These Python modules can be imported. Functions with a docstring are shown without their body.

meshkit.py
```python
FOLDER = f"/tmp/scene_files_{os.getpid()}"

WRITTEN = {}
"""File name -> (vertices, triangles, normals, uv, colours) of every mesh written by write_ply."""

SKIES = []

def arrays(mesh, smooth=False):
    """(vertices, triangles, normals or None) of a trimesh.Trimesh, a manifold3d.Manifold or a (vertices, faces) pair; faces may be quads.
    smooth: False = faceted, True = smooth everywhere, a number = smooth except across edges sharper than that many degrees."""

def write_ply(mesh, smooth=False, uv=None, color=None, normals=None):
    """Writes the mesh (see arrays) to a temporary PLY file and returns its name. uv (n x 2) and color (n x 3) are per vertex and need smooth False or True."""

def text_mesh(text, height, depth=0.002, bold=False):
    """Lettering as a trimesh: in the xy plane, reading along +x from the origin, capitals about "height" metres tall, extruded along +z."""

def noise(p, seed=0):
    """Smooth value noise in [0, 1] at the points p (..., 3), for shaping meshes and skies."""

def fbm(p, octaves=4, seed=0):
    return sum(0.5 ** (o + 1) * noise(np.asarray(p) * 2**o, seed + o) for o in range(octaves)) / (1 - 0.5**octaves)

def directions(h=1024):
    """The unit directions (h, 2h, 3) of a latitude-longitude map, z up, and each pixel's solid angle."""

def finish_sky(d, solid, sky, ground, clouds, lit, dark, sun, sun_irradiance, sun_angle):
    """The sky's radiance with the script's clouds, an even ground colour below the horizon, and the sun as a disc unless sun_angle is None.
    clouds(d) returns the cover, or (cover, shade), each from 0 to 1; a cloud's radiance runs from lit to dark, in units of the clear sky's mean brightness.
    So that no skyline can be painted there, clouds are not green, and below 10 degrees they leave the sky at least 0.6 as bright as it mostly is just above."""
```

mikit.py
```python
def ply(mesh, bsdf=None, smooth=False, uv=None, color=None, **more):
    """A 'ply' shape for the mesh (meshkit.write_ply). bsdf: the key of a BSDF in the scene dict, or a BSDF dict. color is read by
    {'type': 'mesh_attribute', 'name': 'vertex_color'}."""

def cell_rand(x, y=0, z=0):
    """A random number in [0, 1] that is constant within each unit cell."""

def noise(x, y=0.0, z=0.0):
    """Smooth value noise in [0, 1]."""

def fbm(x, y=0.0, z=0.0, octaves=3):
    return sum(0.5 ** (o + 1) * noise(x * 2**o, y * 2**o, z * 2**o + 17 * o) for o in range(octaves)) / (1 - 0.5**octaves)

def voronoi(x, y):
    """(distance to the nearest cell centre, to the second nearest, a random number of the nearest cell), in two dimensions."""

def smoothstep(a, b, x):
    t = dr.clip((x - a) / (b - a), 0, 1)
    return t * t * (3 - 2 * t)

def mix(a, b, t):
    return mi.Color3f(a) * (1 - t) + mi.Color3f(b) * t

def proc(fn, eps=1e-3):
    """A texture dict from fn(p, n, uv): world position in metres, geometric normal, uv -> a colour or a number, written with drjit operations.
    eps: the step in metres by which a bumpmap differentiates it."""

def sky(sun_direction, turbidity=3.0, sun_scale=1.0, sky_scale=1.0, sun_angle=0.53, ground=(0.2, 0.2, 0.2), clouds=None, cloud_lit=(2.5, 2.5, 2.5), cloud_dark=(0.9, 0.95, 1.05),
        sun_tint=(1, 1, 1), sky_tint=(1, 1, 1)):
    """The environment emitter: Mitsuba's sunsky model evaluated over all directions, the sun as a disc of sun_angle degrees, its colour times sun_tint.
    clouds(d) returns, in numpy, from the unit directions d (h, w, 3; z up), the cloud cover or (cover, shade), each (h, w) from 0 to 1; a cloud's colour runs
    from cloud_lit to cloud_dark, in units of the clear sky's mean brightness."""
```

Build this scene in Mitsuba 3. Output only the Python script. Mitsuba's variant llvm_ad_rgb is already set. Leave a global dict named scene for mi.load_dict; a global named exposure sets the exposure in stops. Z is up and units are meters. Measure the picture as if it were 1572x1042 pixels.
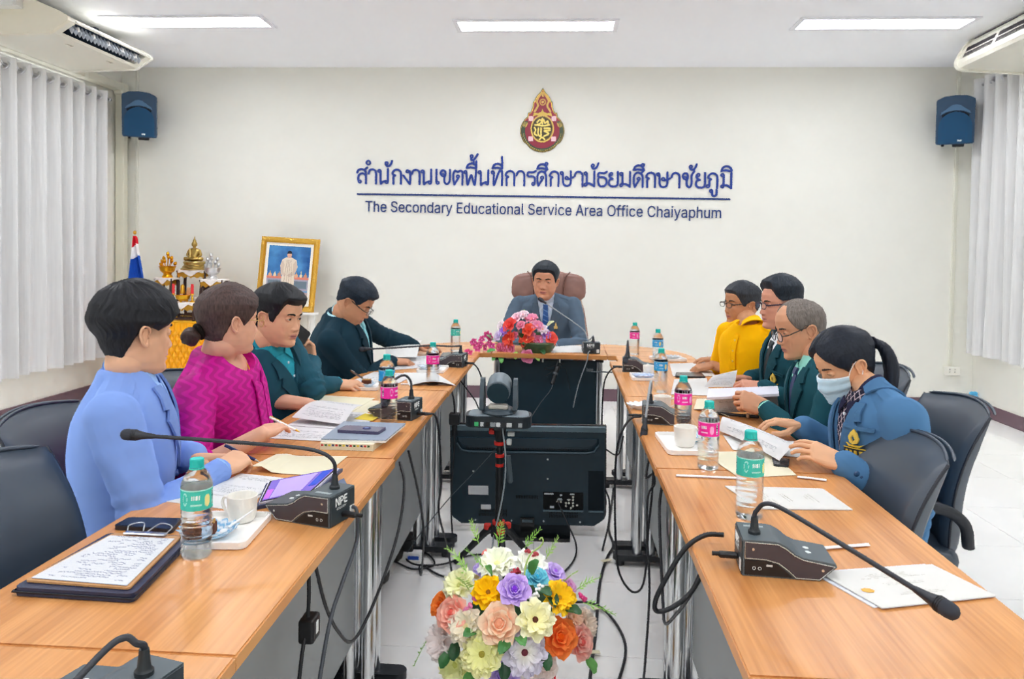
import math, random
import numpy as np, trimesh, manifold3d as m3, shapely
import shapely.geometry as sg
import shapely.affinity as sa
import drjit as dr
import mitsuba as mi
import mikit, meshkit
from mikit import noise, fbm, smoothstep, mix, proc, cell_rand, voronoi

random.seed(7)
rng = np.random.default_rng(7)
scene, labels = {}, {}

# ------------------------------------------------------------------ camera, sky, lamps, exposure
YAW, PITCH, ROLL, CAMH = 0.0647, 0.0294, 0.0153, 1.40
_f = np.array([-math.sin(YAW) * math.cos(PITCH), math.cos(YAW) * math.cos(PITCH), -math.sin(PITCH)])
_r = np.array([math.cos(YAW), math.sin(YAW), 0.0])
_d = -np.cross(_r, _f)
_down = math.sin(ROLL) * _r + math.cos(ROLL) * _d
scene['camera'] = {
    'type': 'perspective', 'fov': math.degrees(2 * math.atan(786 / 1168.0)), 'fov_axis': 'x',
    'near_clip': 0.05, 'far_clip': 200.0,
    'principal_point_offset_y': (521.0 - 420.45) / 1042.0,
    'to_world': mi.ScalarTransform4f().look_at(origin=[0, 0, CAMH], target=list(np.array([0, 0, CAMH]) + _f), up=list(-_down)),
}
scene['sky'] = mikit.sky([-0.75, 0.25, 0.75], turbidity=4.0, sun_scale=0.0, sky_scale=9.0, ground=(0.35, 0.35, 0.33),
                         clouds=lambda d: np.full(d.shape[:2], 0.85), cloud_lit=(1.9, 1.9, 1.9), cloud_dark=(1.5, 1.5, 1.55))
LAMP = (11.5, 11.9, 12.6)            # radiance of the LED panels in the ceiling
exposure = 0.85

# ------------------------------------------------------------------ helpers
def lin(h):
    """sRGB hex -> linear rgb"""
    if not isinstance(h, str):
        return np.array(h, float)
    h = h.lstrip('#')
    c = np.array([int(h[i:i + 2], 16) for i in (0, 2, 4)]) / 255.0
    return np.where(c <= 0.04045, c / 12.92, ((c + 0.055) / 1.055) ** 2.4)

def rgb(h):
    return {'type': 'rgb', 'value': [float(x) for x in lin(h)]}

# Plain colours: every mesh carries (row of a colour table, blend) as its uv, so that all meshes of a finish share one BSDF.
PAL, _pal_at, _pal_dev = [], {}, {}
def pal(c0, c1=None):
    c0 = tuple(round(float(x), 5) for x in lin(c0)); c1 = c0 if c1 is None else tuple(round(float(x), 5) for x in lin(c1))
    if (c0, c1) not in _pal_at:
        _pal_at[c0, c1] = len(PAL); PAL.append(c0 + c1)
    return _pal_at[c0, c1]
def _pal_tex(p, n, uv):
    if len(_pal_dev) == 0:
        a = np.array(PAL, float)
        for q in range(6): _pal_dev[q] = mi.Float(np.ascontiguousarray(a[:, q]))
    i = mi.UInt32(dr.clip(uv.x + 0.5, 0, len(PAL) - 1))
    t = dr.clip(uv.y, 0, 1)
    return mi.Color3f(*[dr.lerp(dr.gather(mi.Float, _pal_dev[q], i), dr.gather(mi.Float, _pal_dev[q + 3], i), t) for q in range(3)])
VC = proc(_pal_tex)
VA = {'type': 'mesh_attribute', 'name': 'vertex_color'}
def prin(**k):
    return {'type': 'twosided', 'bsdf': {'type': 'principled', **k}}
MATS = {
    'vc_matte': prin(base_color=VC, roughness=0.75, specular=0.25),
    'vc_satin': prin(base_color=VC, roughness=0.42, specular=0.45),
    'vc_gloss': prin(base_color=VC, roughness=0.16, specular=0.5),
    'vc_cloth': prin(base_color=VC, roughness=0.9, specular=0.12, sheen=0.3),
    'vc_skin': prin(base_color=VC, roughness=0.5, specular=0.3),
    'vc_hair': prin(base_color=VC, roughness=0.5, specular=0.28),
    'vc_metal': prin(base_color=VC, roughness=0.28, metallic=1.0),
    'vc_chrome': prin(base_color=VC, roughness=0.12, metallic=1.0),
    'vc_paper': {'type': 'twosided', 'bsdf': {'type': 'diffuse', 'reflectance': VC}},
    'va_skin': prin(base_color=VA, roughness=0.5, specular=0.3),
    'va_satin': prin(base_color=VA, roughness=0.42, specular=0.45),
    'va_paper': {'type': 'twosided', 'bsdf': {'type': 'diffuse', 'reflectance': VA}},
    'water': {'type': 'dielectric', 'int_ior': 1.33, 'ext_ior': 1.0, 'specular_transmittance': {'type': 'rgb', 'value': [0.97, 0.985, 0.99]}},
    'clear_plastic': {'type': 'thindielectric', 'int_ior': 1.35, 'ext_ior': 1.0},
}
scene.update(MATS)

def bsdf(key, d):
    scene[key] = d
    return key

def shape(mesh, mat, smooth=35, col=None, uv=None, grad=None, **more):
    """ply shape dict; mat = 'key' or ('vc_xxx', '#hex')."""
    if isinstance(mat, tuple):
        mat, col = mat[0], lin(mat[1])
    if grad is not None: smooth = True if smooth is not False else False
    if hasattr(mesh, 'to_mesh'):
        v, f, _ = meshkit.arrays(mesh)
        mesh = trimesh.Trimesh(v, f, process=False)
    elif isinstance(mesh, (tuple, list)):
        v, f, _ = meshkit.arrays(mesh)
        mesh = trimesh.Trimesh(v, f, process=False)
    if uv is None and smooth is not False and smooth is not True and (col is None or np.ndim(col) == 1):
        mesh = trimesh.graph.smooth_shade(mesh, angle=math.radians(smooth), facet_minarea=None)
        smooth = True
    elif smooth is not False:
        smooth = True
    c = None
    if mat.startswith('vc_'):
        if grad is not None:
            uv = np.c_[np.full(len(mesh.vertices), pal(grad[0], grad[1])), np.clip(grad[2], 0, 1)]
        else:
            uv = np.c_[np.full(len(mesh.vertices), pal(col)), np.zeros(len(mesh.vertices))]
        col = None
    if col is not None:
        c = np.broadcast_to(np.asarray(col, float), (len(mesh.vertices), 3))
    return mikit.ply(mesh, mat, smooth=smooth, uv=uv, color=c, **more)

_count = {}
def numbered(name):
    n = _count.get(name, 0)
    _count[name] = n + 1
    return name if n == 0 else f'{name}_{n:03d}'

def thing(name, label, cat, group=None):
    key = numbered(name)
    labels[key] = {'label': label, 'category': cat}
    if group:
        labels[key]['group'] = group
    return key

def part(parent, name, mesh, mat, smooth=35, label=None, M=None, **k):
    key = numbered(parent + '__' + name)
    d = mesh if isinstance(mesh, dict) else shape(mesh, mat, smooth, **k)
    if M is not None:
        d = {**d, 'to_world': mi.ScalarTransform4f(np.asarray(M, float))}
    scene[key] = d
    if label:
        labels[key] = {'label': label}
    return key

def single(name, label, cat, mesh, mat, smooth=35, group=None, M=None, **k):
    key = thing(name, label, cat, group)
    d = mesh if isinstance(mesh, dict) else shape(mesh, mat, smooth, **k)
    if M is not None:
        d = {**d, 'to_world': mi.ScalarTransform4f(np.asarray(M, float))}
    scene[key] = d
    return key

def struct(name, mesh, mat, smooth=35, label=None, **k):
    scene[name] = mesh if isinstance(mesh, dict) else shape(mesh, mat, smooth, **k)
    labels[name] = {'kind': 'structure', **({'label': label} if label else {})}
    return name

class Proto:
    """parts in local coordinates, to be placed several times"""
    def __init__(self):
        self.parts = []
    def add(self, path, mesh, mat, smooth=35, label=None, **k):
        self.parts.append((path, shape(mesh, mat, smooth, **k), label))
    def place(self, name, label, cat, M, group=None, swap=None):
        key = thing(name, label, cat, group)
        cnt = {}
        for path, d, lab in self.parts:
            if swap and path in swap:
                d = swap[path]
                if d is None:
                    continue
            n = cnt.get(path, 0); cnt[path] = n + 1
            k = key + '__' + path + ('' if n == 0 else f'_{n:03d}')
            scene[k] = {**d, 'to_world': mi.ScalarTransform4f(np.asarray(M, float))}
            if lab:
                labels[k] = {'label': lab}
        return key

# ---- transforms
def TR(x=0, y=0, z=0):
    m = np.eye(4); m[:3, 3] = (x, y, z); return m
def RX(a):
    c, s = math.cos(a), math.sin(a); m = np.eye(4); m[1:3, 1:3] = [[c, -s], [s, c]]; return m
def RY(a):
    c, s = math.cos(a), math.sin(a); m = np.eye(4); m[0, 0] = c; m[0, 2] = s; m[2, 0] = -s; m[2, 2] = c; return m
def RZ(a):
    c, s = math.cos(a), math.sin(a); m = np.eye(4); m[:2, :2] = [[c, -s], [s, c]]; return m
def SC(x, y=None, z=None):
    return np.diag([x, x if y is None else y, x if z is None else z, 1.0])
def D(a):
    return math.radians(a)
def xf(mesh, M):
    m = mesh.copy(); m.apply_transform(M); return m
def apply(M, p):
    p = np.asarray(p, float); return p @ np.asarray(M)[:3, :3].T + np.asarray(M)[:3, 3]

# ---- meshes
def tm(man):
    m = man.to_mesh()
    return trimesh.Trimesh(np.array(m.vert_properties[:, :3], float), np.array(m.tri_verts), process=False)
def mf(mesh):
    return m3.Manifold(m3.Mesh(np.asarray(mesh.vertices, np.float32), np.asarray(mesh.faces, np.uint32)))
def cat(*ms):
    out = []
    for m in ms:
        if m is None: continue
        out.extend(m if isinstance(m, (list, tuple)) else [m])
    return trimesh.util.concatenate(out)
def box(c, s, b=0.0):
    """chamfered box: centre, full sizes, chamfer"""
    h = np.asarray(s, float) / 2
    if b <= 0:
        m = trimesh.creation.box(extents=s)
    else:
        b = min(b, 0.49 * min(s))
        pts = []
        for sx in (-1, 1):
            for sy in (-1, 1):
                for sz in (-1, 1):
                    for k in range(3):
                        p = h - b; p[k] = h[k]
                        pts.append(p * (sx, sy, sz))
        m = tm(m3.Manifold.hull_points(np.array(pts)))
    m.apply_translation(c)
    return m
def rbox(c, s, r, seg=12):
    """round-edged box"""
    h = np.asarray(s, float) / 2 - r
    sp = m3.Manifold.sphere(r, seg)
    m = m3.Manifold.batch_hull([sp.translate((x * h[0], y * h[1], z * h[2])) for x in (-1, 1) for y in (-1, 1) for z in (-1, 1)])
    m = tm(m); m.apply_translation(c); return m
def rrect(w, h, r, n=6):
    return sg.box(-w / 2 + r, -h / 2 + r, w / 2 - r, h / 2 - r).buffer(r, quad_segs=n)
def extr(poly, h, M=None):
    geoms = getattr(poly, 'geoms', [poly])
    m = cat([trimesh.creation.extrude_polygon(g, h, engine='earcut') for g in geoms])
    if M is not None: m.apply_transform(M)
    return m
def lathe(prof, n=24):
    """profile [(r, z)...] from bottom to top, closed on the axis where r = 0"""
    prof = np.asarray(prof, float)
    a = np.linspace(0, 2 * math.pi, n, endpoint=False)
    v, f = [], []
    idx = []
    for r, z in prof:
        if r < 1e-7:
            idx.append([len(v)]); v.append((0, 0, z))
        else:
            idx.append(list(range(len(v), len(v) + n))); v.extend(np.stack([r * np.cos(a), r * np.sin(a), np.full(n, z)], 1))
    for p, q in zip(idx[:-1], idx[1:]):
        for i in range(n):
            j = (i + 1) % n
            if len(p) == 1 and len(q) == 1: continue
            if len(p) == 1: f.append((p[0], q[j], q[i]))
            elif len(q) == 1: f.append((p[i], p[j], q[0]))
            else: f += [(p[i], p[j], q[j]), (p[i], q[j], q[i])]
    return trimesh.Trimesh(np.array(v), np.array(f), process=False)
def spline(pts, n=8):
    """Catmull-Rom through pts"""
    p = np.asarray(pts, float)
    if len(p) < 3:
        return np.array([p[0] + (p[-1] - p[0]) * t for t in np.linspace(0, 1, n + 1)])
    q = np.vstack([2 * p[0] - p[1], p, 2 * p[-1] - p[-2]])
    out = []
    for i in range(1, len(q) - 2):
        for t in np.linspace(0, 1, n, endpoint=False):
            a, b, c, d = q[i - 1:i + 3]
            out.append(0.5 * (2 * b + (c - a) * t + (2 * a - 5 * b + 4 * c - d) * t * t + (3 * b - a - 3 * c + d) * t ** 3))
    out.append(p[-1])
    return np.array(out)
def tube(pts, r, n=10, sm=0, caps=True, flat=None):
    """swept tube; r scalar or per-point; sm = spline subdivisions; flat=(a,b) scales the section axes"""
    pts = np.asarray(pts, float)
    if sm:
        if np.ndim(r): r = np.interp(np.linspace(0, 1, (len(pts) - 1) * sm + 1), np.linspace(0, 1, len(pts)), r)
        pts = spline(pts, sm)
    r = np.broadcast_to(np.asarray(r, float), (len(pts),))
    t = np.gradient(pts, axis=0); t /= np.linalg.norm(t, axis=1, keepdims=True) + 1e-12
    u = np.cross(t[0], [0, 0, 1.0])
    if np.linalg.norm(u) < 1e-3: u = np.cross(t[0], [1.0, 0, 0])
    u /= np.linalg.norm(u)
    a = np.linspace(0, 2 * math.pi, n, endpoint=False)
    fa, fb = flat or (1, 1)
    v = []
    for i in range(len(pts)):
        u = u - t[i] * (u @ t[i]); u /= np.linalg.norm(u) + 1e-12
        w = np.cross(t[i], u)
        v.append(pts[i] + r[i] * (fa * np.cos(a)[:, None] * u + fb * np.sin(a)[:, None] * w))
    v = np.vstack(v); f = []
    for i in range(len(pts) - 1):
        for k in range(n):
            k2 = (k + 1) % n
            A, B, C, E = i * n + k, i * n + k2, (i + 1) * n + k2, (i + 1) * n + k
            f += [(A, B, C), (A, C, E)]
    if caps:
        v = np.vstack([v, pts[0], pts[-1]]); c0, c1 = len(v) - 2, len(v) - 1; o = (len(pts) - 1) * n
        for k in range(n):
            k2 = (k + 1) % n
            f += [(c0, k2, k), (c1, o + k, o + k2)]
    m = trimesh.Trimesh(v, np.array(f), process=False)
    return m
def cyl(p0, p1, r, n=16, r1=None):
    p0, p1 = np.asarray(p0, float), np.asarray(p1, float)
    return tube([p0, p1], [r, r if r1 is None else r1], n)
def ball(c, r, sub=2):
    m = trimesh.creation.icosphere(subdivisions=sub, radius=1.0)
    m.vertices = m.vertices * np.asarray(r, float) + np.asarray(c, float)
    return m
def grid(nu, nv, fn, close_u=False):
    """surface grid: fn(u, v) arrays -> (...,3); returns mesh and uv"""
    u = np.linspace(0, 1, nu); v = np.linspace(0, 1, nv)
    U, V = np.meshgrid(u, v, indexing='ij')
    P = np.stack(fn(U, V), -1).reshape(-1, 3)
    i, j = np.meshgrid(np.arange(nu - 1), np.arange(nv - 1), indexing='ij')
    a = (i * nv + j).ravel(); b = a + nv; c = b + 1; d = a + 1
    f = np.vstack([np.stack([a, b, c], 1), np.stack([a, c, d], 1)])
    return trimesh.Trimesh(P, f, process=False), np.stack([U.ravel(), V.ravel()], 1)
def thick(mesh, t):
    """sheet -> slab of thickness t along its vertex normals (closed)"""
    n = np.array(mesh.vertex_normals); v = np.array(mesh.vertices); f = np.array(mesh.faces); N = len(v)
    e = np.sort(mesh.edges, axis=1)
    uq, inv, cnt = np.unique(e, axis=0, return_inverse=True, return_counts=True)
    be = mesh.edges[cnt[inv.ravel()] == 1]
    side = np.vstack([np.stack([be[:, 0], be[:, 0] + N, be[:, 1] + N], 1), np.stack([be[:, 0], be[:, 1] + N, be[:, 1]], 1)]) if len(be) else np.zeros((0, 3), int)
    return trimesh.Trimesh(np.vstack([v + n * t / 2, v - n * t / 2]), np.vstack([f, f[:, ::-1] + N, side]), process=False)
def sheet(quad, n=8, t=0.0012, bend=None, z=None):
    """paper: quad = 4 corners (3D) in order, bend(u,v) -> dz"""
    q = np.asarray(quad, float)
    def fn(U, V):
        P = (1 - U)[..., None] * (1 - V)[..., None] * q[0] + U[..., None] * (1 - V)[..., None] * q[1] + U[..., None] * V[..., None] * q[2] + (1 - U)[..., None] * V[..., None] * q[3]
        if bend is not None: P[..., 2] += bend(U, V)
        return P[..., 0], P[..., 1], P[..., 2]
    m, uv = grid(n, n, fn)
    if m.face_normals[:, 2].mean() < 0: m.invert()
    k = thick(m, t)
    return k, np.vstack([uv, uv])
# ------------------------------------------------------------------ the room
XL, XR, YB, YF, ZC = -4.308, 3.78, 7.21, -3.2, 3.136
def _wall_tex(p, n, uv):
    k = fbm(p.x * 1.7, p.y * 1.7, p.z * 1.7, 3)
    s = fbm(p.x * 9.0, p.y * 9.0, p.z * 9.0, 2)
    return mix((0.80, 0.79, 0.725), (0.85, 0.845, 0.785), k * 0.75 + s * 0.25)
bsdf('wall_paint', prin(base_color=proc(_wall_tex), roughness=0.55, specular=0.3))
bsdf('ceiling_paint', prin(base_color=rgb((0.86, 0.875, 0.91)), roughness=0.8, specular=0.2))
bsdf('wood_skirting', prin(base_color=rgb('#6a525c'), roughness=0.35, specular=0.4))
def _tile_tex(p, n, uv):
    k = fbm(p.x * 2.3 + 3, p.y * 2.3, 0.0, 3)
    v = smoothstep(0.47, 0.5, fbm(p.x * 1.1, p.y * 1.1 + 7, 1.0, 4)) * 0.5
    t = cell_rand(dr.floor((p.x + 0.11) / 0.6), dr.floor((p.y - 0.22) / 0.6), 4)
    return mix((0.80, 0.795, 0.775), (0.87, 0.865, 0.85), k * 0.6 + t * 0.4) * (1 - 0.03 * v)
bsdf('floor_tile', prin(base_color=proc(_tile_tex), roughness=0.13, specular=0.55))

fl = struct('floor', box(((XL + XR) / 2, (YB + YF) / 2, -0.06), (XR - XL + 0.4, YB - YF + 0.4, 0.112)), ('vc_matte', '#b9b7b2'), False, label='pale glossy tiled floor')
tile = shape(box((0, 0, 0), (0.598, 0.598, 0.008), 0.001), 'floor_tile', False)
for j in range(-6, 12):
    for i in range(-7, 7):
        x0, y0 = -0.11 + 0.6 * i, 0.22 + 0.6 * j
        xa, xb, ya, yb = max(x0, XL), min(x0 + 0.6, XR), max(y0, YF), min(y0 + 0.6, YB)
        if xb - xa < 0.03 or yb - ya < 0.03: continue
        part(fl, 'tile', tile, None, M=TR((xa + xb) / 2, (ya + yb) / 2, -0.004) @ SC((xb - xa) / 0.6, (yb - ya) / 0.6, 1))

struct('ceiling', box(((XL + XR) / 2, (YB + YF) / 2, ZC + 0.05), (XR - XL + 0.4, YB - YF + 0.4, 0.1)), 'ceiling_paint', False)
struct('wall_back', box(((XL + XR) / 2, YB + 0.06, ZC / 2), (XR - XL + 0.4, 0.12, ZC + 0.1)), 'wall_paint', False, label='cream painted end wall carrying the crest and lettering')
struct('wall_front', box(((XL + XR) / 2, YF - 0.06, ZC / 2), (XR - XL + 0.4, 0.12, ZC + 0.1)), 'wall_paint', False)
def side_wall(name, x, sgn, wy0, wy1, wz0, wz1):
    poly = sg.box(YF - 0.1, -0.05, YB + 0.1, ZC + 0.05).difference(sg.box(wy0, wz0, wy1, wz1))
    m = extr(poly, 0.14)                                   # (y, z, thickness)
    M = np.eye(4); M[:3, :3] = np.array([[0, 0, sgn], [1, 0, 0], [0, 1, 0]]); M[0, 3] = x
    m.apply_transform(M)
    if np.linalg.det(M[:3, :3]) < 0: m.invert()
    struct(name, m, 'wall_paint', False)
side_wall('wall_left', XL, -1, 3.0, 6.62, 0.62, 2.868)
side_wall('wall_right', XR, 1, 2.9, 6.85, 0.72, 2.92)
def window(n, x, sgn, y0, y1, z0, z1, mull):
    k = f'window_{n}'
    labels[k] = {'kind': 'structure'}
    w = 0.05; xc = x + sgn * 0.07
    bars = [box((xc, (y0 + y1) / 2, z0 + w / 2), (0.06, y1 - y0, w)), box((xc, (y0 + y1) / 2, z1 - w / 2), (0.06, y1 - y0, w)),
            box((xc, y0 + w / 2, (z0 + z1) / 2), (0.06, w, z1 - z0)), box((xc, y1 - w / 2, (z0 + z1) / 2), (0.06, w, z1 - z0))]
    ys = np.linspace(y0, y1, mull + 1)
    bars += [box((xc, y, (z0 + z1) / 2), (0.05, 0.05, z1 - z0)) for y in ys[1:-1]]
    scene[k] = shape(cat(bars), ('vc_satin', '#d8d8d4'), False)
    for a, b in zip(ys[:-1], ys[1:]):
        part(k, 'pane', box((xc, (a + b) / 2, (z0 + z1) / 2), (0.005, b - a - 0.03, z1 - z0 - 0.06)), 'clear_plastic', False)
window(1, XL, -1, 3.0, 6.62, 0.62, 2.868, 4)
window(2, XR, 1, 2.9, 6.85, 0.72, 2.92, 4)
SKH = 0.115
struct('baseboard_back', box(((XL + XR) / 2, YB - 0.007, SKH / 2), (XR - XL, 0.014, SKH), 0.003), 'wood_skirting', False, label='mauve brown skirting board')
struct('baseboard_left', box((XL + 0.007, (YB + YF) / 2, SKH / 2), (0.014, YB - YF - 0.03, SKH), 0.003), 'wood_skirting', False)
struct('baseboard_right', box((XR - 0.007, (YB + YF) / 2, SKH / 2), (0.014, YB - YF - 0.03, SKH), 0.003), 'wood_skirting', False)

# ---- ceiling lights: recessed LED panels
def ceiling_light(x0, x1, y0, y1, label, seen=True):
    k = thing('ceiling_light', label, 'ceiling light', 'recessed ceiling lights')
    cx, cy = (x0 + x1) / 2, (y0 + y1) / 2
    fr = sg.box(x0, y0, x1, y1).difference(sg.box(x0 + 0.035, y0 + 0.035, x1 - 0.035, y1 - 0.035))
    part(k, 'frame', extr(fr, 0.012, TR(0, 0, ZC - 0.012)), ('vc_satin', '#e3e4ea'), False)
    m, _ = grid(2, 2, lambda U, V: (x0 + 0.035 + U * (x1 - x0 - 0.07), y0 + 0.035 + V * (y1 - y0 - 0.07), np.full_like(U, ZC - 0.004)))
    if m.face_normals[0, 2] > 0: m.invert()
    part(k, 'diffuser', shape(m, ('vc_matte', '#f4f4f4'), False, emitter={'type': 'area', 'radiance': {'type': 'rgb', 'value': list(LAMP)}}), None)
ceiling_light(-3.53, -2.26, 5.58, 5.90, 'long white recessed ceiling light beside the louvred air conditioner')
ceiling_light(-0.85, 0.40, 5.72, 6.03, 'long white recessed ceiling light above the crest on the end wall')
ceiling_light(1.71, 2.98, 5.70, 6.01, 'long white recessed ceiling light beside the slotted air conditioner')
for yy, wh in ((3.2, 'in the row above the middle tables'), (0.6, 'in the row above the camera'), (-1.9, 'in the rearmost row behind the camera')):
    for xx, sd in ((-2.9, 'left'), (-0.22, 'middle'), (2.34, 'right')):
        ceiling_light(xx - 0.63, xx + 0.63, yy, yy + 0.31, f'{sd} white recessed ceiling light {wh}, outside the picture')

# ---- curtains on rods with eyelets
def _curtain_tex(p, n, uv):
    g = fbm(p.y * 60.0, p.z * 3.0, p.x * 60.0, 2)
    return mix((0.64, 0.64, 0.645), (0.74, 0.74, 0.738), g)
bsdf('curtain_satin', {'type': 'twosided', 'bsdf': {'type': 'principled', 'base_color': proc(_curtain_tex), 'roughness': 0.34, 'specular': 0.6, 'sheen': 0.3}})
def curtain(name, x, y0, y1, z0, z1, wl, amp, label, seed, sgn):
    k = thing(name, label, 'curtain')
    nw = (y1 - y0) / wl
    r = np.random.default_rng(seed); ph = r.uniform(-0.9, 0.9, 200)
    def off(Y, Z):
        t = (Y - y0) / wl
        ti = np.clip(t.astype(int), 0, 198); f = t - ti
        jit = ph[ti] * (1 - f) + ph[ti + 1] * f
        low = (z1 - Z) / (z1 - z0)
        s = np.sin(2 * np.pi * t + jit * 0.6 * low)
        return amp * (np.sign(s) * np.abs(s) ** 0.85) * (0.85 + 0.3 * low * np.sin(ti * 1.7)) + 0.012 * low * np.sin(t * 2.1)
    nu = int(nw * 22); nv = 26
    def fn(U, V):
        Y = y0 + U * (y1 - y0); Z = z0 + V * (z1 - z0)
        low = 1 - V
        Y2 = Y + 0.018 * low * np.sin(Y * 5.0 + seed) + 0.022 * np.cos(2 * np.pi * nw * U) * low
        return x + off(Y, Z), Y2, Z + 0 * Y
    m, uv = grid(nu, nv, fn)
    part(k, 'drape', m, 'curtain_satin', True)
    zr = z1 - 0.055
    rings = trimesh.creation.torus(0.031, 0.0075, major_sections=18, minor_sections=8)
    n = int(nw * 2)
    for i in range(n):
        t = (i + 0.0) / 2.0
        yy = y0 + t * wl
        if yy < y0 + 0.02 or yy > y1 - 0.02: continue
        part(k, 'eyelet', xf(rings, TR(x, yy, zr) @ RX(D(90)) @ RX(D(24 if i % 2 else -24))), ('vc_chrome', '#d9dbe0'), True)
    rod = thing(name + '_rod', f'pale metal curtain rod threaded through the eyelets of the {"left" if sgn < 0 else "right"} curtain', 'curtain rod')
    part(rod, 'pole', cyl((x, y0 - 0.1, zr), (x, y1 + 0.04, zr), 0.012), ('vc_metal', '#cfcfd2'), 40)
    part(rod, 'finial', ball((x, y1 + 0.06, zr), 0.02), ('vc_metal', '#cfcfd2'), True)
    for yy in (y1 - 0.25, y0 + 0.3):
        part(rod, 'bracket', cat(box((x + sgn * 0.06, yy, zr - 0.012), (0.13, 0.018, 0.012), 0.002), box((x + sgn * 0.118, yy, zr - 0.012), (0.012, 0.03, 0.07), 0.002)), ('vc_metal', '#cfcfd2'), False)
curtain('silver_curtain', XL + 0.12, 2.85, 6.75, 0.375, 2.80, 0.165, 0.066, 'silver grey eyelet curtain hanging over the window at the left wall', 3, -1)
curtain('grey_curtain', XR - 0.12, 2.8, 7.02, 0.56, 2.98, 0.17, 0.066, 'grey eyelet curtain hanging at the right wall below the slotted air conditioner', 5, 1)

# ---- trunking, conduits, socket, hook on skirting
def conduit(name, label, pts, w, d, mat='#d9d7c9', cat_='conduit'):
    k = thing(name, label, cat_)
    for a, b in zip(pts[:-1], pts[1:]):
        a, b = np.array(a, float), np.array(b, float)
        s = np.abs(b - a); ax = int(np.argmax(s)); size = np.array([w, w, w]); 
        size = np.array([d, d, d], float); size[ax] = s[ax] + w * 0.5
        part(k, 'run', box((a + b) / 2, size, min(size) * 0.12), ('vc_satin', mat), False)
    return k
k = thing('pipe_trunking', 'cream plastic pipe trunking running above the left curtain and down the corner', 'trunking')
part(k, 'duct', rbox((-4.252, 6.2, 2.915), (0.09, 1.72, 0.075), 0.012), ('vc_satin', '#d8d5c4'), 40)
part(k, 'elbow', rbox((-4.252, 7.10, 2.90), (0.098, 0.12, 0.115), 0.02), ('vc_satin', '#dcd9c9'), 40)
part(k, 'duct', rbox((-4.254, 7.11, 1.46), (0.088, 0.075, 2.86), 0.012), ('vc_satin', '#d8d5c4'), 40)
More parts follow.
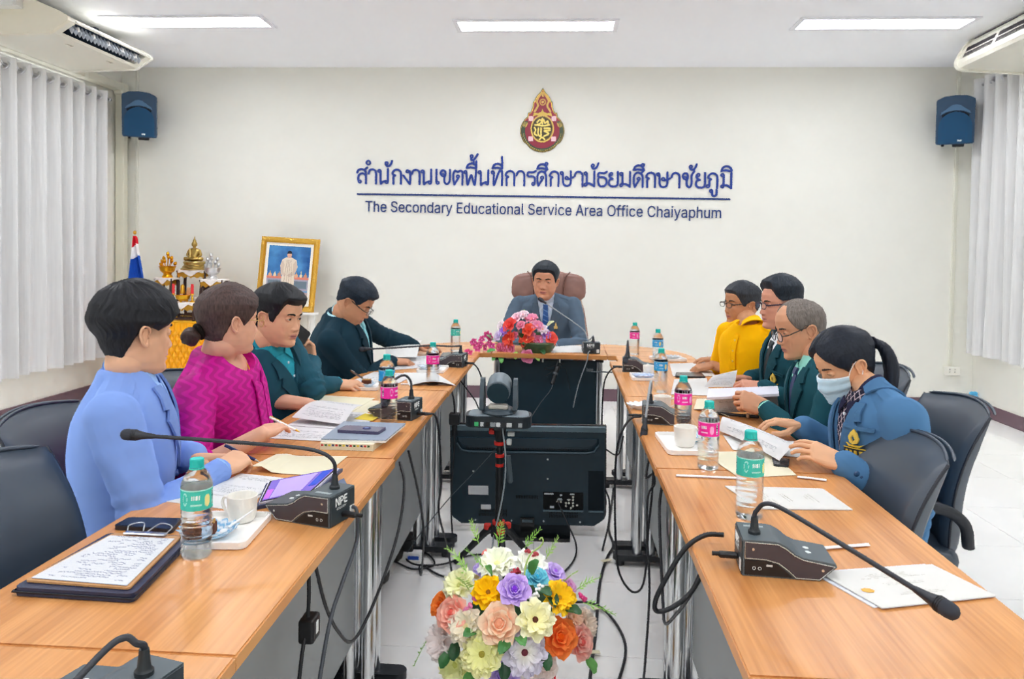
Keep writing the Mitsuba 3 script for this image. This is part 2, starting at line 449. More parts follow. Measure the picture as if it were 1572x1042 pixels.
for yy in (5.6, 6.5):
    part(k, 'joint_cover', rbox((-4.250, yy, 2.915), (0.098, 0.05, 0.083), 0.01), ('vc_satin', '#e2dfd0'), 40)
k = thing('cable_conduit', 'thin white cable conduit on the wall above and below the left loudspeaker', 'conduit')
part(k, 'run', box((-4.15, YB - 0.011, 1.72), (0.026, 0.022, 2.83), 0.003), ('vc_satin', '#d6d5cb'), False)
k = thing('cable_conduit', 'thin white cable conduit on the wall running from right loudspeaker to wall socket', 'conduit')
part(k, 'run', box((3.572, YB - 0.011, 1.765), (0.03, 0.022, 2.73), 0.003), ('vc_satin', '#dddccf'), False)
k = thing('wall_socket', 'white double wall socket low on the end wall under the right conduit', 'socket')
part(k, 'back_box', box((3.58, YB - 0.02, 0.372), (0.135, 0.04, 0.078), 0.006), ('vc_satin', '#e4e3d8'), False)
part(k, 'cover_plate', box((3.58, YB - 0.042, 0.372), (0.142, 0.006, 0.084), 0.003), ('vc_satin', '#ecebe2'), False)
for sx in (-0.025, 0.02):
    for sz in (-0.012, 0.012):
        part(k, 'socket_hole', box((3.58 + sx, YB - 0.0455, 0.374 + sz), (0.007, 0.002, 0.009)), ('vc_matte', '#33302e'), False)
k = thing('ribbon_bow', 'small blue ribbon bow sticking up from the skirting board in the right corner', 'ribbon')
for a in (-0.7, 0.7, 2.2):
    part(k, 'loop', ball((3.735 + 0.02 * math.sin(a), 7.1, 0.168 + 0.02 * math.cos(a)), (0.026, 0.012, 0.018), 1), ('vc_satin', '#58b5e6'), True)
part(k, 'stem', cyl((3.735, 7.1, 0.115), (3.735, 7.1, 0.165), 0.004, 8), ('vc_satin', '#e7e9ea'), True)

# ---- air conditioners
k = thing('air_conditioner', 'cream ceiling air conditioner with open louvred outlet at the left curtain', 'air conditioner')
prof = sg.Polygon([(-4.16, 2.865), (-3.60, 2.878), (-3.575, 2.885), (-3.56, 2.90), (-3.455, 2.965), (-3.46, 2.985), (-3.52, 3.02), (-3.72, 3.105), (-4.16, 3.105)])
slot = sg.Polygon([(-3.66, 2.93), (-3.545, 2.895), (-3.452, 2.958), (-3.49, 3.0)])
MY = np.array([[1, 0, 0, 0], [0, 0, 1, 0], [0, 1, 0, 0], [0, 0, 0, 1.0]])   # (x, z, y)
def along_y(poly, y0, y1):
    m = extr(poly, y1 - y0); m.apply_transform(TR(0, y0, 0) @ MY); m.invert(); return m
body = cat(along_y(prof.difference(slot.buffer(-0.002)), 5.22, 6.13), along_y(prof, 5.15, 5.22), along_y(prof, 6.13, 6.20))
part(k, 'body', body, ('vc_satin', '#dedbcd'), 25)
part(k, 'end_cap', along_y(prof.buffer(0.008, quad_segs=3), 5.115, 5.15), ('vc_satin', '#e3dcc8'), 25)
part(k, 'end_cap', along_y(prof.buffer(0.008, quad_segs=3), 6.20, 6.225), ('vc_satin', '#e6e4da'), 25)
part(k, 'outlet_lining', along_y(sg.Polygon([(-3.655, 2.934), (-3.64, 2.928), (-3.485, 2.995), (-3.495, 3.0)]), 5.22, 6.13), ('vc_matte', '#233142'), False)
for i in range(20):
    yy = 5.25 + 0.86 * i / 19
    part(k, 'louvre', xf(box((0, 0, 0), (0.05, 0.005, 0.062), 0.001), TR(-3.515, yy, 2.940) @ RY(D(-30)) @ RZ(D(-35))), ('vc_satin', '#cfd6de'), False)
for i in range(5):
    part(k, 'louvre_tab', xf(box((0, 0, 0), (0.03, 0.012, 0.035), 0.003), TR(-3.50, 5.3 + 0.185 * i, 2.945)), ('vc_satin', '#efeee8'), False)
part(k, 'flap', along_y(sg.Polygon([(-3.475, 2.975), (-3.45, 2.968), (-3.445, 2.975), (-3.49, 2.998)]), 5.22, 6.13), ('vc_satin', '#f0efea'), False)
for yy in (5.45, 5.95):
    part(k, 'vent_mark', box((-3.66, yy, 2.876), (0.02, 0.07, 0.004)), ('vc_matte', '#b9b6a8'), False)
part(k, 'hanger', box((-3.95, 5.08, 3.07), (0.36, 0.10, 0.07), 0.01), ('vc_satin', '#dcdbd5'), False)
part(k, 'hanger', box((-3.83, 5.9, 3.12), (0.2, 0.05, 0.032), 0.005), ('vc_satin', '#4a5566'), False)

k = thing('air_conditioner', 'white ceiling air conditioner with rows of dark slots at the right curtain', 'air conditioner')
profR = sg.Polygon([(3.70, 2.862), (3.16, 2.893), (3.115, 2.905), (3.098, 2.93), (3.10, 2.965), (3.145, 3.055), (3.20, 3.118), (3.70, 3.118)])
part(k, 'body', along_y(profR, 4.4, 6.27), ('vc_satin', '#dad8cb'), 20)
part(k, 'end_cap', along_y(profR.buffer(0.012, quad_segs=4), 6.27, 6.31), ('vc_satin', '#e7e5d6'), 25)
part(k, 'end_cap', along_y(profR.buffer(0.012, quad_segs=4), 4.36, 4.40), ('vc_satin', '#e7e5d6'), 25)
fa, fb = np.array([3.099, 2.945]), np.array([3.147, 3.055])
fd = (fb - fa) / np.linalg.norm(fb - fa); fn_ = np.array([-fd[1], fd[0]])
ang = math.atan2(fd[1], fd[0])
for row, (h0, h1) in enumerate(((0.018, 0.058), (0.070, 0.108))):
    for blk in range(4):
        ys = 6.22 - 0.44 * blk
        part(k, 'grille', xf(box((0, 0, 0), (h1 - h0, 0.415, 0.006), 0.001), TR(*(np.array([fa[0], ys - 0.21, fa[1]]) + np.array([fd[0], 0, fd[1]]) * (h0 + h1) / 2 + np.array([fn_[0], 0, fn_[1]]) * 0.002)) @ RY(-ang)), ('vc_satin', '#f0efe8'), False)
        for s in range(4):
            part(k, 'slot', xf(box((0, 0, 0), (0.006, 0.395, 0.004)), TR(*(np.array([fa[0], ys - 0.21, fa[1]]) + np.array([fd[0], 0, fd[1]]) * (h0 + 0.006 + s * (h1 - h0 - 0.010) / 3) + np.array([fn_[0], 0, fn_[1]]) * 0.006)) @ RY(-ang)), ('vc_matte', '#332f33'), False)
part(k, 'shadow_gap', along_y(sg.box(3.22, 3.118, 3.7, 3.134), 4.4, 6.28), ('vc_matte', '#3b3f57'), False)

# ---- loudspeakers on the wall
def loudspeaker(x, z, rot, label):
    k = thing('loudspeaker', label, 'loudspeaker', None)
    M = TR(x, 6.93, z) @ RZ(rot) @ RX(D(8))
    w, h, d = 0.29, 0.43, 0.24
    front = sg.Polygon([(-w / 2, -h / 2 + 0.01), (w / 2, -h / 2 + 0.01), (w / 2, h / 2 - 0.035), (w * 0.3, h / 2 - 0.008), (0, h / 2), (-w * 0.3, h / 2 - 0.008), (-w / 2, h / 2 - 0.035)]).buffer(-0.02).buffer(0.02, quad_segs=4)
    f2 = sa.scale(front, 0.72, 0.86)
    MXZ = np.array([[1, 0, 0, 0], [0, 0, -1, 0], [0, 1, 0, 0], [0, 0, 0, 1.0]])  # (x, z) drawn, extruded towards -y
    a = extr(front, 0.13, TR(0, 0.06, 0) @ MXZ)
    hull = tm(m3.Manifold.hull_points(np.vstack([apply(TR(0, 0.06, 0) @ MXZ, np.c_[np.array(front.exterior.coords), np.zeros(len(front.exterior.coords))]),
                                                 apply(TR(0, 0.19, 0) @ MXZ, np.c_[np.array(f2.exterior.coords), np.zeros(len(f2.exterior.coords))])])))
    part(k, 'cabinet', xf(cat(a, hull), M), ('vc_satin', '#1b3c59'), 25)
    gr = sg.Point(0, -0.055).buffer(0.128).union(sg.box(-0.128, -0.195, 0.128, -0.05)).buffer(-0.01).buffer(0.01)
    part(k, 'grille', xf(extr(gr, 0.006, TR(0, -0.07, 0) @ MXZ), M), ('vc_matte', '#1d4769'), False)
    horn = sg.Polygon([(-0.115, 0.052), (-0.105, 0.075), (-0.03, 0.13), (0, 0.137), (0.03, 0.13), (0.105, 0.075), (0.115, 0.052), (0.06, 0.078), (0, 0.086), (-0.06, 0.078)])
    part(k, 'horn', xf(extr(horn, 0.016, TR(0, -0.07, 0) @ MXZ), M), ('vc_satin', '#3f6485'), 20)
    for s in (-1, 1):
        pt = sg.Polygon([(s * 0.105, 0.048), (s * 0.06, 0.07), (s * 0.012, 0.077), (s * 0.012, 0.063), (s * 0.06, 0.052), (s * 0.1, 0.03)])
        part(k, 'port', xf(extr(pt, 0.004, TR(0, -0.0715, 0) @ MXZ), M), ('vc_matte', '#0a1522'), False)
    part(k, 'badge', xf(box((0.035, -0.078, -0.175), (0.032, 0.003, 0.014)), M), ('vc_metal', '#d6dde2'), False)
    part(k, 'wall_bracket', cat(xf(box((0.03, 0.02, -0.215), (0.09, 0.06, 0.03), 0.005), M), cyl(apply(M, (0.0, 0.1, 0.0)), (x, YB - 0.005, z), 0.02)), ('vc_satin', '#141c24'), False)
    part(k, 'foot', xf(cyl((-0.09, 0, -0.222), (-0.09, 0, -0.2), 0.012), M), ('vc_matte', '#11161b'), 30)
loudspeaker(-3.968, 2.625, D(25), 'dark blue wall loudspeaker in the left corner of the end wall')
loudspeaker(3.415, 2.605, D(-24), 'dark blue wall loudspeaker in the right corner of the end wall')

# ---- lettering on the end wall
WS = 0.00614; TILT = 0.0071
def wallpt(px, py):
    return np.array([-1.967 + (px - 548) * WS, YB, 1.931 - (py - 297.6) * WS + 0 * px])
def wall_M(px, py, d=0.0):
    """drawn (x right, y up, z out of the wall) at this point of the wall"""
    p = wallpt(px, py)
    return TR(p[0], YB - d, p[2]) @ np.array([[1, 0, 0, 0], [0, 0, -1, 0], [0, 1, 0, 0], [0, 0, 0, 1.0]]) @ RZ(0.0)
GL = {  # looped letters: strokes and little rings, width about 0.7, height 1
 'so': ([[(0, .74), (.1, .92), (.33, .98), (.56, .86), (.62, .6), (.62, 0)], [(.62, .56), (.36, .7), (.12, .55), (.07, .25)], [(.5, .9), (.7, 1.1)]], [(.19, .13)]),
 'ko': ([[(.12, 0), (.12, .48), (.23, .58), (.05, .68), (.13, .88), (.35, .98), (.57, .88), (.64, .66), (.64, 0)]], []),
 'ngo': ([[(.38, .9), (.5, .8), (.5, .04), (.36, .14), (.03, .58)]], [(.31, .86)]),
 'aa': ([[(0, .68), (.08, .9), (.28, .98), (.47, .88), (.53, .66), (.53, 0)]], []),
 'no': ([[(.17, .87), (.18, .03), (.3, .1), (.52, .2)], [(.68, 1), (.68, .12)]], [(.08, .87), (.6, .11)]),
 'e': ([[(.06, 1), (.06, .15)]], [(.15, .11)]),
 'kho': ([[(.12, .6), (.03, .78), (.14, .95), (.33, .92), (.38, .7), (.3, .45), (.32, .15), (.48, .02), (.63, .15), (.68, .4), (.68, 1)]], [(.2, .64)]),
 'to': ([[(.12, 0), (.05, .32), (.05, .75), (.17, .95), (.36, .86), (.53, .96), (.67, .78), (.67, 0)], [(.38, .44), (.14, .04)]], [(.36, .55)]),
 'pho': ([[(.15, .87), (.24, 0), (.48, .66), (.72, 0), (.82, 1)]], [(.08, .87)]),
 'tho': ([[(.17, .87), (.17, 0), (.5, .9), (.62, .97), (.72, .88), (.72, 0)]], [(.08, .87)]),
 'ro': ([[(.02, .72), (.1, .9), (.42, .9), (.6, 1.0)], [(.02, .72), (.12, .62), (.4, .62), (.53, .5), (.53, .15)]], [(.43, .11)]),
 'sho': ([[(.12, 0), (.04, .35), (.08, .8), (.33, .97), (.58, .82), (.64, .55), (.64, 0)], [(.38, .44), (.14, .04)], [(.5, .9), (.72, 1.12)]], [(.36, .55)]),
 'sso': ([[(.17, .87), (.2, .2), (.38, .02), (.6, .06), (.7, .26), (.7, 1)], [(.5, .46), (.7, .52), (.88, .6)]], [(.08, .87), (.42, .55)]),
 'mo': ([[(.18, .87), (.18, .15)], [(.18, .2), (.4, .18), (.66, .03)], [(.68, 1), (.68, 0)]], [(.09, .87), (.1, .11)]),
 'tthong': ([[(.62, 1.0), (.44, .9), (.12, .92), (.02, .74), (.12, .64), (.42, .62), (.58, .5), (.6, .2), (.42, .02), (.16, .05), (.05, .3), (.05, .52)]], []),
 'yo': ([[(.11, .88), (.06, .74), (.16, .6), (.3, .52), (.1, .46), (.05, .2), (.2, .03), (.5, .03), (.64, .22), (.64, 1)]], [(.2, .86)]),
 'cho': ([[(.12, .6), (.03, .78), (.14, .95), (.33, .92), (.38, .7), (.3, .45), (.32, .15), (.48, .02), (.6, .15), (.64, .4), (.62, .8), (.8, 1.1)]], [(.2, .64)]),
 'phoo': ([[(.2, .15), (.2, .48), (.3, .58), (.12, .68), (.2, .88), (.42, .98), (.64, .88), (.72, .66), (.72, 0)]], [(.1, .11)]),
 'm_am': ([], [(.6, 1.43, .15)]),
 'm_an': ([[(.3, 1.34), (.38, 1.2), (.56, 1.22), (.68, 1.38), (.74, 1.56)]], [(.36, 1.4)]),
 'm_i': ([[(.0, 1.14), (.1, 1.36), (.34, 1.46), (.58, 1.36), (.66, 1.14), (.3, 1.19), (.0, 1.14)]], []),
 'm_ii': ([[(.0, 1.14), (.1, 1.36), (.34, 1.46), (.58, 1.36), (.66, 1.14), (.3, 1.19), (.0, 1.14)], [(.66, 1.14), (.66, 1.58)]], []),
 'm_ue': ([[(.0, 1.14), (.1, 1.36), (.34, 1.46), (.54, 1.38), (.66, 1.14), (.3, 1.19), (.0, 1.14)]], [(.62, 1.48)]),
 'm_uee': ([[(.0, 1.14), (.1, 1.36), (.34, 1.46), (.56, 1.38), (.66, 1.14), (.3, 1.19), (.0, 1.14)], [(.48, 1.4), (.48, 1.6)], [(.66, 1.14), (.66, 1.6)]], []),
 'm_ek': ([[(.64, 1.66), (.64, 1.92)]], []),
 'm_tho': ([[(.34, 1.86), (.36, 1.68), (.56, 1.74), (.72, 1.96), (.78, 2.08)]], [(.38, 1.94)]),
 'm_uu': ([[(.36, -.2), (.36, -.46), (.5, -.54), (.64, -.44), (.64, -.12)]], [(.28, -.2)]),
}
WORD = [  # letter, left edge in the photograph (px), marks
 ('so', 547.0, []), ('aa', 565.0, [('m_am', -.62)]), ('no', 580.2, [('m_an', .22)]), ('ko', 601.8, []), ('ngo', 619.3, []), ('aa', 633.6, []), ('no', 648.3, []), ('e', 670.5, []), ('kho', 677.5, []),
 ('to', 697.3, []), ('pho', 715.2, [('m_uee', .16), ('m_tho', .12)]), ('no', 737.2, []), ('tho', 757.6, [('m_ii', .06), ('m_ek', .06)]), ('ko', 778.4, []), ('aa', 796.3, []), ('ro', 812.3, []), ('sho', 827.4, [('m_ue', .02)]), ('ko', 846.3, []), ('sso', 863.6, []),
 ('aa', 885.5, []), ('mo', 900.0, [('m_an', .2)]), ('tthong', 920.3, []), ('yo', 936.6, []), ('mo', 954.2, []), ('sho', 974.4, [('m_ue', .02)]), ('ko', 993.0, []), ('sso', 1010.1, []), ('aa', 1032.2, []), ('cho', 1048.2, [('m_an', .2)]), ('yo', 1067.9, []), ('phoo', 1084.6, [('m_uu', .04)]), ('mo', 1106.2, [('m_i', .02)])]
k = thing('thai_lettering', 'large dark blue raised Thai lettering on the end wall under the crest', 'lettering')
XH = 22.6 * WS
BLUE = ('vc_satin', '#12338a')
def glyph(name, dx=0.0):
    st, rings = GL[name]
    g = [sg.LineString(spline(np.c_[np.array(s), np.zeros(len(s))], 5)[:, :2]).buffer(.068, quad_segs=4) for s in st]
    for r in rings:
        rr = r[2] if len(r) > 2 else .105
        g.append(sg.Point(r[0], r[1]).buffer(rr + .035, quad_segs=6).difference(sg.Point(r[0], r[1]).buffer(max(rr - .06, .02), quad_segs=4)))
    return sa.translate(shapely.union_all(g).simplify(0.006), dx, 0)
for nm, px, marks in WORD:
    base = 281.3 + 0.0035 * (px - 547)
    for j, (g, dx) in enumerate([(nm, 0.0)] + marks):
        part(k, 'letter' if j == 0 else 'vowel_mark', extr(sa.scale(glyph(g, dx), XH, XH, origin=(0, 0)), 0.012, wall_M(px + 0.8, base, 0.001)), BLUE, False)
k = thing('dividing_line', 'long thin dark blue raised line between Thai and English lettering on the wall', 'line')
scene[k] = shape(extr(sg.box(0, -0.008, 573.5 * WS, 0.008), 0.01, wall_M(548, 298.0, 0.001) @ RZ(-0.0033)), ('vc_satin', '#12306f'), False)
k = thing('english_lettering', 'dark blue raised English lettering under the line on the end wall', 'lettering')
tx = meshkit.text_mesh('The Secondary Educational Service Area Office Chaiyaphum', 1.0, 0.05, bold=False)
w0, w1 = tx.bounds[0][0], tx.bounds[1][0]
tx.vertices[:, 0] -= w0
tx.apply_transform(SC((1108.5 - 561.5) * WS / (w1 - w0), 16.6 * WS, 0.2))
tx.merge_vertices()
comps = sorted(tx.split(only_watertight=False), key=lambda c: c.bounds[0][0])
Mt = wall_M(561.5, 325.0, 0.001) @ RZ(-0.0068)
for c in comps:
    part(k, 'letter', xf(c, Mt), ('vc_satin', '#16316f'), False)

# ---- crest
k = thing('crest', 'pear shaped red and gold crest above the lettering on the end wall', 'crest')
def mir(pts):
    return [(x, y) for x, y in pts] + [(-x, y) for x, y in reversed(pts)]
def cs(poly, z, h, col, name, mat='vc_satin', smooth=False):
    part(k, name, extr(sa.scale(poly, WS, WS, origin=(0, 0)), h, wall_M(835.5, 190.0, 0.0) @ TR(0, 0, z)), (mat, col), smooth)
outer = sg.Polygon(mir([(0, 56), (1.2, 54.5), (3, 51), (8, 45.5), (11.5, 40.5), (12.5, 36), (14.5, 36), (15, 28), (17, 22), (19, 19), (22, 19), (22.6, 13), (27, 9), (31, 3), (33.5, -5), (33.5, -12), (31, -20), (27.5, -26), (24, -28), (19, -34), (12, -38.5), (4, -40.5), (0, -40.8)])).buffer(0.3)
cs(outer, 0, 0.012, '#3a3417', 'backing')
cs(outer.buffer(-0.9), 0.012, 0.003, '#c9a54a', 'gilt_border', 'vc_metal')
ring = sg.Point(0, -10).buffer(31)
cs(outer.buffer(-1.7), 0.015, 0.003, '#8d1f35', 'red_field')
low = outer.buffer(-1.4).intersection(sg.box(-40, -42, 40, 6)).difference(sg.Point(0, -9).buffer(26.5))
cs(low, 0.018, 0.003, '#33432f', 'inscribed_band')
for i in range(26):
    a = math.radians(188 + i * 164 / 25)
    cs(sg.Point(28.8 * math.cos(a), -9.5 + 28.8 * math.sin(a)).buffer(0.95, quad_segs=1), 0.021, 0.002, '#d8c064', 'gilt_mark', 'vc_satin')
for s in (-1, 1):
    for (yy, c) in ((10, '#f0c9d2'), (-21, '#f0c9d2')):
        cs(sg.box(s * 17.5 - 4.6, yy - 4.6, s * 17.5 + 4.6, yy + 4.6).buffer(-1).union(sg.Point(s * 17.5, yy).buffer(3.8)), 0.018, 0.003, c, 'flower_panel')
    cs(sg.Polygon([(s * 22, 3), (s * 27, 5), (s * 31, -1), (s * 27, -4), (s * 24, -2)]), 0.018, 0.003, '#caa84f', 'side_ornament')
oval = sa.scale(sg.Point(0, 0).buffer(1, quad_segs=16), 18, 21)
oval = sa.translate(oval, 0, -5.5)
cs(oval, 0.019, 0.004, '#d8b55c', 'oval_rim')
cs(oval.buffer(-2.2), 0.023, 0.002, '#7a5a24', 'oval_field')
lob = shapely.union_all([sa.translate(sg.Point(0, 0).buffer(7.5), 8.2 * math.cos(a), -5.5 + 10.5 * math.sin(a)) for a in np.linspace(0, 2 * math.pi, 9)[:-1]])
cs(lob.intersection(oval.buffer(-2.5)), 0.025, 0.002, '#3e3014', 'monogram_ground')
mono = [[(-8, 4), (-4, 8), (-1, 5), (-4, 2), (-9, 0)], [(2, 8), (4, 3), (8, 6), (9, 1)], [(-12, -4), (-10, -8), (-12, -13), (-8, -16)], [(-6, -5), (-6, -14), (-2, -17), (-2, -5)], [(3, -5), (12, -5)], [(12, -8), (3, -9), (10, -13), (3, -17)], [(-4, -22), (0, -19), (4, -22)], [(-11, 0), (-2, -1), (4, -1), (11, 0)], [(0, 10), (0, 2)]]
for s in mono:
    cs(sg.LineString(spline(np.c_[np.array(s, float), np.zeros(len(s))], 4)[:, :2]).buffer(1.25), 0.027, 0.003, '#f0d873', 'monogram_stroke')
cs(sg.Polygon(mir([(0, 25), (2, 20), (7, 18), (13, 19), (15, 13), (9, 15), (4, 14), (0, 16)])), 0.018, 0.004, '#d6b44f', 'crown')
cs(sg.Point(0, 35).buffer(5.2).difference(sg.Point(0, 35).buffer(3.3)), 0.018, 0.004, '#c99950', 'disc_ring')
cs(sg.Point(0, 35).buffer(2.0), 0.018, 0.004, '#d8b060', 'disc_hub')
for s in (-1, 1):
    cs(sg.LineString(spline(np.c_[np.array([(s * 1, 49), (s * 6, 43), (s * 9, 36), (s * 7, 30), (s * 10, 24), (s * 12, 21)], float), np.zeros(6)], 4)[:, :2]).buffer(1.5), 0.018, 0.003, '#d2a75a', 'flame_scroll')
cs(sg.Polygon([(0, 50), (1.6, 44), (0, 42), (-1.6, 44)]), 0.021, 0.003, '#e2c06a', 'flame_tip')
# ------------------------------------------------------------------ tables
def wood(axis):
    def fn(p, n, uv):
        a, b = (p.x, p.y) if axis == 'y' else (p.y, p.x)
        w = fbm(a * 3.6, b * 0.9, 3.0, 3)
        ringv = dr.sin((a * 34.0 + w * 16.0))
        fine = fbm(a * 150.0, b * 5.0, 1.0, 2)
        t = 0.5 + 0.16 * ringv + 0.55 * (fine - 0.5) + 0.5 * (w - 0.5)
        return mix((0.43, 0.165, 0.045), (0.68, 0.325, 0.118), dr.clip(t, 0, 1))
    return fn
bsdf('wood_long', prin(base_color=proc(wood('y')), roughness=0.27, specular=0.42))
bsdf('wood_cross', prin(base_color=proc(wood('x')), roughness=0.27, specular=0.42))
CHROME = ('vc_chrome', '#e3e6e8')
def top_mesh(poly):
    a = extr(poly.buffer(-0.003), 0.028, TR(0, 0, 0.722))
    b = extr(poly, 0.022, TR(0, 0, 0.725))
    return tm(mf(a) + mf(b))
def leg_set(k, x, y, axis, sgn):
    """T leg: two chrome posts on a black bar foot; axis 'y' = table runs along y (foot lies along x)"""
    P = (lambda u, v, z: (x + u, y + v, z)) if axis == 'y' else (lambda u, v, z: (x + v, y + u, z))
    lg = part(k, 'leg', cat(cyl(P(0, 0, 0.05), P(0, 0, 0.715), 0.021, 20), cyl(P(sgn * 0.058, 0, 0.05), P(sgn * 0.058, 0, 0.715), 0.021, 20)), CHROME, 40)
    f0, f1 = P(-sgn * 0.075, 0, 0.038), P(sgn * 0.36, 0, 0.038)
    line = sg.LineString([f0[:2], f1[:2]]).buffer(0.032, quad_segs=6)
    part(lg, 'foot', extr(line, 0.026, TR(0, 0, 0.026)), ('vc_satin', '#14191f'), 35)
    for q in (f0, f1):
        part(lg, 'glide', cyl((q[0], q[1], 0.0), (q[0], q[1], 0.027), 0.02, 14), ('vc_satin', '#191d22'), 35)
    c0, c1 = P(-sgn * 0.03, 0, 0.712), P(sgn * 0.40, 0, 0.712)
    part(lg, 'bracket', extr(sg.LineString([c0[:2], c1[:2]]).buffer(0.024, cap_style=2), 0.022, TR(0, 0, 0.70)), ('vc_satin', '#15191e'), False)
def table(label, x0, x1, y0, y1, side, legs=True, poly=None, mat='wood_long', panel=True):
    k = thing('conference_table', label, 'table', 'conference tables')
    part(k, 'tabletop', top_mesh(poly if poly is not None else sg.box(x0, y0, x1, y1)), mat, 25)
    xi = x1 if side < 0 else x0
    if panel:
        part(k, 'modesty_panel', box((xi + side * 0.115, (y0 + y1) / 2, 0.46), (0.016, y1 - y0 - 0.10, 0.515), 0.002), ('vc_satin', '#85898a'), False)
    if legs:
        for yy in (y0 + 0.055, y1 - 0.055):
            leg_set(k, xi + side * 0.065, yy, 'y', side)
    return k
table('nearest wood table of left row, cut off by the bottom picture edge', -1.046, -0.506, 0.02, 1.160, -1)
table('wood table of left row carrying the clipboard, the tablet and first microphone', -1.046, -0.506, 1.163, 2.320, -1)
table('wood table of left row carrying the notebook stack and two bottles', -1.050, -0.516, 2.324, 3.482, -1)
table('wood table of left row before the rounded corner, in front of the man reading', -1.046, -0.512, 3.486, 4.60, -1)
table('wood table of right row, nearest one, seen at the lower right below the table seam', 0.300, 0.846, 0.03, 1.178, 1)
table('wood table of right row carrying the long gooseneck microphone and white leaflets', 0.300, 0.846, 1.181, 2.314, 1)
table('wood table of right row in front of the lady with the face mask', 0.296, 0.842, 2.318, 3.472, 1)
table('wood table of right row before rounded corner, in front of the man in yellow', 0.300, 0.846, 3.476, 4.60, 1)
YH0, YH1 = 4.825, 5.44
def corner(sgn):
    xo, xi = (-1.046, -0.44) if sgn < 0 else (0.846, 0.302)
    xin = -0.512 if sgn < 0 else 0.352
    R = 0.60
    cx, cy = xo - sgn * R, YH1 - R
    arc = [(cx + sgn * R * math.cos(t), cy + R * math.sin(t)) for t in np.linspace(0, math.pi / 2, 20)]
    return sg.Polygon([(xin, 4.604), (xo, 4.604)] + arc + [(xi, YH1), (xi, YH0), (xin, YH0)])
k = thing('corner_table', 'quarter round wood corner table at the far left joining the left row to head table', 'table', 'corner tables')
part(k, 'tabletop', top_mesh(corner(-1)), 'wood_cross', 25)
leg_set(k, -0.62, 4.72, 'y', -1)
k = thing('corner_table', 'quarter round wood corner table at far right joining the right row to head table', 'table', 'corner tables')
part(k, 'tabletop', top_mesh(corner(1)), 'wood_cross', 25)
leg_set(k, 0.44, 4.72, 'y', 1)
k = thing('head_table', 'wood head table with black modesty panel, in front of the man at the end wall', 'table')
part(k, 'tabletop', top_mesh(sg.box(-0.437, YH0, 0.299, YH1)), 'wood_cross', 25)
part(k, 'modesty_panel', box((-0.08, 4.945, 0.40), (0.69, 0.02, 0.60), 0.003), ('vc_satin', '#0a2733'), False)
for x in (-0.405, 0.255):
    leg_set(k, x, 4.90, 'x', 1)
for x in (-0.20, -0.11, 0.0):
    part(k, 'bracket', box((x, 4.93, 0.705), (0.012, 0.012, 0.04)), ('vc_metal', '#c9ccce'), False)
part(k, 'lock_plate', box((0.195, 4.932, 0.64), (0.045, 0.01, 0.02), 0.003), ('vc_satin', '#5d676d'), False)

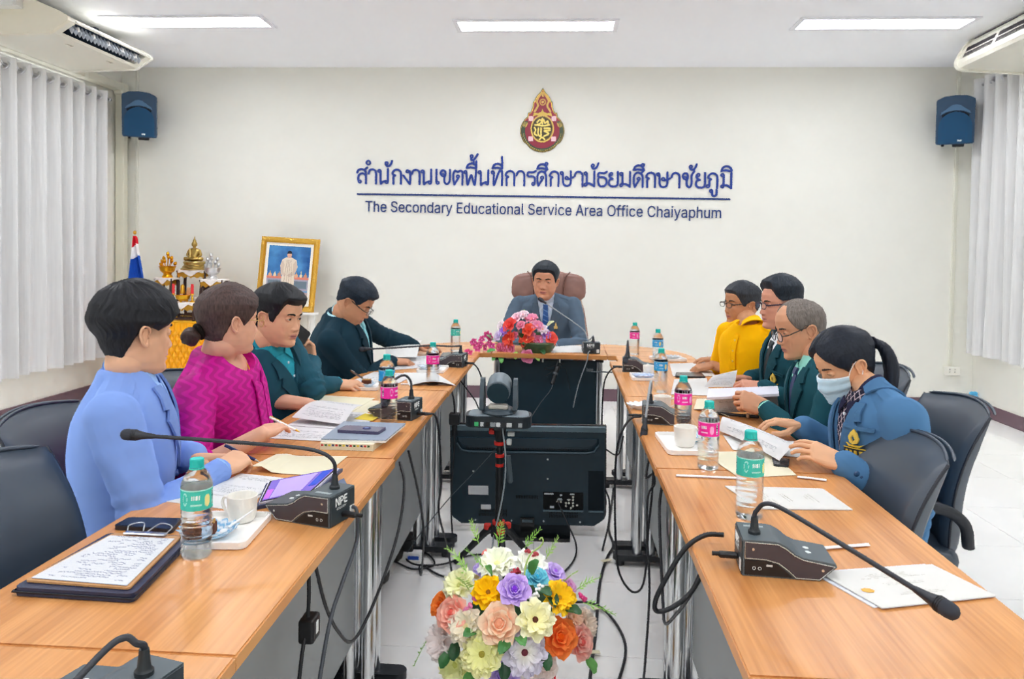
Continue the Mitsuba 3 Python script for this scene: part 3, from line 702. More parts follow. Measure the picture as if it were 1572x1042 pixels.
# ------------------------------------------------------------------ chairs
def _leather(p, n, uv):
    return fbm(p.x * 260.0, p.y * 260.0, p.z * 260.0, 2)
bsdf('black_leather', {'type': 'twosided', 'bsdf': {'type': 'principled', 'base_color': rgb((0.030, 0.046, 0.068)), 'roughness': 0.40, 'specular': 0.7}})
BLK = ('vc_satin', '#1b2028')
def chair_proto():
    P = Proto()
    # backrest: local x across, y forward (sitter looks to +y), z up; a front and a rear skin joined along the rim
    W, z0, z1 = 0.225, 0.45, 0.905
    def skin(side, nu=25, nv=25):
        def fn(U, V):
            u = 2 * U - 1; z = z0 + (z1 - z0) * V
            top = 0.020 * np.cos(u * math.pi / 2)            # arched top edge
            z = z - V ** 3 * (0.02 - top)
            w = W * (1 - 0.06 * V - 0.10 * (1 - V) ** 2)
            x = u * w
            y = -0.262 - 0.135 * V + 0.055 * np.sin(V * 2.6) + 0.055 * u * u        # leaning back, lumbar bulge, wings forward
            t = 0.036 * (1 - np.abs(u) ** 7) ** 0.5 * (1 - np.abs(2 * V - 1) ** 9) ** 0.5 + 0.003
            t = t * (1.0 - 0.45 * np.clip(V - 0.72, 0, 1) / 0.28)
            g = 0.006 * np.exp(-((V - 0.30) / 0.016) ** 2) + 0.005 * np.exp(-((V - 0.345) / 0.016) ** 2)
            y = y + (t - g if side > 0 else -t)
            return x, y, z
        return grid(nu, nv, fn)[0]
    f, b = skin(1), skin(-1); b.invert()
    m = trimesh.util.concatenate([f, b])
    nu = nv = 25
    idx = [i * nv for i in range(nu)] + [(nu - 1) * nv + j for j in range(1, nv)] + [i * nv + nv - 1 for i in range(nu - 2, -1, -1)] + [j for j in range(nv - 2, 0, -1)]
    o = nu * nv; q = []
    for a, c in zip(idx, idx[1:] + idx[:1]):
        q += [(a, a + o, c + o), (a, c + o, c)]
    m = trimesh.Trimesh(m.vertices, np.vstack([m.faces, q]), process=False)
    trimesh.repair.fix_normals(m)
    P.add('backrest', m, 'black_leather', True)
    fv = np.array(f.vertices).reshape(25, 25, 3)
    rim = [fv[i, 24] + (0, -0.002, 0.003) for i in range(1, 24)]
    P.add('backrest__top_roll', tube(np.array(rim) + (0, 0.002, 0.0), [.001] + [.0048] * 21 + [.001], 8), 'black_leather', True)
    P.add('backrest__top_roll', tube(np.array(rim) + (0, -0.016, -0.001), [.001] + [.0048] * 21 + [.001], 8), 'black_leather', True)
    for s in (0, 24):
        P.add('backrest__side_seam', tube([fv[s, j] + (0, -0.004, 0) for j in range(1, 25)], 0.0045, 6), ('vc_satin', '#20252f'), True)
    for v in (7, 8):
        P.add('backrest__stitching', tube([fv[i, v] + (0, 0.0015, 0.004 * (v - 7)) for i in range(1, 24)], 0.0022, 5), ('vc_satin', '#0c0e14'), True)
    # seat cushion
    def seat_fn(th, ph):
        pass
    st = rbox((0, -0.01, 0.445), (0.47, 0.46, 0.085), 0.04, 16)
    P.add('seat', st, 'black_leather', 50)
    for s in (-1, 1):
        arm = [(s * 0.235, -0.25, 0.50), (s * 0.262, -0.22, 0.58), (s * 0.268, -0.14, 0.625), (s * 0.268, 0.0, 0.622), (s * 0.266, 0.06, 0.60), (s * 0.258, 0.05, 0.52), (s * 0.235, 0.04, 0.435), (s * 0.18, 0.0, 0.405)]
        P.add('armrest', tube(arm, [.015, .016, .02, .021, .019, .016, .016, .014], 10, 6, flat=(1.2, 0.85)), BLK, True)
    P.add('column', cat(cyl((0, 0, 0.12), (0, 0, 0.30), 0.028), cyl((0, 0, 0.28), (0, 0, 0.41), 0.018)), BLK, 40)
    P.add('mechanism', box((0, 0, 0.395), (0.2, 0.22, 0.035), 0.01), BLK, False)
    for i in range(5):
        a = 2 * math.pi * i / 5 + 0.3
        e = np.array([math.cos(a), math.sin(a), 0])
        P.add('base_spoke', tube([e * 0.02 + (0, 0, 0.125), e * 0.15 + (0, 0, 0.105), e * 0.27 + (0, 0, 0.075)], [0.026, 0.02, 0.014], 8), BLK, 40)
        P.add('castor', cat(xf(cyl((0, -0.022, 0), (0, -0.004, 0), 0.027, 14), TR(*(e * 0.275 + (0, 0, 0.0275)))), xf(cyl((0, 0.004, 0), (0, 0.022, 0), 0.027, 14), TR(*(e * 0.275 + (0, 0, 0.0275)))), cyl(e * 0.275 + (0, 0, 0.0275), e * 0.275 + (0, 0, 0.075), 0.008)), BLK, 40)
    return P
CH = chair_proto()
def chair(x, y, rot, label, dz=0.0):
    return CH.place('conference_chair', label, 'chair', TR(x, y, 0) @ RZ(D(rot)) @ SC(1, 1, 1 + dz), 'black leather conference chairs')
# left row chairs face +x (rot -90), right row chairs face -x (rot 90)
chair(-0.93, 1.555, -90, 'empty black leather chair pushed against left table beside the clipboard', 0.025)
chair(-1.235, 2.20, -88, 'black leather chair behind the young man in the light blue blazer', 0.0)
chair(-1.22, 2.86, -90, 'black leather chair behind the woman in magenta')
chair(-1.26, 3.36, -88, 'black leather chair behind the man holding a phone to his ear')
chair(-1.23, 4.30, -88, 'black leather chair of the man in glasses reading at the far left')
chair(0.655, 2.16, 90, 'empty black leather chair pushed against right table, nearest on the right', 0.0)
chair(1.01, 2.63, 90, 'black leather chair with visible armrest behind the lady with the face mask', 0.03)
chair(0.975, 3.10, 92, 'black leather chair behind the ponytail of the lady with face mask', 0.07)
chair(0.98, 3.78, 90, 'black leather chair of the man with rectangular glasses on the right', 0.0)
chair(0.98, 4.46, 90, 'black leather chair of the man in the yellow shirt')

# executive chair
k = thing('executive_chair', 'brown leather high backed executive chair behind the man at the head table', 'chair')
Mx = TR(-0.10, 5.86, 0) @ RZ(math.pi)
def _brown(p, n, uv):
    return mix((0.19, 0.085, 0.065), (0.30, 0.155, 0.125), fbm(p.x * 14, p.y * 14, p.z * 14, 3))
bsdf('brown_leather', prin(base_color=proc(_brown), roughness=0.34, specular=0.5))
def pad(cx, w, z0, z1, y0, lean, t, taper=0.0, sweep=0.0, e=5):
    def fn(U, V):
        th = 2 * math.pi * U
        c, s = np.cos(th), np.sin(th)
        ph = (V - 0.5) * math.pi
        r = np.cos(ph) ** (2 / e)
        sz = np.sign(np.sin(ph)) * np.abs(np.sin(ph)) ** (2 / e)
        zz = (sz + 1) / 2
        ww = w * (1 - taper * zz)
        x = cx + ww * r * np.sign(c) * np.abs(c) ** (2 / e)
        y = y0 + lean * zz + t * r * np.sign(s) * np.abs(s) ** (2 / 3.0) + sweep * ((x - cx) / w) ** 2
        return x, y, z0 + (z1 - z0) * zz
    return grid(49, 25, fn)[0]
part(k, 'backrest', xf(pad(0, 0.365, 0.46, 1.08, -0.26, -0.05, 0.06, 0.26, 0.05), Mx), 'brown_leather', True)
part(k, 'headrest', xf(pad(0, 0.302, 1.00, 1.235, -0.285, -0.03, 0.068, 0.03, 0.04, 4), Mx), 'brown_leather', True)
part(k, 'headrest_band', xf(cat(pad(0, 0.115, 0.985, 1.248, -0.276, -0.03, 0.075, -0.35, 0.02, 5)), Mx), 'brown_leather', True)
for s in (-1, 1):
    part(k, 'piping', xf(tube([(s * 0.17, -0.232, 1.243), (s * 0.135, -0.205, 1.20), (s * 0.12, -0.198, 1.12), (s * 0.118, -0.2, 1.02)], 0.005, 6, 5), Mx), ('vc_satin', '#5e3a30'), True)
    part(k, 'edge_trim', xf(tube([(s * 0.255, -0.25, 1.02), (s * 0.285, -0.21, 0.85), (s * 0.325, -0.19, 0.6)], 0.011, 8, 6), Mx), ('vc_satin', '#b59a86'), True)
    part(k, 'armrest', xf(cat(rbox((s * 0.33, 0.0, 0.66), (0.08, 0.3, 0.05), 0.02), tube([(s * 0.33, 0.1, 0.65), (s * 0.32, 0.08, 0.5), (s * 0.25, 0.0, 0.44)], 0.02, 8, 5)), Mx), 'brown_leather', 40)
part(k, 'seat', xf(rbox((0, 0, 0.46), (0.54, 0.52, 0.12), 0.05, 16), Mx), 'brown_leather', 50)
part(k, 'column', xf(cyl((0, 0, 0.09), (0, 0, 0.41), 0.03), Mx), BLK, 40)
for i in range(5):
    a = 2 * math.pi * i / 5 + 0.3; e = np.array([math.cos(a), math.sin(a), 0])
    part(k, 'base_spoke', xf(tube([e * 0.02 + (0, 0, 0.11), e * 0.3 + (0, 0, 0.07)], [0.026, 0.016], 8), Mx), BLK, 40)
    part(k, 'castor', xf(ball(e * 0.3 + (0, 0, 0.03), 0.03, 1), Mx), BLK, True)

# ------------------------------------------------------------------ television seen from the back
k = thing('television', 'large black flat television on the floor seen from the back', 'television')
TVC, TVZ = -0.150, 0.29
outl = sg.Polygon([(-0.386, 0.245), (0.386, 0.245), (0.386, -0.19), (0.378, -0.215), (0.335, -0.245), (-0.335, -0.245), (-0.378, -0.215), (-0.386, -0.19)])
MT = TR(TVC, 3.74, TVZ) @ RY(D(-0.9)) @ np.array([[1, 0, 0, 0], [0, 0, 1, 0], [0, 1, 0, 0], [0, 0, 0, 1.0]])  # drawn (x, z), thickness to +y
def tvx(poly, y0, h):
    m = extr(poly, h, TR(0, 0, y0)); m.apply_transform(MT); m.invert(); return m
TVB = ('vc_satin', '#0c2733')
shell = tm(m3.Manifold.hull_points(np.vstack([apply(MT, [(x, z, 0.03) for x, z in outl.exterior.coords]), apply(MT, [(x * 0.985, z * 0.985 - 0.002, 0.0) for x, z in outl.exterior.coords])])))
part(k, 'rear_shell', shell, TVB, 20)
part(k, 'screen_bezel', tvx(outl.buffer(0.004), 0.03, 0.025), ('vc_gloss', '#0a0d10'), False)
part(k, 'screen', tvx(sg.box(-0.36, -0.2, 0.36, 0.225), 0.0545, 0.003), ('vc_gloss', '#06080a'), False)
part(k, 'top_rail', tvx(sg.box(-0.386, 0.222, 0.386, 0.246), -0.004, 0.03), ('vc_satin', '#4c6069'), False)
ridge = sg.Polygon([(-0.352, 0.19), (0.352, 0.19), (0.352, 0.165), (0.325, 0.128), (0.29, 0.12), (-0.29, 0.12), (-0.325, 0.128), (-0.352, 0.165)])
part(k, 'vent_ridge', tm(m3.Manifold.hull_points(np.vstack([apply(MT, [(x, z, 0.0) for x, z in ridge.exterior.coords]), apply(MT, [(x * 0.97, z * 0.55 + 0.085, -0.014) for x, z in ridge.exterior.coords])]))), ('vc_satin', '#172c37'), 20)
part(k, 'ridge_lip', tube(apply(MT, [(-0.352, 0.16, -0.004), (-0.328, 0.127, -0.006), (-0.29, 0.119, -0.006), (0.29, 0.119, -0.006), (0.328, 0.127, -0.006), (0.352, 0.16, -0.004)]), 0.006, 8), ('vc_satin', '#2c434e'), True)
sl = [box(apply(MT, (x, z, -0.006)), (0.0035, 0.006, 0.014)) for z in (0.166, 0.138) for x in np.arange(-0.30, 0.301, 0.0085)]
scene[numbered(k + '__vent_slots')] = shape(cat(sl), ('vc_matte', '#04090d'), False); labels[k + '__vent_slots'] = {'kind': 'stuff', 'label': 'rows of fine ventilation slots'}
low = [box(apply(MT, (x, z, -0.002)), (0.0035, 0.006, 0.014)) for z in (-0.177, -0.197) for x in list(np.arange(-0.24, -0.10, 0.008)) + list(np.arange(0.11, 0.25, 0.008))]
low += [box(apply(MT, (x, -0.105, -0.002)), (0.0035, 0.006, 0.014)) for x in np.arange(-0.055, 0.055, 0.008)]
scene[numbered(k + '__vent_slots')] = shape(cat(low), ('vc_matte', '#03070a'), False); labels[k + '__vent_slots_001'] = {'kind': 'stuff', 'label': 'lower ventilation slots'}
part(k, 'sticker', tvx(sg.box(-0.295, -0.098, -0.195, -0.054), -0.003, 0.004), ('vc_paper', '#c9cdd0'), False)
part(k, 'sticker', tvx(sg.box(-0.232, -0.172, -0.182, -0.147), -0.003, 0.004), ('vc_paper', '#c9cdd0'), False)
part(k, 'socket_panel', tvx(sg.box(0.078, -0.165, 0.275, -0.078), -0.003, 0.004), ('vc_matte', '#04080b'), False)
part(k, 'socket_panel', tvx(sg.box(0.30, -0.165, 0.375, 0.03), -0.003, 0.004), ('vc_matte', '#0a1820'), False)
part(k, 'panel_ledge', tvx(sg.box(0.078, -0.173, 0.275, -0.166), -0.012, 0.013), ('vc_satin', '#4a5f68'), False)
part(k, 'panel_ledge', tvx(sg.box(0.30, -0.173, 0.375, -0.166), -0.012, 0.013), ('vc_satin', '#4a5f68'), False)
r = np.random.default_rng(5)
for (x, z) in [(0.148, -0.125), (0.165, -0.125), (0.19, -0.13), (0.205, -0.13), (0.205, -0.115), (0.225, -0.13), (0.225, -0.115), (0.225, -0.1), (0.245, -0.14), (0.19, -0.145), (0.225, -0.145), (0.215, -0.155)]:
    part(k, 'jack', tvx(sg.Point(x, z).buffer(0.0055, quad_segs=3), -0.006, 0.004), ('vc_metal', '#c8c8c0'), False)
for (a, b, c, d) in [(0.11, -0.158, 0.132, -0.146), (0.21, -0.09, 0.232, -0.083), (0.195, -0.115, 0.215, -0.111), (0.083, -0.09, 0.13, -0.082), (0.16, -0.096, 0.172, -0.088)]:
    part(k, 'socket_label', tvx(sg.box(a, b, c, d), -0.0045, 0.002), ('vc_paper', '#b9c0c4'), False)
part(k, 'video_socket', tvx(sg.Polygon([(0.145, -0.117), (0.175, -0.117), (0.168, -0.106), (0.152, -0.106)]), -0.006, 0.004), ('vc_metal', '#9aa4a8'), False)
for (x, z) in [(-0.27, 0.02), (0.10, 0.085), (0.10, -0.012), (-0.095, -0.012), (-0.26, -0.225), (-0.08, -0.225), (0.08, -0.225), (0.26, -0.225)]:
    part(k, 'screw', tvx(sg.Point(x, z).buffer(0.0045, quad_segs=3), -0.003, 0.004), ('vc_metal', '#aeb9bd'), False)
part(k, 'stand_neck', tvx(sg.box(-0.034, -0.275, 0.034, -0.205), -0.02, 0.05), ('vc_gloss', '#070b0e'), False)
part(k, 'stand_bracket', tvx(sg.box(-0.026, -0.225, 0.026, -0.212), -0.024, 0.006), ('vc_satin', '#41545c'), False)
part(k, 'stand_base', extr(sa.translate(rrect(0.37, 0.22, 0.02), TVC + 0.03, 3.755), 0.016), ('vc_gloss', '#06090c'), 30)

# ------------------------------------------------------------------ conference camera on its tripod
k = thing('ptz_camera', 'dark grey conference camera with round head on the tripod in front of television', 'camera')
cx, cy = -0.262, 3.30
GM = ('vc_satin', '#3e4c55')
plate = sa.translate(rrect(0.285, 0.15, 0.05), cx, cy)
part(k, 'base', extr(plate, 0.048, TR(0, 0, 0.643)), ('vc_satin', '#1d262c'), 30)
part(k, 'base_cover', tm(m3.Manifold.hull_points(np.vstack([np.c_[np.array(plate.exterior.coords), np.full(len(plate.exterior.coords), z)] for z in (0.678,)] + [np.c_[np.array(plate.buffer(-0.015).exterior.coords), np.full(len(plate.buffer(-0.015).exterior.coords), 0.696)]]))), ('vc_satin', '#6d7b83'), 30)
part(k, 'turntable', xf(lathe([(0, 0), (0.072, 0), (0.076, 0.006), (0.072, 0.016), (0.06, 0.024), (0, 0.026)], 32), TR(cx, cy, 0.695)), GM, 35)
for s in (-1, 1):
    yoke = sg.Polygon([(-0.055, 0), (0.055, 0), (0.05, 0.05), (0.035, 0.11), (0.02, 0.135), (-0.02, 0.135), (-0.035, 0.11), (-0.05, 0.05)]).buffer(-0.008).buffer(0.008)
    M = TR(cx + s * 0.063, cy, 0.712) @ np.array([[0, 0, s, 0], [1, 0, 0, 0], [0, 1, 0, 0], [0, 0, 0, 1.0]])
    m = extr(yoke, 0.018, M)
    part(k, 'yoke_arm', m, GM, 25)
hd = xf(lathe([(0, -0.055), (0.038, -0.055), (0.05, -0.05), (0.053, -0.04), (0.053, 0.05), (0.048, 0.06), (0, 0.062)], 36), TR(cx, cy - 0.005, 0.805) @ RX(D(-90 + 14)))
part(k, 'camera_head', hd, ('vc_satin', '#5f6c73'), 35)
part(k, 'head_grille', xf(lathe([(0, 0.0), (0.045, 0), (0.047, 0.004), (0, 0.006)], 36), TR(cx, cy - 0.005, 0.805) @ RX(D(104)) @ TR(0, 0, 0.056)), ('vc_matte', '#1d343d'), 35)
part(k, 'tray', xf(box((0, -0.03, 0), (0.085, 0.05, 0.02), 0.006), TR(cx, cy, 0.728)), ('vc_satin', '#b9b6ab'), False)
for i, (w, c) in enumerate([(0.018, '#3fae6c'), (0.014, '#c9ced0'), (0.014, '#111111'), (0.022, '#8d9598'), (0.018, '#d4d7d8'), (0.024, '#2c2f31'), (0.022, '#c3c7c9'), (0.016, '#20262a'), (0.016, '#9aa1a4')]):
    part(k, 'port', box((cx - 0.09 + i * 0.0235, cy - 0.0755, 0.659), (w, 0.004, 0.018)), ('vc_satin', c), False)
k = thing('tripod', 'black tripod with red rings and knobs holding the conference camera', 'tripod')
RED = ('vc_satin', '#c5281f'); BK = ('vc_satin', '#0f1418')
cx2, cy2 = -0.255, 3.29
part(k, 'mount_plate', box((cx2, cy2, 0.632), (0.055, 0.055, 0.02), 0.004), ('vc_satin', '#232a2e'), False)
part(k, 'ball_head', cat(cyl((cx2, cy2, 0.60), (cx2, cy2, 0.632), 0.026), cyl((cx2, cy2, 0.575), (cx2, cy2, 0.603), 0.021)), BK, 40)
part(k, 'knob', xf(lathe([(0, 0), (0.014, 0), (0.017, 0.01), (0.014, 0.022), (0, 0.024)], 10), TR(cx2 - 0.025, cy2, 0.617) @ RY(D(-90))), RED, 30)
for z, w in ((0.565, 0.026), (0.51, 0.020), (0.468, 0.018), (0.215, 0.028)):
    part(k, 'ring', cyl((cx2, cy2, z - 0.007), (cx2, cy2, z + 0.007), w, 20), RED, 40)
part(k, 'centre_column', cat(cyl((cx2, cy2, 0.5), (cx2, cy2, 0.57), 0.014), cyl((cx2, cy2, 0.20), (cx2, cy2, 0.50), 0.0165)), BK, 40)
part(k, 'hub', cat(cyl((cx2, cy2, 0.155), (cx2, cy2, 0.205), 0.034, 20)), BK, 40)
for i in range(3):
    a = D(-75 + 120 * i); e = np.array([math.cos(a), math.sin(a), 0]); c = np.array([cx2, cy2, 0])
    lg = part(k, 'leg', tube([c + e * 0.03 + (0, 0, 0.185), c + e * 0.06 + (0, 0, 0.165), c + e * 0.16 + (0, 0, 0.055), c + e * 0.2 + (0, 0, 0.012)], [0.017, 0.017, 0.013, 0.011], 10), BK, 40)
    part(lg, 'lock', xf(cyl((0, 0, -0.01), (0, 0, 0.01), 0.018, 12), TR(*(c + e * 0.05 + (0, 0, 0.19)))), RED, 40)
    part(lg, 'foot', ball(c + e * 0.2 + (0, 0, 0.012), 0.012, 1), BK, True)
part(k, 'handle', cat(cyl((cx2 + 0.036, cy2 - 0.02, 0.515), (cx2 + 0.05, cy2 - 0.03, 0.415), 0.013), ball((cx2 + 0.05, cy2 - 0.03, 0.41), 0.013, 2)), ('vc_satin', '#3f4b52'), 40)
part(k, 'clip', cat(box((cx2 + 0.05, cy2 - 0.02, 0.61), (0.03, 0.02, 0.018), 0.003), box((cx2 + 0.042, cy2 - 0.02, 0.575), (0.022, 0.02, 0.026), 0.004)), ('vc_satin', '#bfc4c2'), False)

# ------------------------------------------------------------------ cables, plugs and a power strip
CB = ('vc_satin', '#15181d')
def cable(label, pts, r=0.0042, col='#15181d', sm=6, group=None):
    return single('cable', label, 'cable', tube(pts, r, 7, sm), ('vc_satin', col), True, group)
cable('grey black cable from first left microphone hanging down in front of left table panel', [(-0.50, 1.805, 0.775), (-0.485, 1.80, 0.765), (-0.482, 1.79, 0.695), (-0.485, 1.68, 0.64), (-0.49, 1.599, 0.58), (-0.49, 1.48, 0.42), (-0.50, 1.36, 0.25), (-0.46, 1.30, 0.01)], 0.0045, '#3b4047')
cable('black cable hanging from under the nearest left table through the black plug', [(-0.53, 1.583, 0.715), (-0.53, 1.584, 0.638), (-0.53, 1.57, 0.585), (-0.53, 1.537, 0.53), (-0.53, 1.47, 0.30), (-0.50, 1.40, 0.01)])
cable('black cable swagging from left table towards the chrome posts', [(-0.53, 1.62, 0.715), (-0.53, 1.704, 0.575), (-0.53, 1.81, 0.46), (-0.53, 1.93, 0.375), (-0.52, 2.05, 0.38), (-0.49, 2.13, 0.47), (-0.475, 2.24, 0.56), (-0.48, 2.34, 0.66), (-0.51, 2.41, 0.715)])
cable('black cable dropping beside left chrome posts to the floor loop', [(-0.51, 2.55, 0.715), (-0.50, 2.659, 0.563), (-0.5, 2.769, 0.419), (-0.505, 2.84, 0.30), (-0.56, 3.1, 0.05), (-0.60, 3.30, 0.008), (-0.50, 3.20, 0.008), (-0.40, 3.16, 0.008)])
cable('black cable coiled in a loop on the floor behind left chrome posts', [(-0.719, 3.32, 0.008), (-0.62, 3.25, 0.008), (-0.54, 3.31, 0.008), (-0.60, 3.42, 0.012), (-0.68, 3.37, 0.014), (-0.62, 3.28, 0.016), (-0.50, 3.30, 0.014), (-0.40, 3.42, 0.008), (-0.30, 3.45, 0.008)])
cable('black cable from second left microphone falling to the floor by the television', [(-0.51, 2.85, 0.775), (-0.47, 2.86, 0.77), (-0.455, 2.87, 0.68), (-0.45, 2.90, 0.5), (-0.452, 2.86, 0.40), (-0.44, 3.02, 0.2), (-0.42, 3.10, 0.02), (-0.40, 3.18, 0.008)])
cable('black cable arching from third left microphone towards the round camera', [(-0.525, 4.22, 0.775), (-0.47, 4.2, 0.765), (-0.435, 4.2, 0.70), (-0.422, 4.2, 0.61), (-0.42, 4.2, 0.45), (-0.42, 4.15, 0.2), (-0.43, 4.1, 0.008)])
cable('black cable running slantwise under the left corner table', [(-0.60, 4.3, 0.70), (-0.52, 4.25, 0.62), (-0.45, 4.2, 0.53), (-0.40, 4.0, 0.4), (-0.37, 3.85, 0.008)], 0.004)
cable('grey cable hanging from the head table microphone', [(0.19, 4.845, 0.775), (0.178, 4.815, 0.765), (0.17, 4.80, 0.715), (0.13, 4.80, 0.60), (0.105, 4.80, 0.50), (0.09, 4.80, 0.42)], 0.004, '#7f868a')
cable('black cable with a plug hanging before the head table panel', [(-0.01, 4.86, 0.715), (-0.03, 4.83, 0.64), (-0.05, 4.78, 0.54), (-0.13, 4.7, 0.44), (-0.22, 4.4, 0.3), (-0.2, 4.1, 0.06), (-0.15, 4.0, 0.008)], 0.004, '#2a3238')
cable('thin black cable tied in a bow under head table front', [(-0.09, 4.89, 0.60), (-0.02, 4.885, 0.655), (0.03, 4.885, 0.69), (-0.05, 4.885, 0.665), (-0.10, 4.885, 0.65), (-0.04, 4.885, 0.64), (0.03, 4.88, 0.66), (0.05, 4.88, 0.6), (0.07, 4.88, 0.52)], 0.003, '#1b242a')
cable('black cable curving down from the far right microphone', [(0.345, 4.20, 0.775), (0.30, 4.2, 0.772), (0.262, 4.2, 0.73), (0.242, 4.2, 0.65), (0.238, 4.2, 0.45), (0.25, 4.2, 0.2), (0.27, 4.2, 0.008)])
cable('grey cable stretched from head table to right corner table', [(0.17, 4.86, 0.665), (0.2, 4.85, 0.645), (0.27, 4.84, 0.645), (0.34, 4.83, 0.65), (0.38, 4.9, 0.69)], 0.004, '#4c565c')
cable('black cable looping from middle right microphone down to the floor and back', [(0.315, 2.93, 0.775), (0.275, 2.92, 0.768), (0.24, 2.9, 0.72), (0.222, 2.9, 0.64), (0.218, 2.9, 0.5), (0.225, 2.9, 0.301), (0.240, 2.9, 0.18), (0.285, 2.9, 0.11), (0.325, 2.9, 0.12), (0.342, 2.9, 0.2), (0.348, 2.9, 0.35), (0.357, 2.88, 0.5), (0.36, 2.86, 0.715)])
cable('thick black cable looping off the table from the nearest right microphone', [(0.372, 1.71, 0.775), (0.33, 1.71, 0.772), (0.285, 1.705, 0.74), (0.24, 1.70, 0.665), (0.222, 1.70, 0.62), (0.228, 1.70, 0.60), (0.26, 1.70, 0.61), (0.30, 1.70, 0.645), (0.335, 1.71, 0.70), (0.36, 1.72, 0.718)], 0.0055)
cable('black cable hanging from right table edge down past the chrome posts', [(0.345, 2.43, 0.72), (0.325, 2.42, 0.62), (0.32, 2.36, 0.52), (0.32, 2.27, 0.36), (0.318, 2.2, 0.33), (0.315, 2.0, 0.45), (0.32, 1.84, 0.57), (0.33, 1.76, 0.66), (0.345, 1.74, 0.718)], 0.0045)
cable('black cable bundled and tied below the right table beside its post', [(0.335, 2.75, 0.715), (0.325, 2.74, 0.66), (0.315, 2.72, 0.60), (0.335, 2.70, 0.62), (0.345, 2.72, 0.58), (0.32, 2.70, 0.54), (0.315, 2.66, 0.42), (0.32, 2.6, 0.25), (0.30, 2.5, 0.08), (0.28, 2.4, 0.008)], 0.004)
cable('black cable taped along the floor between the right table and flowers', [(0.10, 2.30, 0.007), (0.13, 2.6, 0.007), (0.152, 2.816, 0.007), (0.175, 3.1, 0.007), (0.20, 3.3, 0.007), (0.235, 3.48, 0.007), (0.27, 3.62, 0.007), (0.262, 3.84, 0.007), (0.30, 4.2, 0.007), (0.33, 4.5, 0.007)], 0.006)
for yy, a in ((2.62, 0.1), (2.95, 0.2), (3.42, 0.6)):
    single('tape_strip', f'beige tape strip holding the floor cable, {"nearest to the flowers" if yy < 2.8 else "midway along the floor cable" if yy < 3.2 else "near the television end of the cable"}', 'tape', xf(box((0, 0, 0), (0.05, 0.022, 0.0015)), TR(np.interp(yy, [2.6, 2.816, 3.1, 3.48], [0.13, 0.152, 0.175, 0.235]), yy, 0.0135) @ RZ(a)), ('vc_matte', '#d9d2b4'), False, 'tape strips on the floor cable')
cable('black cable looping on floor to the right of the big flower arrangement', [(0.03, 3.0, 0.007), (0.146, 2.973, 0.02), (0.216, 2.873, 0.012), (0.25, 2.684, 0.007), (0.21, 2.465, 0.007), (0.15, 2.3, 0.007)], 0.005)
cable('black power cable leaving the television socket panel and curling on the floor', [(0.0, 3.735, 0.165), (0.01, 3.70, 0.16), (0.05, 3.63, 0.10), (0.09, 3.56, 0.03), (0.085, 3.45, 0.008), (0.04, 3.30, 0.008), (-0.02, 3.2, 0.008)], 0.004)
cable('black cable bending from the right edge of the television to floor', [(0.235, 3.76, 0.43), (0.275, 3.74, 0.41), (0.30, 3.74, 0.42), (0.32, 3.76, 0.5)], 0.0035)
cable('black cable curving down right beside television lower edge', [(0.236, 3.75, 0.23), (0.255, 3.73, 0.18), (0.25, 3.68, 0.09), (0.215, 3.55, 0.008)], 0.0045)
cable('thin dark cable stretched from tripod down to the left floor', [(-0.262, 3.29, 0.55), (-0.347, 3.3, 0.45), (-0.475, 3.3, 0.31), (-0.60, 3.3, 0.15), (-0.66, 3.3, 0.06)], 0.0022, '#39434a')
cable('grey camera cable running down along the tripod column', [(-0.245, 3.262, 0.65), (-0.232, 3.262, 0.56), (-0.226, 3.262, 0.48), (-0.232, 3.262, 0.38), (-0.25, 3.262, 0.27), (-0.275, 3.262, 0.15), (-0.28, 3.2, 0.03)], 0.004, '#8d979c')
k = thing('cable_plug', 'black plug with white mark hanging in front of the nearest left table panel', 'plug')
part(k, 'housing', rbox((-0.528, 1.583, 0.585), (0.034, 0.05, 0.052), 0.006), ('vc_satin', '#0c0d10'), 35)
part(k, 'mark', box((-0.5105, 1.583, 0.588), (0.001, 0.014, 0.026)), ('vc_matte', '#d8d8d8'), False)
k = thing('cable_plug', 'black adapter plug on a cable below left table end near the camera', 'plug')
part(k, 'housing', rbox((-0.505, 3.65, 0.585), (0.05, 0.05, 0.055), 0.006), ('vc_satin', '#14181c'), 35)
part(k, 'strain_relief', cyl((-0.505, 3.65, 0.50), (-0.505, 3.65, 0.565), 0.013), ('vc_satin', '#14181c'), 40)
cable('black cable above and below the adapter plug at left table end', [(-0.52, 3.65, 0.718), (-0.508, 3.65, 0.66), (-0.505, 3.65, 0.58), (-0.505, 3.65, 0.45), (-0.51, 3.6, 0.2), (-0.5, 3.6, 0.01)], 0.004)
k = thing('cable_plug', 'black in line plug hanging in front of the head table panel', 'plug')
part(k, 'housing', cat(cyl((-0.012, 4.85, 0.67), (-0.028, 4.83, 0.625), 0.016), cyl((-0.028, 4.83, 0.625), (-0.046, 4.80, 0.565), 0.013)), ('vc_satin', '#0b1116'), 40)
part(k, 'collar', cyl((-0.025, 4.834, 0.633), (-0.03, 4.828, 0.62), 0.018), ('vc_satin', '#3a444a'), 40)
k = thing('power_strip', 'white power strip with a black adapter on the floor under the left tables', 'power strip')
part(k, 'body', rbox((-0.66, 3.36, 0.022), (0.11, 0.05, 0.044), 0.008), ('vc_satin', '#e6e7e6'), 35)
part(k, 'adapter', rbox((-0.675, 3.37, 0.07), (0.06, 0.05, 0.055), 0.006), ('vc_satin', '#14161a'), 35)
part(k, 'blue_print', box((-0.64, 3.334, 0.022), (0.05, 0.002, 0.016)), ('vc_satin', '#2a4fae'), False)
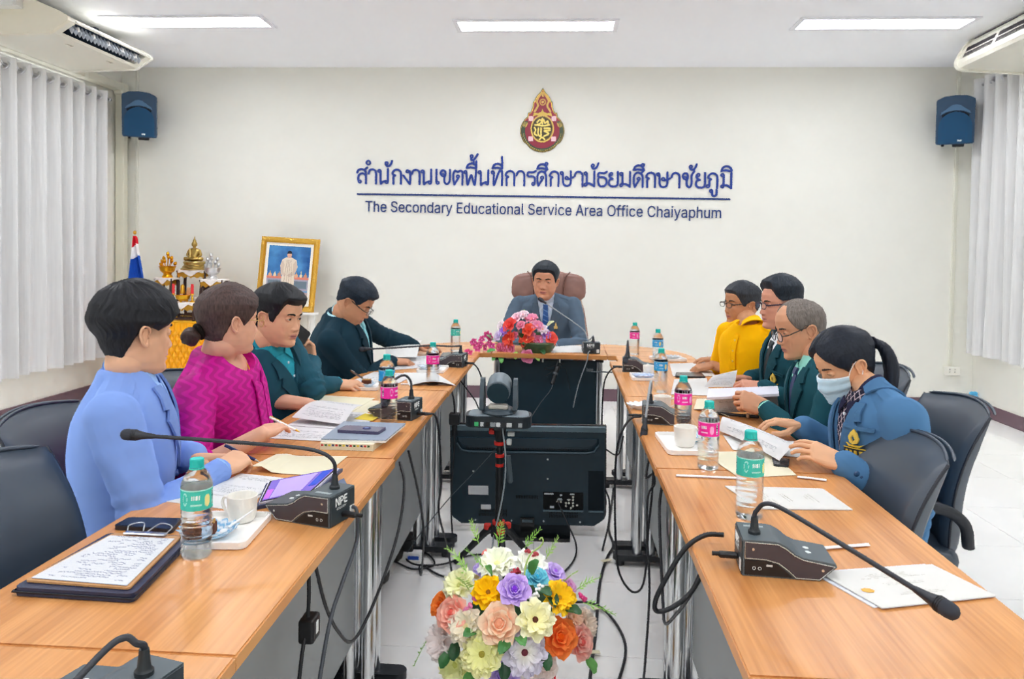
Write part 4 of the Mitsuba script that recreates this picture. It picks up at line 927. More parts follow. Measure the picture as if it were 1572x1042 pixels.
# ------------------------------------------------------------------ microphones
MICP = Proto()
prof_m = [(0, 0), (0.150, 0), (0.182, 0.030), (0.180, 0.036), (0.118, 0.044), (0.104, 0.050), (0.086, 0.064), (0.072, 0.071), (0.06, 0.073), (0, 0.073)]
MXZm = np.array([[1, 0, 0, 0], [0, 0, -1, 0], [0, 1, 0, 0], [0, 0, 0, 1.0]])
def mic_slab(poly, w0, w1):
    m = extr(sg.Polygon(poly), w1 - w0, TR(0, 0, 0)); m.apply_transform(TR(0, w1, 0) @ MXZm); return m
MICP.add('base', mic_slab(prof_m, -0.052, 0.052), ('vc_satin', '#4c565b'), 28)
upper = [(0.004, 0.036), (0.045, 0.036), (0.07, 0.030), (0.09, 0.016), (0.104, 0.003), (0.149, 0.003), (0.178, 0.031), (0.118, 0.040), (0.10, 0.048), (0.084, 0.060), (0.068, 0.068), (0.004, 0.069)]
lower = [(0.004, 0.003), (0.098, 0.003), (0.086, 0.014), (0.068, 0.027), (0.045, 0.033), (0.004, 0.033)]
for s in (-1, 1):
    w = (-0.0535, -0.052) if s < 0 else (0.052, 0.0535)
    MICP.add('side_plate', mic_slab(upper, *w), ('vc_satin', '#433c42'), False)
    MICP.add('lower_plate', mic_slab(lower, *w), ('vc_satin', '#181517'), False)
    yy = s * 0.0537
    MICP.add('silver_trim', cat(tube([(x, yy, z) for x, z in upper + upper[:1]], 0.0011, 5)), ('vc_metal', '#d6d6d2'), True)
    for (x, z) in ((0.02, 0.055), (0.155, 0.022)):
        MICP.add('screw', cyl((x, yy - 0.0006, z), (x, yy + 0.0006, z), 0.0026, 10), ('vc_metal', '#e8e6e0'), False)
    MICP.add('mark', box((0.052, yy, 0.024), (0.012, 0.0008, 0.004)), ('vc_matte', '#c8c8c8'), False)
    for dx in (0.022, 0.033):
        t = trimesh.creation.torus(0.003, 0.0007, major_sections=10, minor_sections=4)
        MICP.add('socket_mark', xf(t, TR(dx, yy, 0.017) @ RX(D(90))), ('vc_matte', '#cfcfcf'), True)
MICP.add('base__back_plate', box((-0.001, 0, 0.036), (0.003, 0.10, 0.070), 0.001), ('vc_satin', '#2b3439'), False)
txt = meshkit.text_mesh('NPE', 0.019, 0.0006, bold=True)
txt.apply_transform(TR(-txt.bounds[:, 0].mean(), 0, 0))
MICP.add('lettering', xf(txt, TR(-0.003, 0.008, 0.045) @ np.array([[0, 0, -1, 0], [-1, 0, 0, 0], [0, 1, 0, 0], [0, 0, 0, 1.0]])), ('vc_matte', '#e9eceb'), False)
t2 = meshkit.text_mesh('RESEARCH', 0.0055, 0.0005)
t2.apply_transform(TR(-t2.bounds[:, 0].mean(), 0, 0))
MICP.add('lettering', xf(t2, TR(-0.003, 0.008, 0.0355) @ np.array([[0, 0, -1, 0], [-1, 0, 0, 0], [0, 1, 0, 0], [0, 0, 0, 1.0]])), ('vc_matte', '#b9bfc0'), False)
MICP.add('socket_label', box((-0.003, -0.038, 0.018), (0.0012, 0.018, 0.022)), ('vc_paper', '#d9d9d6'), False)
MICP.add('cable_plug', cat(box((-0.022, 0.0, 0.020), (0.04, 0.017, 0.011), 0.003), cyl((-0.055, 0, 0.021), (-0.04, 0, 0.021), 0.0045, 10)), ('vc_satin', '#101114'), 30)
for dx, dy in ((0.135, 0.012), (0.135, -0.012)):
    MICP.add('button', xf(cyl((0, 0, 0), (0, 0, 0.002), 0.006, 14), TR(dx, dy, 0.0405) @ RY(D(7.5))), ('vc_satin', '#cfd4d4'), 40)
MICP.add('speech_panel', box((0.032, 0.03, 0.0733), (0.04, 0.010, 0.001)), ('vc_satin', '#8d979b'), False)
MICP.add('socket_collar', xf(lathe([(0, 0), (0.0125, 0), (0.0125, 0.006), (0.009, 0.010), (0.0065, 0.035), (0, 0.036)], 18), TR(0.028, -0.01, 0.073)), ('vc_satin', '#22282c'), 40)
def mic(x, y, rot, label, pts, col='#2c2f36', r=0.0046, head=True, tilt=None):
    M = TR(x, y, 0.7505) @ RZ(D(rot))
    k = MICP.place('gooseneck_microphone', label, 'microphone', M, 'desk microphones')
    s0 = apply(M, (0.028, -0.01, 0.10))
    P = [s0, s0 + (0, 0, 0.012)] + [np.array(p, float) for p in pts]
    part(k, 'gooseneck', tube(P, r, 9, 8), ('vc_satin', col), True)
    e = P[-1]; d = e - P[-2]; d = d / np.linalg.norm(d)
    z = d; xx = np.cross([0, 0, 1], z); xx /= np.linalg.norm(xx) + 1e-9; yy = np.cross(z, xx)
    Mh = np.eye(4); Mh[:3, 0], Mh[:3, 1], Mh[:3, 2], Mh[:3, 3] = xx, yy, z, e
    cp = part(k, 'capsule', xf(lathe([(0, -0.02), (0.0055, -0.018), (0.0075, 0.0), (0.0095, 0.012), (0.0125, 0.022), (0.0125, 0.034), (0, 0.034)], 18), Mh), ('vc_satin', '#22252c'), 30)
    part(cp, 'windscreen', xf(lathe([(0, 0.03), (0.0128, 0.031), (0.0134, 0.042), (0.012, 0.052), (0.007, 0.057), (0, 0.058)], 18), Mh), ('vc_matte', '#33363e'), 40)
    for q in (0.024, 0.028, 0.032):
        part(cp, 'groove', xf(xf(trimesh.creation.torus(0.0127, 0.0008, major_sections=18, minor_sections=5), TR(0, 0, q)), Mh), ('vc_satin', '#0b0c10'), True)
    return k
mic(-0.512, 1.768, 163, 'gooseneck desk microphone in front of young man in light blue blazer, beside white cup', [(-0.535, 1.775, 0.89), (-0.56, 1.77, 0.912), (-0.62, 1.762, 0.926), (-0.80, 1.735, 0.943), (-0.962, 1.71, 0.956)])
mic(-0.548, 2.895, 168, 'gooseneck desk microphone on left table beside the pink bottle and blue bottle', [(-0.58, 2.92, 0.892), (-0.60, 2.90, 0.915), (-0.625, 2.84, 0.905), (-0.635, 2.79, 0.86)])
mic(-0.532, 4.235, 172, 'gooseneck desk microphone on the left table before the man reading papers', [(-0.56, 4.24, 0.865), (-0.618, 4.220, 0.864), (-0.719, 4.160, 0.873), (-0.906, 4.020, 0.873), (-1.006, 3.940, 0.876)])
mic(0.205, 4.905, 93, 'gooseneck desk microphone on head table pointing at the seated man in the tie', [(0.182, 4.960, 0.832), (0.157, 4.990, 0.888), (0.084, 5.030, 0.942), (-0.025, 5.100, 1.008), (-0.110, 5.160, 1.059)], '#8d949a', 0.0042)
mic(0.350, 4.235, -4, 'gooseneck desk microphone on the far right, beside pink bottle and blue bottle', [(0.375, 4.22, 0.90), (0.366, 4.15, 0.925), (0.356, 4.08, 0.88), (0.352, 4.06, 0.86)])
mic(0.325, 2.965, -6, 'gooseneck desk microphone with hanging head beside the white cup on the right', [(0.352, 2.93, 0.895), (0.34, 2.85, 0.925), (0.325, 2.79, 0.88), (0.312, 2.76, 0.79)], '#9aa0a4')
mic(0.382, 1.606, -5, 'gooseneck desk microphone nearest on the right, long neck over the white leaflet', [(0.412, 1.59, 0.872), (0.425, 1.575, 0.892), (0.45, 1.53, 0.896), (0.52, 1.38, 0.88), (0.588, 1.24, 0.862)])
mic(-0.527, 0.958, 165, 'gooseneck desk microphone at the very bottom left, cut by picture edge', [(-0.556, 0.963, 0.872), (-0.567, 0.955, 0.883), (-0.584, 0.93, 0.873), (-0.62, 0.83, 0.82)])

# ------------------------------------------------------------------ water bottles
def bottle_proto():
    P = Proto()
    pr = [(0, 0.002), (0.012, 0.0), (0.026, 0.0), (0.030, 0.004), (0.0315, 0.010)]
    z = 0.014
    while z < 0.096:
        pr += [(0.0315, z), (0.0298, z + 0.0045), (0.0315, z + 0.009)]; z += 0.0118
    pr += [(0.0315, 0.100), (0.0308, 0.104), (0.0308, 0.146), (0.0316, 0.150), (0.0300, 0.158), (0.0250, 0.170), (0.0185, 0.180), (0.0140, 0.186), (0.0128, 0.190), (0.0128, 0.195), (0, 0.195)]
    P.add('bottle_body', lathe(pr, 40), 'water', True)
    cap = [(0, 0.188), (0.0138, 0.188), (0.0142, 0.190), (0.0142, 0.204), (0.013, 0.206), (0, 0.206)]
    P.add('cap', lathe(cap, 28), ('vc_satin', '#19b5ad'), 30)
    P.add('neck_ring', lathe([(0.012, 0.1845), (0.0155, 0.1845), (0.0155, 0.187), (0.012, 0.187)], 28), ('vc_satin', '#2dbfb6'), 30)
    P.add('label', lathe([(0.0314, 0.1035), (0.0314, 0.1465)], 8), ('vc_satin', '#19b5ad'), True)
    return P
BOT = bottle_proto()
def label_mesh(c0, c1, c2, seed):
    nu, nv = 97, 25
    m, uv = grid(nu, nv, lambda U, V: (0.0317 * np.cos(2 * np.pi * U), 0.0317 * np.sin(2 * np.pi * U), 0.1035 + 0.043 * V))
    r = np.random.default_rng(seed)
    col = np.tile(lin(c0), (nu * nv, 1))
    U, V = uv[:, 0] * 2, uv[:, 1]
    for rep in (0.0, 1.0):
        d = ((U - rep - 0.28) / 0.055) ** 2 + ((V - 0.55) / 0.32) ** 2
        col[d < 1.0] = lin(c2); col[(d < 0.55)] = lin(c0)
        col[(np.abs(U - rep - 0.52) < 0.09) & (np.abs(V - 0.62) < 0.10) & (((U * 60).astype(int) % 3) > 0)] = lin('#eef6f6')
        col[(np.abs(U - rep - 0.52) < 0.11) & (np.abs(V - 0.28) < 0.05)] = lin(c2)
        col[((U - rep - 0.76) / 0.07) ** 2 + ((V - 0.45) / 0.3) ** 2 < 1] = lin(c1)
        col[(np.abs(U - rep - 0.94) < 0.035) & (V > 0.15) & (V < 0.85)] = lin('#e8eef0')
        col[(np.abs(U - rep - 0.94) < 0.028) & (V > 0.2) & (V < 0.8) & (((V * 24).astype(int) % 2) > 0)] = lin('#20343a')
    col[V > 0.94] = lin(c2)
    inner = lathe([(0.0311, 0.1465), (0.0311, 0.1035)], 48)
    m2 = trimesh.Trimesh(np.vstack([m.vertices, inner.vertices]), np.vstack([m.faces, inner.faces + len(m.vertices)]), process=False)
    return shape(m2, 'va_satin', True, col=np.vstack([col, np.tile(lin('#dfe6e6'), (len(inner.vertices), 1))]))
LBL = {'green': label_mesh('#3dbfae', '#e9e9a0', '#a6e6dc', 1), 'pink': label_mesh('#ee2a9c', '#f7a6d6', '#f9c3e3', 2), 'blue': label_mesh('#2f9fe0', '#e6d79a', '#a8d8f4', 3)}
def bottle(p, kind, rot, label, sc=1.0):
    BOT.place('water_bottle', label, 'bottle', TR(p[0], p[1], 0.7505) @ RZ(D(rot)) @ SC(sc), 'water bottles', swap={'label': LBL[kind]})
bottle((-0.757, 1.540), 'green', 200, 'water bottle with turquoise cap and green label, nearest on the left, beside the clipboard')
bottle((-0.628, 2.765), 'pink', 250, 'water bottle with pink label behind the stacked notebooks on the left table')
bottle((-0.715, 3.10), 'blue', 220, 'water bottle with blue label behind the nearer pink bottle on left table', 1.05)
bottle((-0.612, 3.63), 'pink', 200, 'water bottle with pink label near the far end of the left row')
bottle((-0.675, 4.87), 'green', 210, 'water bottle with green label on the far left corner table by orchids')
bottle((0.478, 4.92), 'pink', 160, 'water bottle with pink label farthest on the right, at the corner table')
bottle((0.575, 4.52), 'blue', 150, 'water bottle with blue label behind the tray in front of yellow shirted man')
bottle((0.475, 3.60), 'blue', 170, 'water bottle with blue label between the white cup and trays on right table')
bottle((0.452, 2.80), 'pink', 180, 'water bottle with pink label beside the middle right microphone and tray')
bottle((0.455, 2.33), 'pink', 140, 'water bottle with pink label beside the white tray, nearest pink one on right')
bottle((0.475, 1.905), 'green', 190, 'water bottle with green label and barcode behind the nearest right microphone', 1.05)

# ------------------------------------------------------------------ papers and books
def _print(p, n, uv):
    u, v = uv.x, uv.y
    row = dr.floor(v * 34.0); fr = v * 34.0 - row
    inrow = dr.select((fr > 0.30) & (fr < 0.66), 1.0, 0.0)
    rr = cell_rand(row, 3.0, 1.0)
    start = 0.12 + 0.1 * dr.select(rr > 0.7, 1.0, 0.0)
    end = dr.select(rr < 0.25, 0.12 + rr, 0.88)
    word = dr.select(noise(u * 42.0, row * 7.3, 2.0) > 0.34, 1.0, 0.0)
    body = dr.select((u > start) & (u < end) & (v > 0.1) & (v < 0.9), 1.0, 0.0)
    gap = dr.select(cell_rand(dr.floor(row / 5.0), 9.0, 2.0) > 0.82, 0.0, 1.0)
    return mix((0.70, 0.70, 0.705), (0.22, 0.23, 0.26), inrow * word * body * gap * 0.9)
bsdf('printed_paper', {'type': 'twosided', 'bsdf': {'type': 'diffuse', 'reflectance': proc(_print)}})
def _cover(p, n, uv):
    u, v = uv.x, uv.y
    row = dr.floor(v * 26.0); fr = v * 26.0 - row
    inrow = dr.select((fr > 0.35) & (fr < 0.62), 1.0, 0.0)
    half = 0.06 + 0.28 * cell_rand(row, 1.0, 5.0)
    body = dr.select((dr.abs(u - 0.5) < half) & (((v > 0.22) & (v < 0.36)) | ((v > 0.50) & (v < 0.56)) | ((v > 0.68) & (v < 0.84))), 1.0, 0.0)
    return mix((0.72, 0.71, 0.68), (0.36, 0.34, 0.28), inrow * body * 0.8 * dr.select(noise(u * 50.0, row * 3.1, 4.0) > 0.3, 1.0, 0.0))
bsdf('leaflet_cover', {'type': 'twosided', 'bsdf': {'type': 'diffuse', 'reflectance': proc(_cover)}})
def _hand(p, n, uv):
    u, v = uv.x, uv.y
    row = dr.floor(v * 24.0); fr = v * 24.0 - row
    rule = dr.select(fr < 0.07, 1.0, 0.0)
    wig = 0.35 + 0.5 * noise(u * 60.0, row * 5.0, 7.0)
    pen = dr.select((dr.abs(fr - wig) < 0.16) & (noise(u * 9.0, row * 2.7, 3.0) > 0.42) & (u > 0.08) & (u < 0.62 + 0.3 * cell_rand(row, 2.0, 2.0)) & (v > 0.06), 1.0, 0.0)
    return mix(mix((0.68, 0.69, 0.71), (0.45, 0.52, 0.66), rule * 0.7), (0.16, 0.18, 0.30), pen * 0.8)
bsdf('written_paper', {'type': 'twosided', 'bsdf': {'type': 'diffuse', 'reflectance': proc(_hand)}})
WHITE, CREAM = ('vc_paper', '#dcdcda'), ('vc_paper', '#e2dcc2')
def paper(name, label, quad, mat=WHITE, cat_='paper', n=8, t=0.0014, bend=None, group=None):
    m, uv = sheet(quad, n, t, bend)
    if isinstance(mat, tuple): return single(name, label, cat_, m, mat, False, group)
    return single(name, label, cat_, m, mat, True, group, uv=uv)
def Q(*p, dz=0.0):
    return [(a[0], a[1], a[2] + dz) for a in p]
def slab(quad, h, b=0.002, z=None):
    q = np.array(quad, float)[:, :2]
    pl = sg.Polygon(q).buffer(-b).buffer(b, quad_segs=3)
    return extr(pl, h, TR(0, 0, quad[0][2] if z is None else z))
# left: folder, clipboard, phone
k = thing('folder', 'navy zipped folder lying under the clipboard at the near left', 'folder')
qc = [(-1.000, 1.325), (-0.765, 1.318), (-0.80, 1.60), (-0.985, 1.60)]
part(k, 'cover', slab([(x, y, 0.751) for x, y in qc], 0.016, 0.012), ('vc_satin', '#232b45'), 30)
part(k, 'zip', tube([(x, y, 0.759) for x, y in sg.Polygon(qc).buffer(0.001).exterior.coords], 0.0022, 5), ('vc_satin', '#0d1220'), True)
k = thing('clipboard', 'brown clipboard holding a handwritten white sheet, beside the nearest left bottle', 'clipboard')
qb = [(-0.992, 1.345), (-0.782, 1.332), (-0.813, 1.585), (-0.968, 1.588)]
part(k, 'board', slab([(x, y, 0.768) for x, y in qb], 0.004, 0.006), ('vc_satin', '#b98a5b'), 30)
m, uv = sheet([(-0.984, 1.352, 0.7735), (-0.790, 1.338, 0.7735), (-0.818, 1.565, 0.7735), (-0.963, 1.568, 0.7735)], 5, 0.0012)
part(k, 'written_sheet', m, 'written_paper', True, uv=np.c_[1 - uv[:, 0], uv[:, 1]] * 1.0)
part(k, 'clip', xf(box((0, 0, 0), (0.095, 0.016, 0.005), 0.002), TR(-0.89, 1.578, 0.777) @ RZ(-0.02)), ('vc_chrome', '#c9ccd0'), False)
for s in (-1, 1):
    part(k, 'clip_wire', tube([(-0.89 + s * 0.045, 1.585, 0.778), (-0.89 + s * 0.048, 1.60, 0.786), (-0.89 + s * 0.02, 1.606, 0.79), (-0.89 + s * 0.005, 1.578, 0.782)], 0.0016, 6, 4), ('vc_chrome', '#c9ccd0'), True)
def phone(label, quad, h=0.008, col='#14171f', z=0.7505, lens=False, screen='#0c1018'):
    k = thing('mobile_phone', label, 'phone')
    q = np.array([p[:2] for p in quad]); 
    pl = sg.Polygon(q).buffer(-0.008).buffer(0.008, quad_segs=4)
    part(k, 'case', extr(pl, h, TR(0, 0, z)), ('vc_satin', col), 30)
    part(k, 'screen', extr(pl.buffer(-0.003), 0.0008, TR(0, 0, z + h)), ('vc_gloss', screen), False)
    if lens:
        c = q.mean(0) + (q[1] - q[0]) * 0.12
        part(k, 'ring_holder', xf(trimesh.creation.torus(0.011, 0.0028, major_sections=20, minor_sections=6), TR(c[0], c[1], z + h + 0.002)), ('vc_satin', '#3d4370'), True)
        part(k, 'ring_plate', cyl((c[0], c[1], z + h), (c[0], c[1], z + h + 0.002), 0.010, 18), ('vc_satin', '#9fb4dd'), 30)
    return k
phone('black mobile phone lying flat between the clipboard and the young man in blue', [(-1.012, 1.660), (-0.868, 1.648), (-0.882, 1.722), (-1.008, 1.716)], 0.010, '#1a1d26')
# tablet with case
k = thing('tablet', 'tablet with bright purple screen in a grey folding case on left table', 'tablet')
TA = [(-0.735, 1.815, 0.762), (-0.615, 1.925, 0.762), (-0.612, 2.085, 0.775), (-0.775, 1.965, 0.775)]
TA = [(-0.742, 1.832, 0.762), (-0.640, 1.925, 0.762), (-0.618, 2.100, 0.778), (-0.765, 1.955, 0.778)]
def qlerp(q, u, v):
    q = np.array(q, float); return (1 - u) * (1 - v) * q[0] + u * (1 - v) * q[1] + u * v * q[2] + (1 - u) * v * q[3]
def qpatch(q, u0, u1, v0, v1, off, t=0.0012):
    qq = [qlerp(q, u, v) + (0, 0, off) for u, v in ((u0, v0), (u1, v0), (u1, v1), (u0, v1))]
    return sheet(qq, 2, t)[0]
part(k, 'case', qpatch(TA, -0.04, 1.04, -0.04, 1.04, -0.007, 0.010), ('vc_satin', '#3c4866'), False)
part(k, 'body', qpatch(TA, 0, 1, 0, 1, 0, 0.007), ('vc_satin', '#c9c6d2'), False)
part(k, 'glass', qpatch(TA, 0.02, 0.98, 0.02, 0.98, 0.0042, 0.001), ('vc_gloss', '#15101f'), False)
part(k, 'screen', qpatch(TA, 0.05, 0.95, 0.05, 0.95, 0.0052, 0.001), ('vc_gloss', '#7a62c8'), False)
part(k, 'screen_window', qpatch(TA, 0.18, 0.72, 0.08, 0.9, 0.0060, 0.0008), ('vc_gloss', '#b9a2e6'), False)
part(k, 'screen_window', qpatch(TA, 0.78, 0.93, 0.30, 0.92, 0.0060, 0.0008), ('vc_gloss', '#2348c4'), False)
part(k, 'screen_window', qpatch(TA, 0.06, 0.16, 0.08, 0.5, 0.0060, 0.0008), ('vc_gloss', '#c66ae0'), False)
part(k, 'case_flap', sheet([(-0.642, 1.83, 0.7515), (-0.548, 1.975, 0.7515), (-0.600, 2.085, 0.7555), (-0.640, 1.93, 0.759)], 3, 0.003)[0], ('vc_satin', '#56627a'), False)
# left sheets
paper('notepad', 'white printed notepad under the hands of the young man in light blue', [(-0.935, 1.93, 0.752), (-0.790, 1.895, 0.752), (-0.752, 2.06, 0.757), (-0.90, 2.09, 0.757)], 'printed_paper', 'notepad', t=0.004)
paper('paper_sheet', 'plain white sheet beneath the notepad of the young man in blue', [(-1.00, 1.86, 0.7508), (-0.800, 1.815, 0.7508), (-0.77, 1.93, 0.7508), (-0.99, 1.99, 0.7508)])
paper('paper_sheet', 'cream sheet with curled edge behind the tablet on the left table', [(-0.885, 2.13, 0.752), (-0.668, 2.115, 0.752), (-0.658, 2.325, 0.752), (-0.875, 2.30, 0.752)], CREAM, bend=lambda U, V: 0.022 * np.exp(-((U - 0.08) / 0.14) ** 2) * (1 - 0.6 * V))
# notebooks with a phone
k = thing('notebook', 'thick cream notebook with patterned page edges at the bottom of the notebook stack', 'notebook')
NB = [(-0.770, 2.400), (-0.596, 2.400), (-0.572, 2.650), (-0.775, 2.655)]
part(k, 'pages', slab([(x, y, 0.7505) for x, y in NB], 0.020), ('vc_paper', '#dcd5b8'), False)
part(k, 'cover', slab([(x, y, 0.7703) for x, y in NB], 0.002), ('vc_paper', '#f0ead2'), False)
for i in range(14):
    x = -0.762 + 0.0117 * i
    part(k, 'edge_mark', box((x, 2.3996, 0.7655), (0.007, 0.0015, 0.006)), ('vc_paper', ['#b23a3a', '#3d5d3a', '#d7c24a', '#40486a'][i % 4]), False)
k = thing('notebook', 'grey blue hard cover notebook lying on top of the cream notebook', 'notebook')
NB2 = [(-0.772, 2.415), (-0.560, 2.425), (-0.545, 2.672), (-0.770, 2.672)]
part(k, 'pages', slab([(x * 0.996 - 0.003, y * 0.999, 0.7726) for x, y in NB2], 0.006), ('vc_paper', '#e6e4de'), False)
part(k, 'cover', slab([(x, y, 0.7788) for x, y in NB2], 0.003), ('vc_satin', '#8794a5'), False)
phone('grey mobile phone with a blue ring holder lying on the notebook stack', [(-0.745, 2.50), (-0.600, 2.49), (-0.590, 2.565), (-0.735, 2.575)], 0.009, '#4a4660', 0.7822, True, '#6f7080')
# papers of the woman in magenta
paper('paper_sheet', 'white printed sheet lying flat in front of the woman in magenta', [(-1.01, 2.52, 0.752), (-0.79, 2.50, 0.752), (-0.76, 2.78, 0.752), (-0.98, 2.80, 0.752)], 'printed_paper')
paper('paper_sheet', 'white printed sheet held up by the woman in magenta, blue edge', [(-0.985, 2.74, 0.775), (-0.775, 2.69, 0.765), (-0.755, 2.87, 0.800), (-0.93, 2.94, 0.800)], 'printed_paper', bend=lambda U, V: 0.02 * np.sin(math.pi * V))
paper('paper_sheet', 'white printed sheet under the raised sheet of the woman in magenta', [(-0.99, 2.70, 0.754), (-0.72, 2.66, 0.754), (-0.70, 2.93, 0.754), (-0.96, 2.99, 0.754)], 'printed_paper')
paper('sticky_note', 'yellow sticky note half covered by white sheets on left table', [(-0.775, 2.83, 0.7555), (-0.70, 2.81, 0.7555), (-0.69, 2.90, 0.7555), (-0.76, 2.93, 0.7555)], ('vc_paper', '#ecd35a'), 'sticky note')
paper('paper_sheet', 'cream printed sheet lying before the man on the phone', [(-1.06, 3.02, 0.753), (-0.82, 2.98, 0.753), (-0.80, 3.25, 0.753), (-1.03, 3.28, 0.753)], CREAM)
paper('paper_sheet', 'second cream sheet under the sheet before the man on the phone', [(-0.99, 2.97, 0.7515), (-0.76, 2.94, 0.7515), (-0.74, 3.2, 0.7515), (-0.98, 3.22, 0.7515)], CREAM)
paper('paper_sheet', 'white printed sheet under the writing hand of the man on the phone', [(-1.02, 3.66, 0.752), (-0.78, 3.64, 0.752), (-0.75, 3.92, 0.752), (-0.98, 3.96, 0.752)], 'printed_paper')
paper('paper_sheet', 'white curled sheet held by the man reading at far left', [(-0.988, 4.253, 0.790), (-0.834, 4.389, 0.775), (-0.908, 4.950, 0.808), (-1.116, 4.800, 0.812)], WHITE, n=14, bend=lambda U, V: 0.035 * np.sin(math.pi * V) * (0.6 + 0.4 * np.sin(3 * U)))
paper('paper_sheet', 'white printed sheet flat under the hands of the man reading at far left', [(-0.907, 4.031, 0.752), (-0.713, 4.181, 0.752), (-0.771, 4.655, 0.752), (-0.980, 4.530, 0.752)], 'printed_paper')
paper('paper_sheet', 'white sheet with an arched curl beside the far pink bottle on left', [(-0.716, 3.579, 0.752), (-0.495, 3.613, 0.752), (-0.658, 3.983, 0.752), (-0.821, 3.957, 0.752)], WHITE, n=12, bend=lambda U, V: 0.02 * np.sin(math.pi * U) * (1 - V))
paper('drinking_straw_wrapper', 'white paper straw wrapper on the left table beside the far pink bottle', [(-0.763, 3.608, 0.752), (-0.525, 3.644, 0.752), (-0.529, 3.671, 0.752), (-0.769, 3.634, 0.752)], WHITE, 'straw')
k = thing('dark_tablet', 'dark tablet lying before the man reading at the far left', 'tablet')
q = [(-1.067, 4.058, 0.751), (-0.902, 4.039, 0.751), (-0.929, 4.225, 0.751), (-1.099, 4.246, 0.751)]
part(k, 'body', slab(q, 0.012), ('vc_satin', '#1a202a'), False)
part(k, 'screen', slab([(x, y, 0.7635) for x, y, z in q], 0.001, 0.006), ('vc_gloss', '#2a3140'), False)
phone('dark blue mobile phone lying behind the far left microphone base', [(-0.716, 4.491, 0.752), (-0.628, 4.563, 0.752), (-0.640, 4.739, 0.752), (-0.728, 4.693, 0.752)], 0.014, '#283057')
# right side
paper('leaflet', 'white leaflet with small print beside the green labelled bottle on right table', [(0.468, 2.150, 0.752), (0.515, 1.965, 0.752), (0.755, 1.985, 0.752), (0.738, 2.155, 0.752)][::-1], 'leaflet_cover', 'leaflet', t=0.003)
k = paper('leaflet', 'white leaflet with small gold crest under the long microphone neck, lower right', [(0.600, 1.425, 0.754), (0.842, 1.498, 0.754), (0.790, 1.640, 0.754), (0.535, 1.575, 0.754)], 'leaflet_cover', 'leaflet', t=0.003)
c0 = np.array((0.602, 1.495, 0.7562))
part(k, 'gold_crest', xf(lathe([(0, 0), (0.013, 0), (0.011, 0.0005), (0, 0.0006)], 7), TR(*c0) @ SC(1, 0.8, 1)), ('vc_satin', '#d9a23c'), False)
paper('leaflet', 'lower white leaflet with blue edge peeping out under the crest leaflet', [(0.588, 1.432, 0.7512), (0.83, 1.51, 0.7512), (0.78, 1.648, 0.7512), (0.522, 1.582, 0.7512)], ('vc_paper', '#dfe4ee'), 'leaflet', t=0.002)
paper('paper_sheet', 'cream sheet lying flat in front of the lady with the face mask', [(0.468, 2.52, 0.752), (0.528, 2.235, 0.752), (0.705, 2.285, 0.752), (0.70, 2.55, 0.752)], CREAM)
paper('paper_sheet', 'printed sheet curving up in the hands of the lady with the face mask', [(0.583, 2.796, 0.760), (0.687, 2.401, 0.762), (0.779, 2.439, 0.790), (0.624, 2.905, 0.785)][::-1], 'printed_paper', n=16, bend=lambda U, V: 0.022 * np.sin(math.pi * V) + 0.006 * np.sin(math.pi * U))
paper('paper_sheet', 'white sheet flat beneath the curved printed sheet of the lady with mask', [(0.580, 2.558, 0.752), (0.776, 2.485, 0.752), (0.845, 2.696, 0.752), (0.590, 2.758, 0.752)], WHITE)
phone('dark mobile phone at the table edge under the hands of the masked lady', [(0.662, 2.369, 0.752), (0.703, 2.359, 0.752), (0.731, 2.443, 0.752), (0.681, 2.460, 0.752)], 0.008, '#20242c')
for lab, a, b in (('white wrapped drinking straw lying behind the nearest right microphone', (0.525, 1.690, 0.7535), (0.700, 1.742, 0.7535)), ('white wrapped drinking straw lying between the pink and green bottles, right table', (0.345, 2.232, 0.7535), (0.545, 2.225, 0.7535)), ('clear wrapped straw lying near the sleeve of the masked lady', (0.70, 2.26, 0.7535), (0.775, 2.235, 0.7535))):
    k = thing('drinking_straw', lab, 'straw')
    part(k, 'wrapper', tube([a, (np.array(a) * 0.5 + np.array(b) * 0.5) + (0, 0, 0.001), b], 0.0042, 6, 3, flat=(1.5, 0.6)), ('vc_paper', '#efeff0'), True)
    part(k, 'straw', tube([np.array(a) + (0, 0, 0.0022), np.array(b) + (0, 0, 0.0022)], 0.002, 6), ('vc_satin', '#f7f7f7'), True)
# thick document of the man with round glasses
k = thing('document', 'thick white document held open by the man with round glasses', 'document')
dq = [(0.603, 3.120, 0.841), (0.885, 3.120, 0.849), (0.908, 3.200, 0.857), (0.626, 3.200, 0.849)]
m1, u1 = sheet([(0.585, 3.050, 0.828), (0.866, 3.050, 0.851), (0.891, 3.160, 0.863), (0.613, 3.160, 0.845)], 8, 0.010)
part(k, 'upper_pages', m1, ('vc_paper', '#e2e2ee'), False)
m2, u2 = sheet([(0.618, 3.118, 0.757), (0.913, 3.210, 0.757), (0.878, 3.120, 0.833), (0.612, 3.120, 0.810)], 8, 0.004)
part(k, 'hanging_page', m2, 'printed_paper', True, uv=u2)
paper('paper_sheet', 'white printed sheet propped up behind the thick document on the right', [(0.696, 3.685, 0.765), (0.842, 3.707, 0.765), (0.870, 3.780, 0.836), (0.755, 3.740, 0.814)], 'printed_paper', bend=lambda U, V: 0.012 * np.sin(math.pi * V))
paper('paper_sheet', 'white sheet lying flat at the left of the thick document', [(0.515, 3.540, 0.752), (0.692, 3.534, 0.752), (0.772, 4.038, 0.752), (0.593, 3.968, 0.752)], WHITE)
paper('paper_sheet', 'white sheet under the hands of the man in the yellow shirt', [(0.601, 4.074, 0.752), (0.830, 4.110, 0.752), (0.882, 4.627, 0.752), (0.648, 4.533, 0.752)], WHITE)
